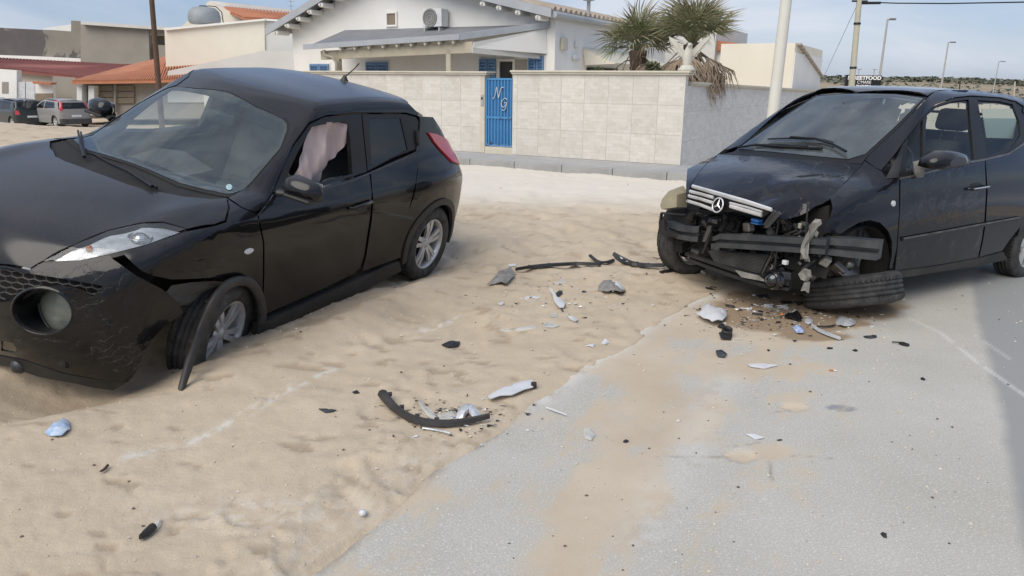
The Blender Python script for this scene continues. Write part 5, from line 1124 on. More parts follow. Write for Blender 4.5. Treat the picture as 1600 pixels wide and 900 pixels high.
class Frame:
    """local x along the street front (to the right), y away from the street, origin at the wall corner on the ground"""
    def __init__(s, o, yaw): s.o = np.array([o[0], o[1], 0.0]); s.yaw = yaw; s.e = np.array([math.cos(yaw), math.sin(yaw), 0]); s.n = np.array([-math.sin(yaw), math.cos(yaw), 0])
    def at(s, u, v, t):
        p = on_plane(u, v, s.o + s.n * t, s.n); d = p - s.o; return Vector((float(d @ s.e), float(d @ s.n), float(p[2])))
    def side(s, u, v, x):
        p = on_plane(u, v, s.o + s.e * x, s.e); d = p - s.o; return Vector((float(d @ s.e), float(d @ s.n), float(p[2])))
    def root(s, name, label, cat, loc=(0, 0, 0), group=None): 
        w_ = s.o + s.e * loc[0] + s.n * loc[1] + np.array([0, 0, loc[2]]); return empty(name, tuple(w_), (0, 0, s.yaw), label, cat, group)
FR = Frame(A0, YAW)
def slab(b, pts, depth, mi=0):
    """outline in a plane y=const (local), extruded away from the street"""
    n = len(pts); b.add([tuple(p) for p in pts] + [(p[0], p[1] + depth, p[2]) for p in pts], [tuple(range(n)), tuple(range(n, 2 * n))[::-1]] + [(i, n + i, n + (i + 1) % n, (i + 1) % n) for i in range(n)], mi); return b
def wall_obj(name, pts, depth, mat, parent, **k): return slab(MB(), pts, depth).build(name, mat, parent, **k)
def bx(x0, x1, y0, y1, z0, z1, bev=0): b = MB(); b.box(((x0 + x1) / 2, (y0 + y1) / 2, (z0 + z1) / 2), (x1 - x0, y1 - y0, z1 - z0), None, 0, bev); return b

# pavement with kerb stones
pv = FR.root('pavement', None, None); pv['kind'] = 'structure'
bx(-14, 2.2, -1.20, .05, -.2, .115).build('paving', MT['pgrey'], pv); k0 = bx(-.495, .495, -.07, .07, -.15, .125, .012).mesh('kerb_stone', MT['kerb'], True)
for i in range(16): o = link('kerb_stone', k0, None, pv); o.location = (1.7 - i * 1.0, -1.27, 0)
GX0, GX1 = FR.at(757, 200, 0)[0], FR.at(801, 200, 0)[0]; TOPZ = 1.74
# garden wall, right of the gate
def clad_wall(label, x0, x1, z0, z1, root):
    bx(x0 + .012, x1 - .012, .012, .22, z0 - .3, z1 - .01).build('wall_core', MT['render_grey'], root)
    tw = .50; th_ = (z1 - z0) / 3; tm = {}
    n = int(math.ceil((x1 - x0) / tw))
    for i in range(n):
        xa = x1 - tw * (i + 1); wd = tw
        if xa < x0: wd = (xa + tw) - x0; xa = x0
        if wd < .05: continue
        key = round(wd, 3)
        if key not in tm: tm[key] = bx(-wd / 2 + .0015, wd / 2 - .0015, -.012, .0, -th_ / 2 + .0015, th_ / 2 - .0015, .0008).mesh('tile', MT['clad'], True)
        for j in range(3): o = link('tile', tm[key], None, root); o.location = (xa + wd / 2, .012 + random.uniform(-.0012, .0012), z0 + th_ * (j + .5)); o.rotation_euler = (0, random.choice((0, PI)) * 0, 0)
r_ = FR.root('garden_wall', 'stone clad garden wall right of the blue gate, ending at the corner under the palms', 'wall'); wr = r_
clad_wall('', GX1, 0, .12, TOPZ, r_)
bx(GX1 - .03, .07, -.045, .30, TOPZ, TOPZ + .035, .01).build('coping', MT['coping'], r_); bx(GX1 - .05, .09, -.065, .32, TOPZ + .035, TOPZ + .075, .012).build('coping', MT['coping'], r_)
bx(-.012, .004, -.004, .03, .12, TOPZ).build('corner_strip', MT['whitepole'], r_); bx(GX1 - .006, GX1 + .008, -.004, .2, .12, TOPZ).build('corner_strip', MT['whitepole'], r_)
r_ = FR.root('garden_wall', 'stone clad garden wall left of the blue gate, behind the black crossover', 'wall')
clad_wall('', -13.0, GX0 - .10, .12, TOPZ - .02, r_); bx(-13, GX0 + .06, -.045, .30, TOPZ - .02, TOPZ + .015, .01).build('coping', MT['coping'], r_); bx(-13, GX0 + .09, -.065, .32, TOPZ + .015, TOPZ + .05, .012).build('coping', MT['coping'], r_)
bx(GX0 - .10, GX0 - .0, .0, .22, .12, TOPZ - .02).build('gate_pier', MT['coping'], r_)
b = bx(GX0 - .085, GX0 - .02, -.02, .0, 1.1, 1.32, .006); b.build('entry_phone', MT['galv'], r_); b = bx(GX0 - .07, GX0 - .035, -.028, -.02, 1.22, 1.27); b.build('entry_phone_panel', MT['blackp'], r_)
# side wall going away from the corner
r_ = FR.root('side_wall', 'stone clad side wall, greyed for shade, running away from the corner behind the compact car', 'wall')
zt = lambda t: 1.56 - .0125 * t
def sidestrip(x0, x1, z_off0, z_off1, t0=0.0, t1=24.0, zb=None):
    b = MB(); n = 12; vs = []
    for i in range(n + 1):
        t = t0 + (t1 - t0) * i / n; top = zt(t) + z_off1; bot = (zt(t) + z_off0) if zb is None else zb
        vs += [(x0, t, bot), (x1, t, bot), (x1, t, top), (x0, t, top)]
    b.add(vs, [(i * 4 + j, i * 4 + (j + 1) % 4, (i + 1) * 4 + (j + 1) % 4, (i + 1) * 4 + j) for i in range(n) for j in range(4)] + [(0, 1, 2, 3), tuple(range(n * 4, n * 4 + 4))[::-1]]); return b
sidestrip(-.20, -.014, 0, 0, .23, 24, -1.0).build('wall_core', MT['render_grey'], r_)
sw = sidestrip(-.013, 0, 0, -.005, .03, 24, -1.0); 
m_ = Mat('shaded_side_cladding', (.4, .4, .38), .6); g_ = m_.coord('Object'); x_, y_, z_ = m_.xyz(g_); vec = m_.n('ShaderNodeCombineXYZ', {0: y_, 1: z_, 2: 0.0}).outputs[0]
br = m_.n('ShaderNodeTexBrick', {'Vector': vec, 'Color1': (.64, .63, .60, 1), 'Color2': (.52, .51, .485, 1), 'Mortar': (.54, .53, .51, 1), 'Scale': 1.0, 'Mortar Size': .004, 'Brick Width': .18, 'Row Height': .068, 'Bias': -.1}).outputs[0]  # greyer than the front tiles: shaded-side tone put into the colours
br2 = m_.n('ShaderNodeTexBrick', {'Vector': vec, 'Color1': (1, 1, 1, 1), 'Color2': (.93, .93, .93, 1), 'Mortar': (.78, .78, .78, 1), 'Scale': 1.0, 'Mortar Size': .006, 'Brick Width': .5, 'Row Height': .54}, offset=0.0).outputs[0]
m_.set(Base_Color=m_.mix(m_.math('MULTIPLY', m_.ramp(m_.noise(vec, 7, 5, .7), .4, .7), .4), m_.mix(1.0, br, br2, 'MULTIPLY'), (.66, .65, .62))); sw.build('cladding', m_.m, r_)
sidestrip(-.25, .045, 0, .035, .32, 24).build('coping', MT['coping'], r_); sidestrip(-.27, .07, .036, .075, .32, 24).build('coping', MT['coping'], r_)
# gate
gt = FR.root('blue_gate', 'narrow blue metal gate with white script letters N and G, rusting at the foot', 'gate', (GX0, .06, 0)); gw = GX1 - GX0; zb, ztop = .27, 1.66
fr_ = MB(); fr_.box((.02, 0, (zb + ztop) / 2), (.04, .04, ztop - zb)); fr_.box((gw - .02, 0, (zb + ztop) / 2), (.04, .04, ztop - zb)); fr_.box((gw / 2, 0, ztop - .02), (gw - .08, .036, .04)); fr_.box((gw / 2, 0, zb + .02), (gw - .08, .036, .04)); fr_.box((gw / 2, 0, .86), (gw - .08, .036, .045)); fr_.build('gate_frame', MT['blue'], gt)
bx(.04, gw - .04, .004, .008, zb + .04, ztop - .04).build('gate_sheet', mottled('blue_gate_sheet', (.015, .10, .28), (.03, .15, .34), .6), gt)
sl = bx(-.013, .013, -.012, .003, zb + .04, ztop - .04).mesh('gate_bar', MT['blue'], True)
for i in range(8): o = link('gate_bar', sl, None, gt); o.location = (.075 + i * (gw - .15) / 7, 0, 0)
rst = MB()
for k in range(14): 
    x = random.uniform(.05, gw - .05); z = random.choice((.86, zb + .02, zb + .05)) + random.uniform(-.02, .02); s_ = random.uniform(.01, .03); rst.box((x, -.021, z), (s_, .002, s_ * random.uniform(.5, 1.6)))
tag(rst.build('rust_patch', MT['rust'], gt), kind='stuff')
bx(0, gw, -.05, .15, .10, .25, .01).build('gate_step', MT['coping'], gt)
def text_obj(name, body, size, mat, parent, loc, rot=(PI / 2, 0, 0), shear=0.0, extrude=.006, align='CENTER', sx=1.0, bold=0.0):
    cu = bpy.data.curves.new(name, 'FONT'); cu.body = body; cu.size = size; cu.shear = shear; cu.extrude = extrude; cu.align_x = align; cu.resolution_u = 4; cu.offset = bold
    t = bpy.data.objects.new(name, cu); COL.objects.link(t); dg = bpy.context.evaluated_depsgraph_get(); me = bpy.data.meshes.new_from_object(t.evaluated_get(dg)); bpy.data.objects.remove(t)
    me.materials.clear(); me.materials.append(mat); o = bpy.data.objects.new(name, me); COL.objects.link(o); o.parent = parent; o.location = loc; o.rotation_euler = rot; o.scale = (sx, 1, 1); return o
def script_letter(name, strokes, loc, sc):
    b = MB()
    for st in strokes:
        P3 = [Vector((x, 0, z)) for x, z in st]; C4 = []
        for i in range(len(P3) - 1):
            p0, p1, p2, p3 = P3[max(i - 1, 0)], P3[i], P3[i + 1], P3[min(i + 2, len(P3) - 1)]
            for k in range(4): t = k / 4; C4.append(.5 * ((2 * p1) + (-p0 + p2) * t + (2 * p0 - 5 * p1 + 4 * p2 - p3) * t * t + (-p0 + 3 * p1 - 3 * p2 + p3) * t**3))
        C4.append(P3[-1]); b.tube([p * sc for p in C4], [.065 * sc] * len(C4), 5, flat=.5)
    o = b.build(name, MT['whitepole'], gt); o.location = loc
script_letter('letter_n', [[(-.1, .02), (0, 0), (.12, .15), (.22, .55), (.30, .95), (.36, .98)], [(.34, .95), (.42, .5), (.52, .05)], [(.52, .05), (.66, .55), (.80, .92), (.95, 1.0), (1.0, .92)]], (gw * .30, -.03, 1.25), .23)
script_letter('letter_g', [[(.75, .80), (.62, .98), (.35, .92), (.12, .62), (.10, .28), (.28, .08), (.52, .18), (.68, .42), (.70, .55)], [(.45, .52), (.80, .55)], [(.70, .52), (.66, .2), (.55, -.12), (.35, -.25), (.15, -.15)]], (gw * .55, -.03, 1.06), .20)

# ---- the white house
T_ = 5.0; H = lambda u, v, t=T_: FR.at(u, v, t)
hs = FR.root('white_house', 'white gabled house with grey fascia and covered porch behind the garden wall', 'house', (0, 0, 0))
wl_, wr_ = H(457, 60)[0], H(868, 40)[0]; le, re = H(436, 50), H(877, 21); l2, r2 = H(517, 0), H(790, 0)
sl_ = (l2.z - le.z) / (l2.x - le.x); sr_ = (r2.z - re.z) / (re.x - r2.x); apx = ((re.z + sr_ * re.x) - (le.z - sl_ * le.x)) / (sl_ + sr_); apz = le.z + sl_ * (apx - le.x)
zl = lambda x: le.z + sl_ * (x - le.x); zr = lambda x: re.z + sr_ * (re.x - x)
gz0 = -.2
slab(MB(), [Vector((wl_, T_, gz0)), Vector((wr_, T_, gz0)), Vector((wr_, T_, zr(wr_) - .10)), Vector((apx, T_, apz - .10)), Vector((wl_, T_, zl(wl_) - .10))], 9.0).build('wall', MT['render_white'], hs)
for nm, (xa, za), (xb, zb_) in (('roof_slope', (le.x, le.z), (apx, apz)), ('roof_slope', (apx, apz), (re.x, re.z))):
    slab(MB(), [Vector((xa, T_ - .55, za - .02)), Vector((xb, T_ - .55, zb_ - .02)), Vector((xb, T_ - .55, zb_ + .05)), Vector((xa, T_ - .55, za + .05))], 9.8).build(nm, MT['slate'], hs)
    slab(MB(), [Vector((xa, T_ - .60, za - .14)), Vector((xb, T_ - .60, zb_ - .14)), Vector((xb, T_ - .60, zb_ + .075)), Vector((xa, T_ - .60, za + .075))], .048).build('fascia_board', MT['fascia'], hs)
# rafter ends under the verge, with white caps
def rafter(u, v):
    p = H(u, v); zz = (zl(p.x) if p.x < apx else zr(p.x)) - .22; b = MB(); b.box((p.x, T_ - .28, zz), (.15, .54, .14), None, 0, .03); o = b.build('rafter_end', MT['render_white'], hs); c = MB(); c.tube([(p.x - .02, T_ - .552, zz + .0), (p.x - .02, T_ - .60, zz)], .035, 10); c.build('rafter_cap', MT['whitepole'], o)
for u in (450, 468, 486, 504, 522, 541, 560, 770, 795, 824, 855): rafter(u, 40)
# right flank with tiled eaves
rr2 = MB(); ys = T_
tiles = MB(); yA, yB = T_ - .5, T_ + 9.0
for i in range(30):
    y0 = yA + (yB - yA) * i / 30; y1 = yA + (yB - yA) * (i + .55) / 30
    p0 = Vector((re.x + .02, (y0 + y1) / 2, re.z + .05)); p1 = Vector((re.x - 3.0, (y0 + y1) / 2, re.z + .05 + sr_ * 3.0)); tiles.tube([p0, p1], .10, 6)
tag(tiles.build('roof_tiles', MT['tilepale'], hs), kind='stuff'); MB().tube([(re.x + .04, yA, re.z - .06), (re.x + .04, yB, re.z - .06)], .085, 8).build('gutter', MT['fascia'], hs)
# small window, air conditioner, wall lamps
def framed(u0, v0, u1, v1, t, dep, root, fm, pm, fw=.05, nm='window'):
    a, c = FR.at(u0, v1, t), FR.at(u1, v0, t); x0, x1, z0, z1 = a.x, c.x, a.z, c.z; b = MB()
    for (xa, xb, za, zb_) in ((x0, x1, z1 - fw, z1), (x0, x1, z0, z0 + fw), (x0, x0 + fw, z0 + fw, z1 - fw), (x1 - fw, x1, z0 + fw, z1 - fw)): b.box(((xa + xb) / 2, t - dep / 2, (za + zb_) / 2), (xb - xa, dep, zb_ - za))
    w_ = b.build(nm, fm, root); bx(x0 + fw, x1 - fw, t - .012, t - .006, z0 + fw, z1 - fw).build('pane', pm, w_); return w_, (x0, x1, z0, z1)
framed(604, 18, 621, 42, T_ - .003, .05, hs, MT['render_white'], MT['wood'])
ac0, ac1 = H(674, 44), H(703, 15)
ac = FR.root('air_conditioner', 'white air conditioner unit mounted on the gable above the porch roof', 'air conditioner', (ac0.x, T_ - .45, ac0.z)); aw, ah = ac1.x - ac0.x, ac1.z - ac0.z
MB().box((aw / 2, .2, ah / 2), (aw, .36, ah), None, 0, .02).build('casing', MT['white_plastic'], ac); g = MB(); g.lathe([(.0, 0), (.23, 0), (.24, -.012), (.25, 0)], c=(aw * .40, .015, ah * .5), ax='y', n=28); gr_ = g.build('fan_grille', mottled('ac_grille', (.22, .22, .21), (.16, .16, .155)), ac)
for k in range(1): 
    r2_ = MB()
    for q in (.08, .15, .22): r2_.lathe([(q - .006, -.016), (q + .006, -.016)], c=(aw * .40, .015, ah * .5), ax='y', n=24)
    r2_.build('grille_rings', MT['galv'], ac)
bx(.05, .10, -.0, .42, -.12, -.02).build('bracket', MT['galv'], ac); bx(aw - .10, aw - .05, 0, .42, -.12, -.02).build('bracket', MT['galv'], ac)
# shuttered windows
def shutter(u0, v0, u1, v1, t, root=hs):
    a, c = FR.at(u0, v1, t), FR.at(u1, v0, t); x0, x1, z0, z1 = a.x, c.x, a.z, c.z; xm = (x0 + x1) / 2; w_ = bx(x0 - .04, x1 + .04, t - .02, t - .003, z0 - .04, z1 + .04).build('window', MT['render_white'], root)
    for (xa, xb) in ((x0, xm - .01), (xm + .01, x1)):
        b = MB(); fw = .05
        for (p, q, r, s_) in ((xa, xb, z1 - fw, z1), (xa, xb, z0, z0 + fw), (xa, xa + fw, z0 + fw, z1 - fw), (xb - fw, xb, z0 + fw, z1 - fw)): b.box(((p + q) / 2, t - .045, (r + s_) / 2), (q - p, .04, s_ - r))
        k = max(3, int((z1 - z0) / .09))
        for i in range(k): b.box(((xa + xb) / 2, t - .045, z0 + fw + (z1 - z0 - 2 * fw) * (i + .5) / k), (xb - xa - 2 * fw, .008, (z1 - z0) / k * .95), Matrix.Rotation(.6, 3, 'X'))
        b.build('shutter', MT['shutter'], w_)
shutter(487, 100, 515, 130, T_ - .002); shutter(574, 97, 607, 130, T_ - .002)
# door recess under the porch
D0, D1 = H(750, 0), H(850, 0)
for (u0, v0, u1, v1) in ((750, 92, 776, 135), (826, 88, 851, 135)): shutter(u0, v0, u1, v1, T_ - .004)
dr, q = framed(778, 92, 806, 150, T_ - .002, .06, hs, MT['whitepole'], MT['dark_open'], .07, 'door')
bx(H(806, 0).x, H(826, 0).x, T_ - .03, T_ - .004, gz0, H(810, 93).z).build('door_reveal', mottled('beige_reveal', (.36, .32, .27), (.30, .27, .23)), hs)
# porch: posts, beam, sloping roof and hanging side blind
PT = 3.1
pl_, pr_ = FR.at(478, 73, PT), FR.at(717, 57, PT); bz0 = pl_.z
wt = H(858, 38); 
rf = MB(); vs = [Vector((pl_.x, PT, pl_.z)), Vector((pr_.x, PT, pr_.z)), Vector((H(858, 38).x, T_, H(858, 38).z)), Vector((H(628, 53).x - 2.2, T_, H(858, 38).z))]
rf.add([tuple(p) for p in vs] + [(p.x, p.y, p.z - .07) for p in vs], [(0, 1, 2, 3), (7, 6, 5, 4), (0, 4, 5, 1), (1, 5, 6, 2), (2, 6, 7, 3), (3, 7, 4, 0)]); rf.build('porch_roof', MT['slate'], hs)
slab(MB(), [Vector((pl_.x - .05, PT - .07, pl_.z - .08)), Vector((pr_.x + .05, PT - .07, pr_.z - .08)), Vector((pr_.x + .05, PT - .07, pr_.z + .06)), Vector((pl_.x - .05, PT - .07, pl_.z + .06))], .06).build('porch_gutter', MT['fascia'], hs)
e0, e1 = Vector((pr_.x + .05, PT - .05, pr_.z)), Vector((wt.x + .03, T_ - .02, wt.z)); b = MB(); b.add([tuple(e0 + Vector((0, 0, .07))), tuple(e1 + Vector((0, 0, .07))), tuple(e1 - Vector((0, 0, .09))), tuple(e0 - Vector((0, 0, .09)))] + [tuple(p + Vector((-.05, 0, 0))) for p in (e0 + Vector((0, 0, .07)), e1 + Vector((0, 0, .07)), e1 - Vector((0, 0, .09)), e0 - Vector((0, 0, .09)))], [(0, 1, 2, 3), (7, 6, 5, 4), (0, 4, 5, 1), (1, 5, 6, 2), (2, 6, 7, 3), (3, 7, 4, 0)]); b.build('porch_verge_board', MT['fascia'], hs)
bm0, bm1 = FR.at(503, 86, PT + .15), FR.at(740, 76, PT + .15); slab(MB(), [Vector((bm0.x, PT + .1, bm0.z - .13)), Vector((bm1.x, PT + .1, bm1.z - .10)), Vector((bm1.x, PT + .1, pr_.z - .12)), Vector((bm0.x, PT + .1, pl_.z - .12))], .14).build('porch_beam', mottled('cream_beam', (.50, .45, .34), (.42, .37, .28)), hs)
for u in (527, 701): p = FR.at(u, 100, PT + .12); bx(p.x - .07, p.x + .07, PT + .10, PT + .24, -.1, pl_.z - .12).build('porch_post', mottled('cream_post', (.50, .46, .36), (.44, .40, .31)), hs)
b = MB(); p = [FR.at(u, v, PT - .02) for u, v in ((506, 78), (507, 86), (520, 90), (526, 98), (526, 125))]; b.tube(p, .045, 8); b.build('drain_pipe', mottled('drain_pipe_paint', (.36, .32, .25), (.30, .27, .21)), hs)
rj = bx(-.03, .03, -.02, .55, -.05, .03).mesh('rafter', MT['render_cream'], True)
for k in range(9): u = 532 + k * 22; p = FR.at(u, 77 - (u - 532) * .055, PT); o = link('rafter', rj, None, hs); o.location = (p.x, PT - .0, pl_.z + (pr_.z - pl_.z) * (p.x - pl_.x) / (pr_.x - pl_.x) - .11); o.rotation_euler = (.2, 0, 0)
s0 = [FR.side(u, v, pr_.x + .06) for u, v in ((742, 67), (742, 76))]
x_ = pr_.x + .02; bl = [Vector((x_, PT + .05, pr_.z - .10)), Vector((x_, T_ - .05, wt.z - .10)), Vector((x_, T_ - .05, pr_.z - .28)), Vector((x_, PT + .05, pr_.z - .22))]
p = [H(740, 66, PT), H(852, 45), H(854, 84), H(738, 75, PT)]
b = MB(); b.plate([tuple(q) for q in p], .03); b.build('porch_side_panel', MT['render_white'], hs)
p = [H(737, 74, PT - .02), H(842, 86, T_ - .05), H(842, 92, T_ - .05), H(737, 83, PT - .02)]; b = MB(); b.plate([tuple(q) for q in p], .06); b.build('rolled_blind', mottled('pale_blind', (.58, .57, .52), (.50, .49, .44)), hs)
# flank wall of the house going back, with its lamps, meter and awning
FX = wr_ + .002; F2 = lambda u, v: FR.side(u, v, FX)
for (u, v, w2, h2, nm, mt) in ((879, 69, .16, .32, 'wall_lamp', 'coping'), (898, 90, .20, .14, 'meter_box', 'white_plastic'), (899, 70, .10, .16, 'wall_lamp', 'white_plastic')):
    p = F2(u, v); bx(FX, FX + .10, p.y - w2, p.y + w2, p.z - h2 / 2, p.z + h2 / 2, .03).build(nm, MT[mt], hs)
a0, a1, a2, a3 = F2(911, 76), F2(985, 82), None, None
b = MB(); o1 = 1.0; b.plate([(FX, a0.y, a0.z), (FX, a0.y + 5, a0.z), (FX + o1, a0.y + 5, a0.z - .42), (FX + o1, a0.y, a0.z - .42)], .03); b.build('awning', mottled('cream_awning', (.62, .60, .50), (.54, .52, .43)), hs); b = MB(); b.plate([(FX, a0.y, a0.z), (FX + o1, a0.y, a0.z - .42), (FX + .1, a0.y, a0.z - .45)], .02); b.build('awning_side', MT['render_cream'], hs)
bx(FX, FX + .04, a0.y + .3, a0.y + 2.4, 0, a0.z - .5).build('flank_door', MT['dark_open'], hs)
tpz = H(1005, 10, T_ + 9)
# chimney-like roof bits, vent on roof
b = MB(); p = FR.at(920, 3, T_ + 1.0); b.lathe([(0, .12), (.12, .10), (.16, .04), (.05, .02), (.05, -.3)], c=p, ax='z', n=14); b.build('roof_vent', MT['fascia'], hs)
hb = FR.root('rear_house', 'cream back building with red tile edge behind the right-hand palm', 'house'); q0, q1 = FR.at(1083, 38, 16), FR.at(1120, 40, 16)
slab(MB(), [Vector((q0.x - 5, 16, -.5)), Vector((q1.x, 16, -.5)), Vector((q1.x, 16, q1.z)), Vector((q0.x - 5, 16, q0.z))], 5).build('wall', MT['render_grey'], hb); p = FR.at(1128, 68, 16.3); slab(MB(), [Vector((q1.x, 16.2, p.z - .3)), Vector((p.x + .6, 16.2, p.z)), Vector((q1.x, 16.2, p.z + .10))], 3).build('roof_edge', MT['terra'], hb); slab(MB(), [Vector((q1.x, 16.4, -.5)), Vector((p.x, 16.4, -.5)), Vector((p.x, 16.4, p.z - .1)), Vector((q1.x, 16.4, p.z - .1))], 3).build('wall', MT['render_white'], hb)
# outbuilding behind the side wall
ob = FR.root('white_outbuilding', 'plain cream building behind the side wall, left of the white lamp pole', 'building'); OT = 13.5; a, c = FR.at(1127, 70, OT), FR.at(1243, 67, OT)
bx(a.x, c.x, OT, OT + 6, -1, c.z).build('wall', MT['render_cream'], ob); d1 = FR.side(1262, 99, c.x + .0)
dd = [FR.side(u, v, c.x + .01) for u, v in ((1243, 66), (1250, 76), (1261, 99))]; 
bx(c.x + .002, c.x + .03, OT + .02, OT + 5.98, -1, c.z - .3).build('gable_wall', MT['render_white'], ob)
b = MB(); 
for i in range(12): b.box((c.x + .06, OT + .5 + i * .5, c.z - .06 - i * .085), (.16, .42, .06), Matrix.Rotation(-.17, 3, 'X'))
tag(b.build('roof_tiles', MT['tilepale'], ob), kind='stuff')

# eagle statue with raised wings on the wall corner
st = FR.root('eagle_statue', 'pale stone eagle with raised wings on the corner of the garden wall', 'statue', (-.03, .13, TOPZ + .075)); sc_ = 1.0
b = MB(); b.lathe([(.0, 0), (.16, 0), (.165, .03), (.13, .06), (.10, .10), (.0, .10)], ax='z', n=16); b.build('base', MT['statue'], st)
b = MB(); b.tube([(0, 0, .08), (.0, 0, .16), (.0, .0, .26), (.02, -.01, .36), (.03, -.03, .42)], [.07, .085, .095, .075, .05], 10); b.tube([(.03, -.03, .41), (.045, -.05, .455), (.05, -.09, .46), (.055, -.125, .435)], [.05, .048, .03, .008], 8); b.tube([(0, .0, .15), (-.02, .08, .10), (-.02, .12, .06)], [.05, .04, .02], 6, flat=.5); b.build('body', MT['statue'], st)
for sx in (1, -1):
    b = MB(); A1 = [(.05, .0, .34), (.16, .02, .46), (.27, .03, .56), (.38, .03, .61)]; A2 = [(.05, .02, .22), (.14, .04, .30), (.24, .04, .42), (.36, .03, .55)]
    for i in range(3):
        q = [Vector((x * sx, y, z)) for x, y, z in (A1[i], A1[i + 1], A2[i + 1], A2[i])]; b.plate(q, .03 * sx)
    for k in range(5): t = .2 + k * .18; i = min(int(t * 3), 2); f_ = t * 3 - i; p = Vector(A2[i]).lerp(Vector(A2[i + 1]), f_); b.box((p.x * sx, p.y, p.z - .02), (.035, .02, .09), Matrix.Rotation(.5 * sx, 3, 'Y'))
    b.build('wing', MT['statue'], st)

# fan palms
def palm(name_label, loc, trunk_h, n, R_, dead, seed):
    rr = random.Random(seed); t = empty('fan_palm', loc, (0, 0, 0), name_label, 'palm tree', 'fan palms behind the garden wall')
    b = MB(); k = 10; b.tube([(.04 * math.sin(i), .03 * math.cos(i * 1.3), trunk_h * i / k) for i in range(k + 1)], [.16 + .025 * (i % 2) for i in range(k + 1)], 10)
    for i in range(40): a = rr.uniform(0, 6.28); z = rr.uniform(.3, 1) * trunk_h; b.box((.17 * math.cos(a), .17 * math.sin(a), z), (.05, .05, .12), Euler((rr.uniform(-.5, .5), rr.uniform(-.5, .5), a)).to_matrix())
    b.build('trunk', mottled('palm_trunk', (.16, .11, .075), (.10, .07, .05), .95, 6), t)
    g1 = Mat('palm_leaf', (.07, .11, .035), .6); v = g1.coord(); oi = g1.n('ShaderNodeObjectInfo').outputs['Random']; c = g1.mix(oi, (.15, .18, .08), (.34, .31, .19)); rad = g1.math('GREATER_THAN', g1.n('ShaderNodeVectorMath', {0: v}, operation='LENGTH').outputs[1], R_ * .74); g1.set(Base_Color=g1.mix(g1.math('MULTIPLY', rad, .6), c, (.38, .31, .21)))
    g2 = mottled('dry_palm_leaf', (.36, .28, .205), (.22, .17, .125), .9, 5)
    protos = []
    for dry in (0, 1):
        for pv_ in range(3):
            b = MB(); pet = R_ * .42; nb = 22; b.tube([(0, 0, 0), (pet * .5, 0, .05), (pet, 0, .0)], [.018, .013, .010], 4)
            for i in range(nb):
                a = (i / (nb - 1) - .5) * (3.5 if not dry else 2.2); ln = R_ * rr.uniform(.5, .66) * (1 - .10 * abs(a)); w_ = .015; dz = (.04 * math.cos(a * 3)) - (.0 if not dry else .1)
                d = Vector((math.cos(a), math.sin(a), 0)); s1 = Vector((-d.y, d.x, 0)); p0 = Vector((pet, 0, 0)); m1 = p0 + d * ln * .55 + Vector((0, 0, dz + rr.uniform(-.02, .02))); e1 = p0 + d * ln + Vector((rr.uniform(-.04, .04), rr.uniform(-.04, .04), dz - ln * rr.uniform(.12, .4) * (1 + dry)))
                b.add([p0 + s1 * .004, p0 - s1 * .004, m1 - s1 * w_, m1 + s1 * w_ , e1, m1 + Vector((0, 0, -.012))], [(0, 1, 5), (1, 2, 5), (0, 5, 3), (5, 2, 4), (5, 4, 3)])
            protos.append(b.mesh('leaf', g2 if dry else g1.m))
    for i in range(n):
        fr = (i + .5) / n; dry = fr > 1 - dead; el = math.radians(86 - 112 * fr ** .9 + rr.uniform(-12, 12)) if not dry else math.radians(rr.uniform(-80, -15)); az = i * 2.399 + rr.uniform(-.3, .3)
        o = link('leaf', protos[(3 if dry else 0) + rr.randrange(3)], None, t); o.rotation_euler = (rr.uniform(-.5, .5), -el, az); 
        o.location = (.04 * math.cos(az), .04 * math.sin(az), trunk_h - (.0 if not dry else rr.uniform(0, .35))); s_ = rr.uniform(.8, 1.1); o.scale = (s_, s_, s_)
    return t
pA = FR.at(997, 78, 2.2); pB = FR.at(1082, 72, 1.9); W_ = lambda p: tuple(FR.o + FR.e * p.x + FR.n * p.y)
l_ = W_(pA); palm('fan palm rising over the wall left of the stone eagle', (l_[0], l_[1], 0.0), pA.z, 46, 1.05, .32, 4)
l_ = W_(pB); palm('fan palm with dead brown fronds drooping over the wall right of the stone eagle', (l_[0], l_[1], 0.0), pB.z + .05, 84, 1.08, .50, 9)
# small shrubs along the inside of the wall
for k, (u, v, r_u) in enumerate(((1020, 106, .15), (935, 110, .10))):
    p = FR.at(u, v, .8); b = MB(); rr = random.Random(k)
    for i in range(260):
        a, e2 = rr.uniform(0, 6.28), rr.uniform(-.3, 1.4); r0 = r_u * rr.uniform(.4, 1.1); c = Vector((r0 * math.cos(a) * math.cos(e2) * 1.3, r0 * math.sin(a) * math.cos(e2), r0 * math.sin(e2))); d1 = Vector((rr.uniform(-1, 1), rr.uniform(-1, 1), rr.uniform(-1, 1))).normalized() * .06; d2 = d1.orthogonal().normalized() * .018; b.add([c - d1, c + d2, c + d1, c - d2], [(0, 1, 2, 3)])
    w3 = W_(p); o = b.build('shrub', mottled('shrub_leaf', (.06, .085, .035), (.14, .13, .07), .8, 8), fixn=False); o.location = (w3[0], w3[1], p.z - .05)
    tag(o, ['green shrub just left of the eagle statue, above the wall', 'low dry shrub above the wall, left of the fan palms'][k], 'shrub', 'shrubs behind the garden wall')
    bb = MB(); bb.tube([(0, 0, -p.z + .05), (0, 0, 0)], .02, 5); bb.build('stem', MT['polewood'], o)

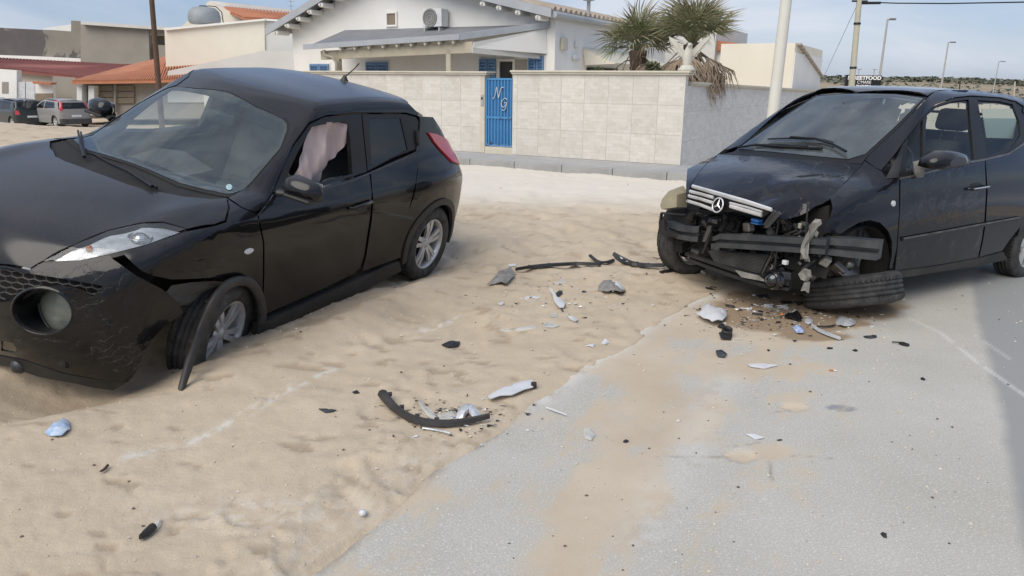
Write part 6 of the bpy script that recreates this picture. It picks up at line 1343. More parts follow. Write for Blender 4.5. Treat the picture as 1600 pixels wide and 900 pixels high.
# ---- left side of the street: low houses behind the parked cars
def WP(u, v, Y): d = sight(u, v); t = Y / d[1]; return Vector((float(d[0] * t), Y, float(CAM_H + d[2] * t)))
def facade(root, name, pts, Y, depth, mat, lab=None):
    """outline on the plane y=Y, real depth behind it, in coordinates of root"""
    P3 = [WP(u, v, Y) - root.location for u, v in pts]; return slab(MB(), P3, depth).build(name, mat, root, label=lab)
def houseroot(name, lab, cat, u, v, Y): p = WP(u, v, Y); return empty(name, (p.x, p.y, -1.0), (0, 0, 0), lab, cat)
def tile_roof(root, a, b_, c, d, mat, n, name='roof_tiles'):
    """a-b eave, d-c ridge (world points)"""
    a, b_, c, d = [Vector(p) - root.location for p in (a, b_, c, d)]
    m = MB(); m.add([a, b_, c, d] + [p - Vector((0, 0, .12)) for p in (a, b_, c, d)], [(0, 1, 2, 3), (7, 6, 5, 4), (0, 4, 5, 1), (1, 5, 6, 2), (2, 6, 7, 3), (3, 7, 4, 0)]); m.build('roof', mat, root)
    t = MB()
    for i in range(n):
        f = (i + .5) / n; p, q = a.lerp(b_, f), d.lerp(c, f); w_ = (b_ - a).length / n * .42; k = 5; t.tube([p.lerp(q, j / k) + Vector((0, 0, .04 + .02 * (j % 2))) for j in range(k + 1)], [w_ * (1.05 - .1 * (j % 2)) for j in range(k + 1)], 6)
    tag(t.build(name, mat, root), kind='stuff')
# unfinished concrete building
r1 = houseroot('concrete_building', 'raw grey concrete building with a big dark patch on its wall, far left', 'building', 100, 80, 62)
m_ = Mat('stained_concrete', (.28, .26, .22), .95); v = m_.coord(); x_, y_, z_ = m_.xyz(v); nn1 = m_.noise(v, .28, 5, .6, .4); pm = m_.math('ADD', m_.math('MULTIPLY', x_, -.055), m_.math('MULTIPLY', nn1, 1.5)); pz = m_.math('MULTIPLY', m_.math('SUBTRACT', z_, 2.0), -.11); c = m_.mix(m_.ramp(m_.noise(v, .5, 6, .6), .3, .7), (.21, .195, .165), (.29, .265, .225)); c = m_.mix(m_.ramp(m_.math('ADD', pm, pz), .50, .54), c, m_.mix(m_.noise(v, 1.0, 4), (.085, .08, .078), (.15, .135, .13))); m_.set(Base_Color=c)
facade(r1, 'wall', [(-60, 150), (207, 150), (207, 47), (168, 48), (168, 50), (126, 46), (126, 33), (111, 32), (111, 49), (-60, 40)], 62, 9, m_.m); facade(r1, 'wall', [(126, 100), (234, 100), (232, 44), (126, 35)], 61.5, 8, MT['raw'])
facade(r1, 'roof_slab', [(126, 33), (126, 38), (272, 48), (272, 43)], 61, 9, MT['render_grey']); facade(r1, 'roof_beam', [(232, 47), (258, 48), (258, 56), (232, 55)], 61.6, 2, MT['raw']); facade(r1, 'wall', [(244, 70), (262, 71), (262, 100), (244, 100)], 61.5, 6, MT['raw'])
facade(r1, 'parapet', [(68, 44), (111, 38), (111, 49), (68, 46)], 66, 1, MT['render_white']); facade(r1, 'plaster_ledge', [(-60, 84), (60, 88), (140, 92), (165, 88), (186, 97), (60, 96), (-60, 94)], 61.8, .3, MT['render_white'])
for u in (236, 244, 252): facade(r1, 'post', [(u, 47), (u + 1.5, 47), (u + 1.5, 72), (u, 72)], 63, .3, MT['wood'])
# red roofed house
r2h = houseroot('red_roofed_house', 'low house with a long dark red tile roof behind the parked cars', 'house', 60, 120, 52)
tile_roof(r2h, WP(-40, 103, 50), WP(133, 122, 50), WP(206, 103, 56), WP(-40, 90, 56), MT['terra2'], 46)
facade(r2h, 'wall', [(-40, 104), (130, 121), (130, 165), (-40, 165)], 50.6, 5, MT['render_cream']); facade(r2h, 'wall', [(82, 119), (118, 122), (118, 162), (82, 162)], 49.6, .9, MT['raw']); facade(r2h, 'ridge', [(-40, 88), (206, 101), (206, 104), (-40, 92)], 56, .4, MT['dark_open'])
r3 = houseroot('yard_wall', 'white yard wall with a pair of white doors behind the dark parked car', 'wall', 40, 140, 48)
facade(r3, 'wall', [(-30, 106), (26, 110), (26, 165), (-30, 165)], 48, .5, MT['render_white']); facade(r3, 'wall', [(55, 130), (82, 130), (82, 165), (55, 165)], 48, .4, MT['render_white']); facade(r3, 'stone_base', [(55, 146), (82, 146), (82, 166), (55, 166)], 47.9, .08, MT['wood']); facade(r3, 'door', [(27, 128), (39, 128), (39, 160), (27, 160)], 48.1, .2, MT['white_plastic']); facade(r3, 'door', [(40.5, 128), (54, 128), (54, 160), (40.5, 160)], 48.1, .2, MT['white_plastic']); facade(r3, 'canopy', [(50, 127), (80, 129), (79, 132), (52, 131)], 47.5, .6, MT['terra']); facade(r3, 'niche', [(3, 128), (13, 128), (13, 146), (3, 146)], 47.98, .1, MT['raw'])
# orange roofed outbuilding with boarded windows
r4 = houseroot('orange_roofed_shed', 'low shed with orange tile roof and boarded windows behind the silver car', 'shed', 180, 130, 44)
tile_roof(r4, WP(112, 128, 42), WP(250, 126, 42), WP(262, 90, 50), WP(207, 103, 50), MT['terra'], 34); tile_roof(r4, WP(250, 126, 42), WP(340, 118, 42), WP(382, 85, 50), WP(262, 90, 50), MT['terra'], 24)
facade(r4, 'wall', [(114, 130), (340, 122), (340, 185), (114, 185)], 43, 6, MT['raw'])
for (u0, u1) in ((120, 128), (138, 147)): facade(r4, 'column', [(u0, 134), (u1, 134), (u1, 180), (u0, 180)], 42.4, .5, MT['render_white'])
for (u0, u1) in ((149, 177), (181, 209)):
    for k in range(3): facade(r4, 'board', [(u0, 134 + k * 9.5), (u1, 133.5 + k * 9.5), (u1, 142 + k * 9.5), (u0, 142.5 + k * 9.5)], 42.85, .08, MT['wood'])
facade(r4, 'post', [(177.5, 132), (180.5, 132), (180.5, 175), (177.5, 175)], 42.7, .2, MT['raw']); facade(r4, 'ledge', [(114, 128.5), (250, 126.5), (250, 129.5), (114, 131)], 42.2, .4, MT['raw'])
# cream building with the roof tank
r5 = houseroot('cream_building', 'cream flat-roofed building carrying a grey water tank, left of the white house', 'building', 330, 60, 46)
facade(r5, 'wall', [(257, 46), (413, 31), (414, 80), (414, 150), (261, 150)], 46, 7, MT['render_cream']); facade(r5, 'parapet', [(256, 44), (414, 29), (414, 32), (257, 47.5)], 45.8, 7.2, MT['render_white'])
facade(r5, 'wall', [(413.5, 33), (470, 36), (470, 150), (413.5, 150)], 46.1, 6, MT['render_grey']); facade(r5, 'parapet', [(413, 29), (470, 33), (470, 36), (413, 32)], 45.9, 6, MT['render_white']); b = None
facade(r5, 'lean_to_wall', [(262, 111), (414, 79), (470, 79), (470, 160), (262, 160)], 42.9, 2.5, MT['render_grey'])
r6 = houseroot('upper_house', 'small white house with orange tile roof rising behind the cream building', 'house', 400, 20, 56)
facade(r6, 'wall', [(285, 40), (322, 8), (328, 3), (345, 12), (381, 28), (460, 30), (460, 60), (285, 60)], 56, 4, MT['render_cream']); tile_roof(r6, WP(381, 28, 54), WP(470, 33, 54), WP(480, 23, 58), WP(339, 11, 58), MT['terra'], 26); facade(r6, 'verge', [(320, 6), (328, 1), (482, 18), (482, 23), (345, 9)], 58.2, .4, MT['render_grey'])
p = WP(319, 25, 49); tk = empty('water_tank', (p.x, p.y, WP(319, 37.5, 49).z), (0, 0, 0), 'grey domed water tank on the flat roof of the cream building', 'water tank')
b = MB(); R_ = 46 / 2 / 1190 * 49; hT = (WP(319, 10, 49).z - WP(319, 37, 49).z); b.lathe([(0, 0), (R_ * .86, 0), (R_ * .97, hT * .12), (R_, hT * .4), (R_ * .93, hT * .72), (R_ * .7, hT * .93), (R_ * .3, hT * 1.0), (0, hT * 1.02)], ax='z', n=32); b.build('tank', mottled('grey_tank', (.30, .33, .34), (.24, .26, .27), .5, 2), tk); b = MB(); b.lathe([(0, .08), (R_ * .25, .06), (R_ * .28, 0)], c=(0, 0, hT), ax='z', n=16); b.build('lid', MT['blackp'], tk); b = MB(); b.tube([(R_ * .3, 0, hT + .05), (R_ * .8, 0, hT * 1.02), (R_ * 1.15, 0, hT * .7), (R_ * 1.2, 0, 0)], .03, 6); b.build('hose', MT['gasket'], tk)
p = WP(456, 33, 56); an = empty('tv_antenna', (p.x, p.y, p.z - 1.0), (0, 0, 0), 'thin television antenna above the orange roof behind the white house', 'antenna'); b = MB(); b.tube([(0, 0, 0), (0, 0, 2.4)], .02, 5); b.build('mast', MT['galv'], an)
for k, z in enumerate((2.3, 2.0, 1.55)): b = MB(); b.tube([(-.25 + .05 * k, 0, z), (.28, 0, z)], .012, 4); [b.tube([(x, -.15, z), (x, .15, z)], .008, 4) for x in (-.15, 0, .15)]; b.build('antenna_arm', MT['galv'], an)
# poles
def pole(name, lab, u0, v0, u1, v1, Y, r0, r1, mat, cat, base=-1.2, group=None, mid=()):
    p, q = WP(u0, v0, Y), WP(u1, v1, Y); d = (p - q) / (p.z - q.z); bottom = q + d * (base - q.z); o = empty(name, bottom, (0, 0, 0), lab, cat, group); n = 8; b = MB(); b.tube([(p - bottom) * (i / n) for i in range(n + 1)], [r0 + (r1 - r0) * i / n for i in range(n + 1)], 14); b.build('pole', mat, o); return o, p - bottom, bottom
pole('wooden_pole', 'brown wooden pole leaning slightly, behind the black crossover', 235, -25, 247, 122, 33, .12, .10, MT['polewood'], 'pole')
o, tp, bt = pole('lamp_pole', 'thick white pole standing behind the bonnet of the compact car', 1231, -20, 1207, 183, 13.5, .105, .09, MT['whitepole'], 'pole', 0.0)
o, tp, bt = pole('utility_pole', 'pale concrete utility pole with a cable, left of the food sign', 1343, -3, 1330, 140, 34, .15, .11, MT['conc'], 'pole', -.8); wq = WP(1600, 3, 30)
for f in (.36, .53, .83): b = MB(); c = tp * f; b.lathe([(.13, -.04), (.145, -.04), (.145, .04), (.13, .04)], c=c, ax='z', n=14); b.build('band', MT['gasket'], o)
b = MB(); b.tube([tp - Vector((.3, 0, .12)), tp + Vector((.35, 0, -.12))], .04, 6); b.tube([tp + Vector((0, 0, -.2)), tp + Vector((.9, 0, -.18))], .06, 6); b.build('crossarm', MT['gasket'], o)
cb = MB(); pts = [WP(1343, 3, 34), WP(1400, 5, 33), WP(1480, 5.5, 31.5), WP(1620, 3, 29), WP(1800, -20, 26)]; oo = pts[0].copy(); cb.tube([p - oo for p in pts], .025, 5); o = cb.build('overhead_cable', MT['gasket']); o.location = oo; tag(o, 'overhead cable stretching right from the concrete utility pole', 'cable')
cb = MB(); pts = [WP(1340, 6, 34), WP(1288, 118, 40)]; oo = pts[0].copy(); cb.tube([p - oo for p in pts], .012, 4); o = cb.build('stay_wire', MT['galv']); o.location = oo; tag(o, 'thin wire slanting down left of the concrete utility pole', 'wire')
for k, (u0, v0, u1, v1, Y, hl, lb) in enumerate(((1387, 30, 1372, 138, 52, 10, 'grey street lamp standing just right of the food sign'), (1482, 66, 1470, 140, 78, 9, 'grey street lamp above the middle of the compact car roof'), (1561, 96, 1552, 142, 120, 8, 'smallest and farthest grey street lamp, at the right'))):
    o, tp, bt = pole('street_lamp', lb, u0, v0, u1, v1, Y, .10, .06, MT['galv'], 'street lamp', -1.6, 'street lamps along the far road'); w_ = WP(u0 + hl, v0, Y) - WP(u0, v0, Y); b = MB(); b.tube([tp - Vector((0, 0, .35)), tp, tp + w_ * .3], .05, 6); b.build('arm', MT['galv'], o); b = MB(); b.box(tp + w_ * .75, (w_.length * .9, .3, .12), None, 0, .03); b.build('lamp_head', mottled('lamp_head_grey', (.14, .15, .16), (.2, .2, .2)), o)
for k, (u, v0, Y) in enumerate(((1500, 126, 150), (1586, 128, 150))):
    o, tp, bt = pole('short_post', ['short orange-brown post on the far hillside', 'short tan post at the far right hillside'][k], u, v0, u - 1, 142, Y, .14, .12, (MT['rust'], MT['conc'])[k], 'post', -3)
# food stand sign
s0, s1 = WP(1320, 137, 50), WP(1378, 118, 50); sg_ = empty('food_sign', (s0.x, 50, s0.z - 1.2), (0, 0, 0), 'black roadside sign with white lettering for street food behind the concrete pole', 'sign'); sw_, sh_ = s1.x - s0.x, s1.z - s0.z
bx(0, sw_, 0, .12, 1.2, 1.2 + sh_).build('board', MT['gasket'], sg_)
for x in (sw_ * .15, sw_ * .85): bx(x - .05, x + .05, .02, .10, -.8, 1.2).build('leg', MT['galv'], sg_)
wt_ = Mat('sign_white', (.85, .85, .85), .5).m; text_obj('lettering', 'STREETFOOD', sh_ * .40, wt_, sg_, (sw_ * .52, -.02, 1.2 + sh_ * .66), sx=1.12, bold=.012); text_obj('lettering', "C'MARE", sh_ * .34, wt_, sg_, (sw_ * .52, -.02, 1.2 + sh_ * .34)); text_obj('lettering', 'PANINERIA', sh_ * .25, wt_, sg_, (sw_ * .52, -.02, 1.2 + sh_ * .06), bold=.008)
for x in (.35, .78): b = MB(); b.tube([(sw_ * x, .05, 1.2 + sh_), (sw_ * x, .05, 1.2 + sh_ + .35)], .02, 5); b.box((sw_ * x, -.05, 1.2 + sh_ + .36), (.22, .15, .06)); b.build('sign_lamp', MT['galv'], sg_)
# hillside with scrub
ys = np.linspace(0, 1, 26); us = np.linspace(1150, 1900, 120); rows = []
def hill_v(u): return float(np.interp(u, [1150, 1255, 1300, 1380, 1440, 1500, 1600, 1750, 1900], [122, 117, 119, 121, 120.5, 124, 128, 133, 138]))
HX = np.zeros((26, 120)); HY = HX.copy(); HZ = HX.copy()
for i, f in enumerate(ys):
    Yd = 150 + 170 * f
    for j, u in enumerate(us):
        top = WP(u, hill_v(u), 320).z; d = sight(u, 130); HX[i, j] = d[0] / d[1] * Yd; HY[i, j] = Yd; HZ[i, j] = -4.5 + (top + 4.5) * f ** 1.3
HZ += 1.5 * (vnoise(HX, HY, .03, 3, .5, 61) - .5)
hm = Mat('hill_scrub', (.2, .17, .1), .95); p = hm.pos(); c = hm.mix(hm.ramp(hm.noise(p, .04, 6, .7, .4), .35, .65), (.27, .225, .15), (.34, .28, .20)); c = hm.mix(hm.ramp(hm.noise(p, .09, 6, .75, .3), .56, .66), c, (.10, .11, .07)); hm.set(Base_Color=c)
tag(grid_mesh('hill', HX, HY, HZ, None, [hm.m]), kind='structure')
b = MB(); rr = random.Random(8)
for k in range(3000):
    u = rr.uniform(1160, 1850); f = rr.choice((rr.uniform(.85, 1.0), rr.uniform(.85, 1.0), rr.uniform(.1, .8))) if u > 1390 or rr.random() < .5 else rr.uniform(.1, 1.0); Yd = 150 + 170 * f; j = int((u - 1150) / 750 * 119); i = int(f * 25); c = Vector((HX[i, j], HY[i, j], HZ[i, j])); d = sight(u, 130); c.x = d[0] / d[1] * Yd; s_ = rr.uniform(.4, 1.3)
    if vnoise(np.array([c.x]), np.array([c.y]), .02, 3, .5, 71)[0] < .42 and f < .8: continue
    q = [c + Vector((rr.uniform(-s_, s_), rr.uniform(-s_, s_), rr.uniform(0, s_))) for _ in range(6)]; b.add(q, [(0, 1, 2), (1, 3, 2), (3, 4, 2), (4, 0, 5), (5, 1, 3), (0, 3, 4)])
tag(b.build('scrub', mottled('hazed_scrub_leaf', (.115, .13, .10), (.17, .18, .135), .9, .1), fixn=False), kind='stuff')  # leaf tones lightened and greyed to paint in distance haze
# ------------------------------------------------------------------ parked cars in the distance
def hatch_f(Lr, zr, sl=.55):
    Wp = curve([(Lr - .1, .72), (Lr + .4, .80), (-1, .81), (.3, .80), (.9, .66)]); Wz = curve([(-.1, -.08), (.3, 0), (.8, 0), (.95, -.03), (1.2, -.12), (zr - .05, -.24), (zr + .2, -.4)])
    Hc = curve([(-1.4, 1.0), (-.5, .98), (.2, .92), (.6, .80), (.9, .5)]); Rc = curve([(Lr - .3, zr - .3), (Lr + .3, zr - .09), (-1.6, zr), (-1.0, zr - .01), (-.5, zr - .15)])
    def f(P):
        x, y, z = P[:, 0], np.abs(P[:, 1]), P[:, 2]
        T = smax(Hc(x), smin(.98 + .6 * (-x - .05), Rc(x) - .04 * (y / .6)**2, .06), .02); g = smin(Wp(x) + Wz(z) - y, T - z, .05); g = smin(g, .75 - .15 * (y / .8)**2 - .5 * np.clip(z - .5, 0, 1)**2 - x, .08); g = smin(g, x - (Lr + .10 * np.clip(z - .6, 0, 1) + .45 * np.clip(z - 1.0, 0, 1) + .12 * (y / .8)**2.5), .06); return smin(g, z - .18, .03)
    return f
def small_car(px_rear, heading, zg, Lr, zr, paint_m, label, wb=2.45, bumper=None, tail=None):
    d = np.array([math.cos(heading), math.sin(heading)]); p = gp(*px_rear, z=zg + .35); o = np.array([p[0], p[1]]) - d * (Lr); C = Car('parked_car', hatch_f(Lr, zr), (o[0], o[1], zg), (0, 0, heading), label); C.root['group'] = 'cars parked by the low houses'
    A = arch(0, .30, .34, 190, -10, 10); B = arch(-wb, .30, .34, 190, -10, 10)
    C.panel('body_side', 'S', [(Lr + .12, .22)] + B + A + [(.6, .22), (.66, .6), (.2, .88), (-.4, .92), (Lr + .25, .95), (Lr + .1, .9)], paint_m, mirror=True, res=.14, gap=0)
    C.panel('pillars', 'S', [(-.25, .92), (-.98, zr - .12), (-1.2, zr - .07), (Lr + .45, zr - .13), (Lr + .30, zr - .3), (Lr + .20, .95)], paint_m, mirror=True, res=.14, gap=0, holes=[[(-.50, .95), (-1.05, zr - .17), (-1.35, zr - .14), (-1.38, .95)], [(-1.46, .95), (-1.44, zr - .14), (Lr + .75, zr - .17), (Lr + .55, .98)]])
    C.panel('side_window', 'S', [(-.45, .94), (-1.03, zr - .15), (-1.38, zr - .12), (-1.40, .94)], MT['dark_glass'], mirror=True, res=.15, off=-.01, thick=0); C.panel('side_window', 'S', [(-1.43, .94), (-1.42, zr - .13), (Lr + .73, zr - .15), (Lr + .52, .97)], MT['dark_glass'], mirror=True, res=.15, off=-.01, thick=0)
    C.panel('roof_and_bonnet', 'T', [(.66, .5), (.2, .72), (-.3, .74), (-.9, .58), (-1.2, .56), (Lr + .45, .53), (Lr + .40, -.53), (-1.2, -.56), (-.9, -.58), (-.3, -.74), (.2, -.72), (.66, -.5)], paint_m, res=.14, gap=0)
    C.panel('tailgate', 'B', [(-.74, .22), (.74, .22), (.74, .9), (.60, zr - .12), (-.60, zr - .12), (-.74, .9)], paint_m, res=.12, gap=0, off=.004, holes=[[(-.62, .95), (.62, .95), (.52, zr - .18), (-.52, zr - .18)]])
    C.panel('rear_windshield', 'B', [(-.63, .94), (.63, .94), (.53, zr - .17), (-.53, zr - .17)], MT['dark_glass'], res=.15, off=.0, thick=0)
    C.panel('rear_bumper', 'B', [(-.76, .20), (.76, .20), (.77, .46), (-.77, .46)], bumper or paint_m, res=.12, off=.03, thick=.03, gap=0)
    C.panel('number_plate', 'B', [(-.24, .55), (.24, .55), (.24, .65), (-.24, .65)], MT['white_plastic'], res=.2, off=.012, gap=0)
    for sy in (1, -1): C.panel('tail_lamp', 'B', tail and [(y * sy, z) for y, z in tail] or [(.55 * sy, .70), (.74 * sy, .70), (.73 * sy, .92), (.58 * sy, .90)], MT['red'], res=.08, off=.012, gap=0)
    b = MB(); b.box(((Lr) / 2 + .3, 0, .30), (abs(Lr) - .1, 1.2, .25)); b.box(((Lr) / 2, 0, .62), (abs(Lr) - .8, 1.3, .4)); b.build('underbody', MT['dark'], C.root)
    for x in (0, -wb):
        for sy in (1, -1): wheel(C.root, 'wheel', (x, .68 * sy, .30), R=.30, wd=.18, rim=.19, style='single', side=sy, treads=False)
        for sy in (1, -1): b = MB(); b.lathe([(.34, 0), (.34, -.2), (.0, -.2)], c=(x, .79, .30), n=14, a0=-.2, a1=PI + .2); o_ = b.build('wheel_house', MT['dark'], C.root, fixn=False); o_.scale = (1, sy, 1)
    for sy in (1, -1): b = MB(); b.box((-.52, .90 * sy, .98), (.14, .18, .12), None, 0, .05); b.build('door_mirror', MT['blackp'] if bumper else paint_m, C.root)
silver = paint('silver_paint', (.25, .25, .25), (.28, .27, .25), .4, .05, .2); dk = paint('dark_green_paint', (.03, .04, .045), (.12, .11, .10), .3, .05, .2); wh = paint('white_car_paint', (.62, .63, .64), (.4, .38, .34), .3, .05, .1)
hd = math.radians(144)
small_car((121, 189), hd, -.93, -3.15, 1.44, silver, 'silver hatchback with tall red tail lamps, parked nearest the crossover', bumper=MT['beam'], tail=[(.60, .86), (.74, .86), (.70, 1.05), (.60, zr_ := 1.34), (.53, 1.34), (.60, 1.05)])
small_car((52, 190), hd, -1.02, -3.05, 1.50, dk, 'dark hatchback parked between the silver and the white cars')
small_car((4, 184), hd + .1, -1.08, -3.1, 1.55, wh, 'white car parked at the far left edge')

# ------------------------------------------------------------------ wreckage on the ground
def ground_at(u, v):
    p = gp(u, v, 0.0); 
    for _ in range(3): p = gp(u, v, gz(p[0], p[1]))
    return Vector(p)
def shard_(name, lab, cat, pts, mat, th=.006, curl=.02, lift=.0, seed=0, group=None, bevel=False, ridge=0.0):
    """flat broken piece: surveyed outline on the ground, slightly arched and jagged, with its own thickness"""
    rr = random.Random(seed + len(pts) * 7); P3 = [ground_at(u, v) for u, v in pts]; c = sum(P3, Vector()) / len(P3); out = []; curl = curl * .7
    for i, p in enumerate(P3):
        q = P3[(i + 1) % len(P3)]; out.append(p); L_ = (q - p).length
        if L_ > .05: out.append(p.lerp(q, .5 + rr.uniform(-.1, .1)) + Vector((rr.uniform(-1, 1), rr.uniform(-1, 1), 0)) * L_ * .06)
    n = len(out); R_ = max((p - c).length for p in out); ax = max(out, key=lambda p: (p - c).length) - c; ax.z = 0; ax.normalize(); pr = Vector((-ax.y, ax.x, 0))
    def hz(p): return lift + curl * (1 - min(1, abs((p - c).dot(pr)) / (R_ * .5 + 1e-6))**2) * .5 + curl * .4 * rr.random() + ridge * max(0, 1 - abs((p - c).dot(pr)) / (R_ * .3))
    ring0 = [p - c + Vector((0, 0, hz(p) + .002)) for p in out]; mid = [(p - c) * .55 + Vector((0, 0, hz(c + (p - c) * .55) + .002 + curl * .4)) for p in out]; cc = Vector((0, 0, curl + ridge + .002 + lift))
    tp = ring0 + mid + [cc]; bt = [p - Vector((0, 0, th)) for p in tp]; N = len(tp)
    F = [(i, (i + 1) % n, n + (i + 1) % n, n + i) for i in range(n)] + [(n + i, n + (i + 1) % n, 2 * n) for i in range(n)]
    b = MB(); b.add(tp, F, 0, curl > .02); b.add(bt, [f[::-1] for f in F], 0); b.add(ring0 + bt[:n], [(i, n + i, n + (i + 1) % n, (i + 1) % n) for i in range(n)])
    o = b.build(name, mat); o.location = c; return tag(o, lab, cat, group)
def strip_(name, lab, cat, pts, mat, w_=.02, h=.02, tabs=(), group=None, lifts=None, wz=None):
    P3 = [ground_at(u, v) + Vector((0, 0, (lifts[i] if lifts else 0))) for i, (u, v) in enumerate(pts)]; o0 = P3[0].copy(); C4 = []
    for i in range(len(P3) - 1):
        p0, p1, p2, p3 = P3[max(i - 1, 0)], P3[i], P3[i + 1], P3[min(i + 2, len(P3) - 1)]
        for k in range(4): t = k / 4; C4.append(.5 * ((2 * p1) + (-p0 + p2) * t + (2 * p0 - 5 * p1 + 4 * p2 - p3) * t * t + (-p0 + 3 * p1 - 3 * p2 + p3) * t**3))
    C4.append(P3[-1]); b = MB(); k = len(C4); vs = []
    for i, p in enumerate(C4):
        t = (C4[min(i + 1, k - 1)] - C4[max(i - 1, 0)]).normalized(); s1 = t.cross(Vector((0, 0, 1))).normalized(); f = i / (k - 1); ww = w_ * (1 if wz is None else float(np.interp(f, np.linspace(0, 1, len(wz)), wz)))
        for a, z in ((-1, 0), (-.8, .7), (0, 1.0), (.7, .8), (1, .1), (0, .0)): vs.append(p - o0 + s1 * a * ww + Vector((0, 0, z * h + .010)))
    b.add(vs, [(i * 6 + j, i * 6 + (j + 1) % 6, (i + 1) * 6 + (j + 1) % 6, (i + 1) * 6 + j) for i in range(k - 1) for j in range(6)], 0, False); b.add(vs[:6], [(0, 1, 2, 3, 4, 5)]); b.add(vs[-6:], [(5, 4, 3, 2, 1, 0)])
    o = b.build(name, mat); o.location = o0
    for f in tabs: i = int(f * (k - 1)); p = C4[i] - o0; t = (C4[min(i + 1, k - 1)] - C4[max(i - 1, 0)]).normalized(); s1 = t.cross(Vector((0, 0, 1))).normalized(); tb = MB(); tb.box(p - s1 * w_ * 1.3 + Vector((0, 0, h * .8)), (.022, .022, .018), None, 0, .002); tb.build('clip', mat, o)
    return tag(o, lab, cat, group)
TP = MT['blackp']; WPL = MT['white_plastic']; SP = MT['silver_plastic']; GB = MT['greybrk']; BP_ = MT['black_paint']
# the group near the road edge
strip_('arch_moulding', 'long curved black arch moulding with clips, lying in the sand in the foreground', 'car part', [(598, 628), (606, 638), (620, 648), (645, 660), (680, 667), (720, 666), (765, 660)], MT['trim'], .022, .03, (.12, .35, .5, .68), lifts=[.03, .025, .01, 0, 0, 0, .01], wz=[1.2, 1.1, 1, 1, 1, .8, .3])
shard_('lamp_fragment', 'broken silver headlamp fragment resting on the right end of the curved moulding', 'debris', [(712, 655), (716, 642), (728, 637), (742, 640), (752, 648), (757, 657), (740, 658), (732, 650), (722, 656)], SP, .006, .05, seed=1)
shard_('lens_strip', 'long clear plastic strip standing inside the curved black moulding', 'debris', [(652, 628), (658, 626), (676, 645), (684, 658), (678, 660), (664, 648)], MT['clearp'], .005, .02)
shard_('lens_fragment', 'see-through plastic piece between the clear strip and the silver lamp fragment', 'debris', [(684, 649), (706, 644), (712, 652), (704, 660), (686, 660)], MT['clearp'], .004, .015)
strip_('chrome_strip', 'thin pale strip lying just below the curved black moulding', 'debris', [(660, 672), (680, 675), (704, 680)], SP, .006, .006)
o = shard_('lamp_housing', 'white elongated plastic housing lying on the sand beside the road edge', 'car part', [(762, 624), (766, 631), (800, 622), (833, 610), (832, 601), (824, 600), (806, 606), (800, 611), (790, 611)], WPL, .004, .045, seed=3)
b = MB(); b.box((0, 0, .02), (.03, .03, .03), None, 0, .005); k_ = b.build('socket', TP, o); k_.location = ground_at(834, 607) - o.location
strip_('pale_sliver', 'slim white sliver on the road right of the white housing', 'debris', [(853, 640), (868, 645), (886, 652)], WPL, .007, .006, wz=[.2, 1, .2])
# between the cars
shard_('mirror_shell', 'crumpled grey-black panel corner, leftmost piece of the wreckage between the cars', 'car part', [(761, 449), (770, 441), (779, 428), (799, 421), (803, 429), (798, 442), (790, 449), (783, 446)], GB, .008, .06, seed=4)
strip_('bumper_trim', 'long dark trim strip lying in the sand between the two cars', 'car part', [(806, 425), (830, 421), (860, 418), (900, 416), (938, 417)], TP, .025, .03, (.3, .55, .75), wz=[.3, .7, 1.1, 1.1, .9])
strip_('bumper_trim', 'bent dark trim with white patches near the wheel of the compact car', 'car part', [(960, 401), (972, 409), (990, 416), (1012, 419), (1038, 419)], TP, .035, .035, (.6, .8), wz=[.6, 1.1, 1, .8, .7]); shard_('white_label', 'white patch stuck on the bent dark trim', 'debris', [(968, 408), (978, 413), (981, 416), (974, 415)], WPL, .003, .0, lift=.042)
strip_('trim_scrap', 'small twisted dark scrap lying between the two dark trims', 'debris', [(922, 402), (932, 410), (944, 413), (958, 409)], TP, .018, .02)
strip_('trim_scrap', 'dark scrap tucked under the wheel of the compact car', 'debris', [(1032, 428), (1048, 425), (1068, 422)], TP, .02, .02); strip_('twig_wire', 'thin bent wire left of the compact car wheel', 'debris', [(1020, 404), (1030, 406), (1046, 407)], MT['gasket'], .006, .006)
shard_('white_fragment', 'crumpled white and grey fragment in the sand below the bent dark trim', 'debris', [(934, 455), (938, 447), (948, 445), (958, 446), (972, 450), (978, 456), (970, 462), (955, 459), (944, 458)], GB, .006, .07, seed=6); shard_('white_fragment', 'bright white cap joined to the crumpled fragment', 'debris', [(955, 452), (962, 447), (971, 451), (975, 458), (968, 461), (957, 459)], WPL, .006, .075, seed=7)
shard_('mirror_cover', 'long white and grey plastic blade pointing down toward the road edge', 'debris', [(856, 454), (860, 453), (870, 466), (882, 474), (881, 483), (874, 484), (866, 474)], WPL, .006, .03, seed=8); shard_('dark_fragment', 'dark bit beside the long white plastic blade', 'debris', [(868, 461), (878, 456), (879, 460), (872, 466)], TP, .006, .03)
PS = [((818, 466), (832, 463), (845, 466), (838, 468)), ((818, 468), (840, 464), (844, 466), (822, 470)), ((886, 494), (892, 495), (903, 500), (898, 504), (890, 500)), ((939, 537), (946, 530), (953, 536), (946, 540)), ((914, 541), (930, 539), (928, 543)), ((1168, 570), (1190, 569), (1216, 572), (1195, 577), (1172, 574)), ((1165, 680), (1178, 679), (1194, 686), (1180, 688)), ((778, 475), (786, 472), (786, 477), (780, 478)), ((793, 414), (806, 413), (806, 416), (796, 417))]
LS = ['thin white shard below the crumpled dark panel corner', 'white shard just under the thinner one, below the crumpled panel corner', 'small white bar between the white blade and the road edge', 'small bright white chip close to the road edge', 'tiny white chip left of the bright one', 'smooth white spindle-shaped strip on the sandy road', 'white diamond-shaped chip on the road near the cracked patch', 'small white ring-like bit left of the white blade', 'white chip above the crumpled dark panel corner']
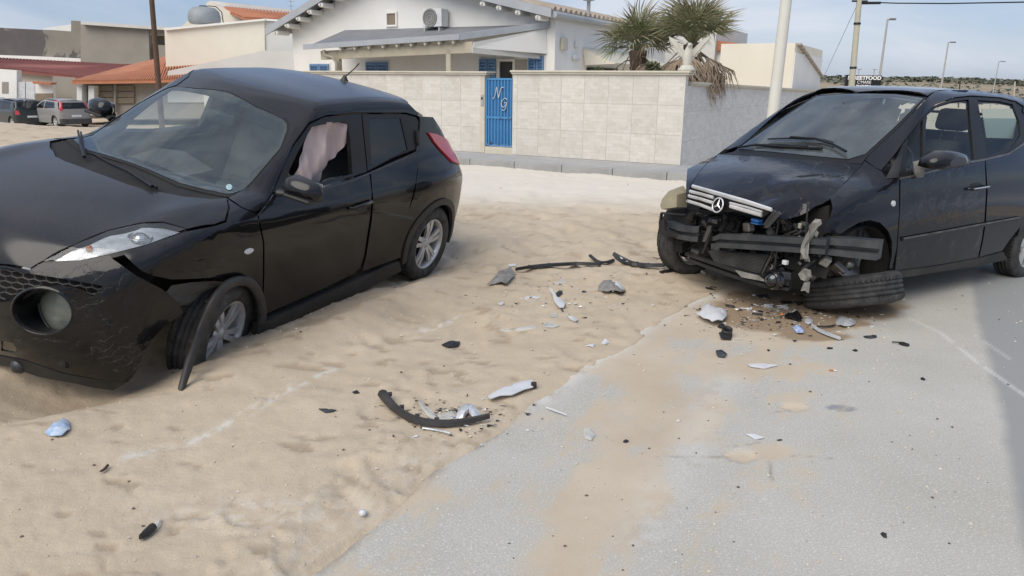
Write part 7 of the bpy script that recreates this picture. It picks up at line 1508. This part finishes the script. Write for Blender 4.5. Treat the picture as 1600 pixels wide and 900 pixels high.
for i, (p, l) in enumerate(zip(PS, LS)): shard_('white_chip', l, 'debris', p, WPL, .004, .012, seed=20 + i, group='white plastic chips on the ground')
for i, (p, l) in enumerate(zip([((780, 516), (800, 514), (835, 510), (838, 513), (812, 519), (786, 520)), ((849, 512), (856, 503), (874, 509), (866, 513)), ((860, 442), (880, 436), (886, 442), (872, 446)), ((912, 672), (922, 670), (930, 680), (924, 690), (914, 686)), ((858, 492), (870, 490), (872, 496), (862, 497))],
        ['long translucent strip half buried left of the road edge', 'rounded translucent shard right of the long translucent strip', 'faint clear shard below the long dark trim', 'clear yellowish shard lying alone on the road foreground', 'faint clear shard below the white blade'])): shard_('lens_shard', l, 'debris', p, MT['clearp'], .004, .012, seed=40 + i, group='clear lens shards')
shard_('dark_fragment', 'small dark shard on the sand left of the white housing', 'debris', [(690, 541), (704, 536), (719, 537), (716, 543), (700, 545)], TP, .006, .03, seed=50); shard_('dark_fragment', 'flat grey shard above the curved black moulding', 'debris', [(498, 640), (510, 641), (526, 643), (508, 646)], MT['beam'], .005, .012, seed=51); shard_('dark_fragment', 'tiny dark chip above the flat grey shard', 'debris', [(550, 613), (558, 611), (562, 615), (554, 616)], TP, .005, .01, seed=52)
# left foreground litter
o = shard_('crushed_packet', 'crushed blue and white packet lying in the sand at the far left', 'litter', [(70, 678), (80, 668), (92, 666), (100, 658), (109, 661), (110, 672), (98, 684), (86, 685)], mottled('blue_foil', (.16, .33, .60), (.62, .66, .70), .35, 30, .4), .004, .04, seed=60)
strip_('charred_stub', 'dark burnt stub with a clear end in the sand, lower left', 'litter', [(220, 847), (230, 839), (240, 829)], TP, .016, .022, wz=[.4, 1, 1]); shard_('lens_shard', 'clear bluish tip beside the burnt stub', 'litter', [(238, 828), (244, 816), (252, 814), (252, 822), (245, 830)], MT['clearp'], .004, .02, seed=61)
strip_('leaf_bit', 'brown curled leaf bit in the sand left of the burnt stub', 'litter', [(158, 741), (164, 737), (169, 731)], MT['rust'], .006, .008)
b = MB(); b.lathe([(0, .013), (.011, .010), (.016, .0), (.011, -.010), (0, -.013)], ax='z', n=20); o = b.build('pale_pebble', WPL); o.location = ground_at(567, 806) + Vector((0, 0, .012)); tag(o, 'round pale pebble at the road edge in the foreground', 'pebble')
# below the compact car
shard_('white_shell', 'large jagged white plastic shell on the sand in front of the compact car', 'car part', [(1088, 496), (1096, 492), (1100, 482), (1110, 485), (1124, 492), (1134, 491), (1135, 499), (1128, 509), (1112, 511), (1098, 504)], WPL, .006, .085, seed=70)
o = shard_('lamp_socket', 'black ring-shaped socket below the white shell', 'car part', [(1123, 521), (1130, 519), (1142, 520), (1144, 525), (1142, 532), (1126, 532)], TP, .005, .03, seed=71); b = MB(); b.lathe([(.026, 0), (.034, 0), (.034, .045), (.026, .045), (.026, 0)], ax='z', n=20); q = b.build('ring', TP, o); q.location = (0, 0, .012); q.rotation_euler = (.4, 0, 0)
shard_('dark_fragment', 'small black tab touching the lower edge of the white shell', 'debris', [(1121, 512), (1128, 508), (1134, 513), (1128, 515)], TP, .006, .03, seed=72); shard_('dark_fragment', 'small blue-grey pointed bit below the ring-shaped socket', 'debris', [(1118, 551), (1126, 550), (1136, 555), (1132, 560), (1122, 558)], MT['beam'], .006, .03, seed=73)
o = shard_('blue_fragment', 'crumpled blue and white bit under the folded wheel', 'debris', [(1238, 514), (1244, 512), (1250, 518), (1256, 518), (1255, 524), (1244, 522)], mottled('blue_white_bit', (.04, .18, .60), (.7, .72, .75), .4, 60, .3), .005, .04, seed=74)
o = shard_('black_housing', 'glossy black rounded housing among the bits before the folded wheel', 'car part', [(1224, 494), (1234, 491), (1246, 490), (1254, 499), (1252, 504), (1236, 501), (1226, 499)], MT['gloss_dark'], .006, .05, seed=75)
b = MB(); b.lathe([(0, .012), (.012, .01), (.016, 0)], ax='z', n=12); q = b.build('amber_bulb', MT['orange']); q.location = ground_at(1222, 493) + Vector((0, 0, .008)); tag(q, 'small amber bulb next to the glossy black housing', 'bulb')
strip_('silver_bracket', 'long silver bracket strip on the ground in front of the folded wheel', 'car part', [(1268, 512), (1280, 520), (1296, 527), (1312, 533)], SP, .012, .02, (.6,), wz=[.5, 1.1, 1.2, .8]); strip_('cable_scrap', 'black cable scrap above the long silver bracket', 'debris', [(1276, 513), (1292, 513), (1304, 511)], TP, .008, .01); shard_('ring_fragment', 'pale ring fragment left of the silver bracket', 'debris', [(1256, 502), (1262, 500), (1271, 502), (1270, 507), (1262, 509), (1257, 506)], SP, .005, .03, seed=76)
shard_('silver_fragment', 'silver fragment right of the bracket, before the tyre', 'debris', [(1306, 502), (1314, 498), (1322, 500), (1330, 505), (1338, 503), (1334, 510), (1318, 514), (1308, 510)], SP, .005, .04, seed=77)
bits = [((1192, 465), .05, 'dark', 'dark bent tab under the middle of the front end'), ((1142, 480), .05, 'beam', 'grey toothed bit right of the white shell'), ((1170, 485), .05, 'white', 'pale square flake in the oily sand'), ((1182, 492), .045, 'beam', 'grey flake just below the pale square one'), ((1200, 480), .06, 'silver', 'silver crumpled flake in the middle of the wet patch'), ((1226, 482), .06, 'silver', 'silver flake right of the crumpled one'), ((1229, 474), .05, 'dark', 'black lump above the silver flake'), ((1250, 475), .05, 'dark', 'black lump beside the folded wheel, left one'), ((1190, 500), .04, 'beam', 'thin grey sliver at the lower edge of the wet patch'), ((1216, 504), .03, 'dark', 'small black sliver left of the glossy housing'), ((1188, 487), .035, 'dark', 'short black bar between the grey flakes'), ((1178, 462), .03, 'white', 'tiny white cap under the front end'), ((1412, 539), .055, 'dark', 'black broken clip alone on the road to the right'), ((1337, 548), .035, 'dark', 'small dark chip below the folded wheel'), ((1297, 545), .03, 'dark', 'thin dark curl on the road below the silver bracket'), ((1201, 548), .02, 'dark', 'tiny dark speck above the white spindle'), ((1360, 528), .05, 'beam', 'flat grey sliver right of the silver fragments'), ((1355, 528), .03, 'dark', 'small dark piece by the flat grey sliver'), ((1278, 484), .03, 'dark', 'black crumb right under the folded tyre'), ((1259, 489), .02, 'dark', 'dark crumb between the housing and the tyre'), ((1442, 593), .025, 'dark', 'dark chip far right on the road'), ((1381, 837), .022, 'dark', 'dark chip alone in the lower right foreground'), ((978, 690), .022, 'dark', 'black speck on the sandy road right of the yellowish shard'), ((1055, 424), .05, 'dark', 'black knob on the sand under the front wheel'), ((1218, 688), .02, 'beam', 'small grey crumb right of the diamond-shaped chip'), ((1376, 464), .03, 'dark', 'black crumb on the road right of the folded tyre'), ((1060, 658), .02, 'white', 'tiny white crumb left of the diamond-shaped chip'), ((1110, 452), .05, 'dark', 'thin dark stick in the sand under the front end')]
mp_ = {'dark': TP, 'beam': MT['beam'], 'white': WPL, 'silver': SP}
for i, ((u, v), s_, m_, l) in enumerate(bits):
    rr = random.Random(i + 100); n = rr.randint(5, 8); c = ground_at(u, v); b = MB(); prof = []; a0 = rr.uniform(0, 6.28); st_ = rr.uniform(1.3, 2.2)
    ring = []
    for k in range(n): a = 2 * PI * k / n; r_ = s_ * .5 * rr.uniform(.6, 1.1); x, y = r_ * math.cos(a) * st_, r_ * math.sin(a); ring.append((x * math.cos(a0) - y * math.sin(a0), x * math.sin(a0) + y * math.cos(a0), rr.uniform(.002, s_ * .35)))
    lo = [(x * .9, y * .9, max(0, z - s_ * .25)) for x, y, z in ring]; b.add(ring + lo + [(0, 0, s_ * rr.uniform(.2, .5))], [(k, (k + 1) % n, 2 * n) for k in range(n)] + [(k, n + k, n + (k + 1) % n, (k + 1) % n) for k in range(n)] + [tuple(range(n, 2 * n))])
    if s_ > .045: b.tube([(0, 0, s_ * .3), (s_ * rr.uniform(-1, 1), s_ * rr.uniform(-.6, .6), s_ * .35), (s_ * rr.uniform(-1.2, 1.2), s_ * .5, .01)], s_ * .08, 5)
    o = b.build('broken_fragment', mp_[m_]); o.location = c; tag(o, l, 'debris', 'small broken car fragments on the ground')
b = MB(); b.tube([(-.022, 0, .005), (.0, 0, .005)], .005, 8); o = b.build('cigarette_end', MT['orange']); o.location = ground_at(1302, 580); o.rotation_euler = (0, 0, -.2); tag(o, 'orange-tipped cigarette end on the road below the wreckage', 'litter'); b = MB(); b.tube([(.0, 0, .005), (.016, 0, .005)], .0052, 8); b.build('paper', WPL, o)
# glass crumbs and plastic splinters too small to count
rr = random.Random(12); b = MB()
for k in range(1000):
    t = rr.random(); u, v = (rr.gauss(1215, 65), rr.gauss(492, 16)) if t < .55 else ((rr.gauss(870, 70), rr.gauss(455, 28)) if t < .8 else (rr.gauss(700, 60), rr.gauss(655, 18)))
    if v < 425: continue
    c = ground_at(u, v); s_ = rr.choice((rr.uniform(.003, .008), rr.uniform(.006, .016))); q = [c + Vector((rr.uniform(-s_, s_) * 1.6, rr.uniform(-s_, s_), rr.uniform(.001, s_))) for _ in range(4)]; b.add(q, [(0, 1, 2), (0, 2, 3), (0, 3, 1), (1, 3, 2)], rr.choice((0, 0, 1, 2)))
tag(b.build('crumbs', [TP, WPL, SP]), kind='stuff')
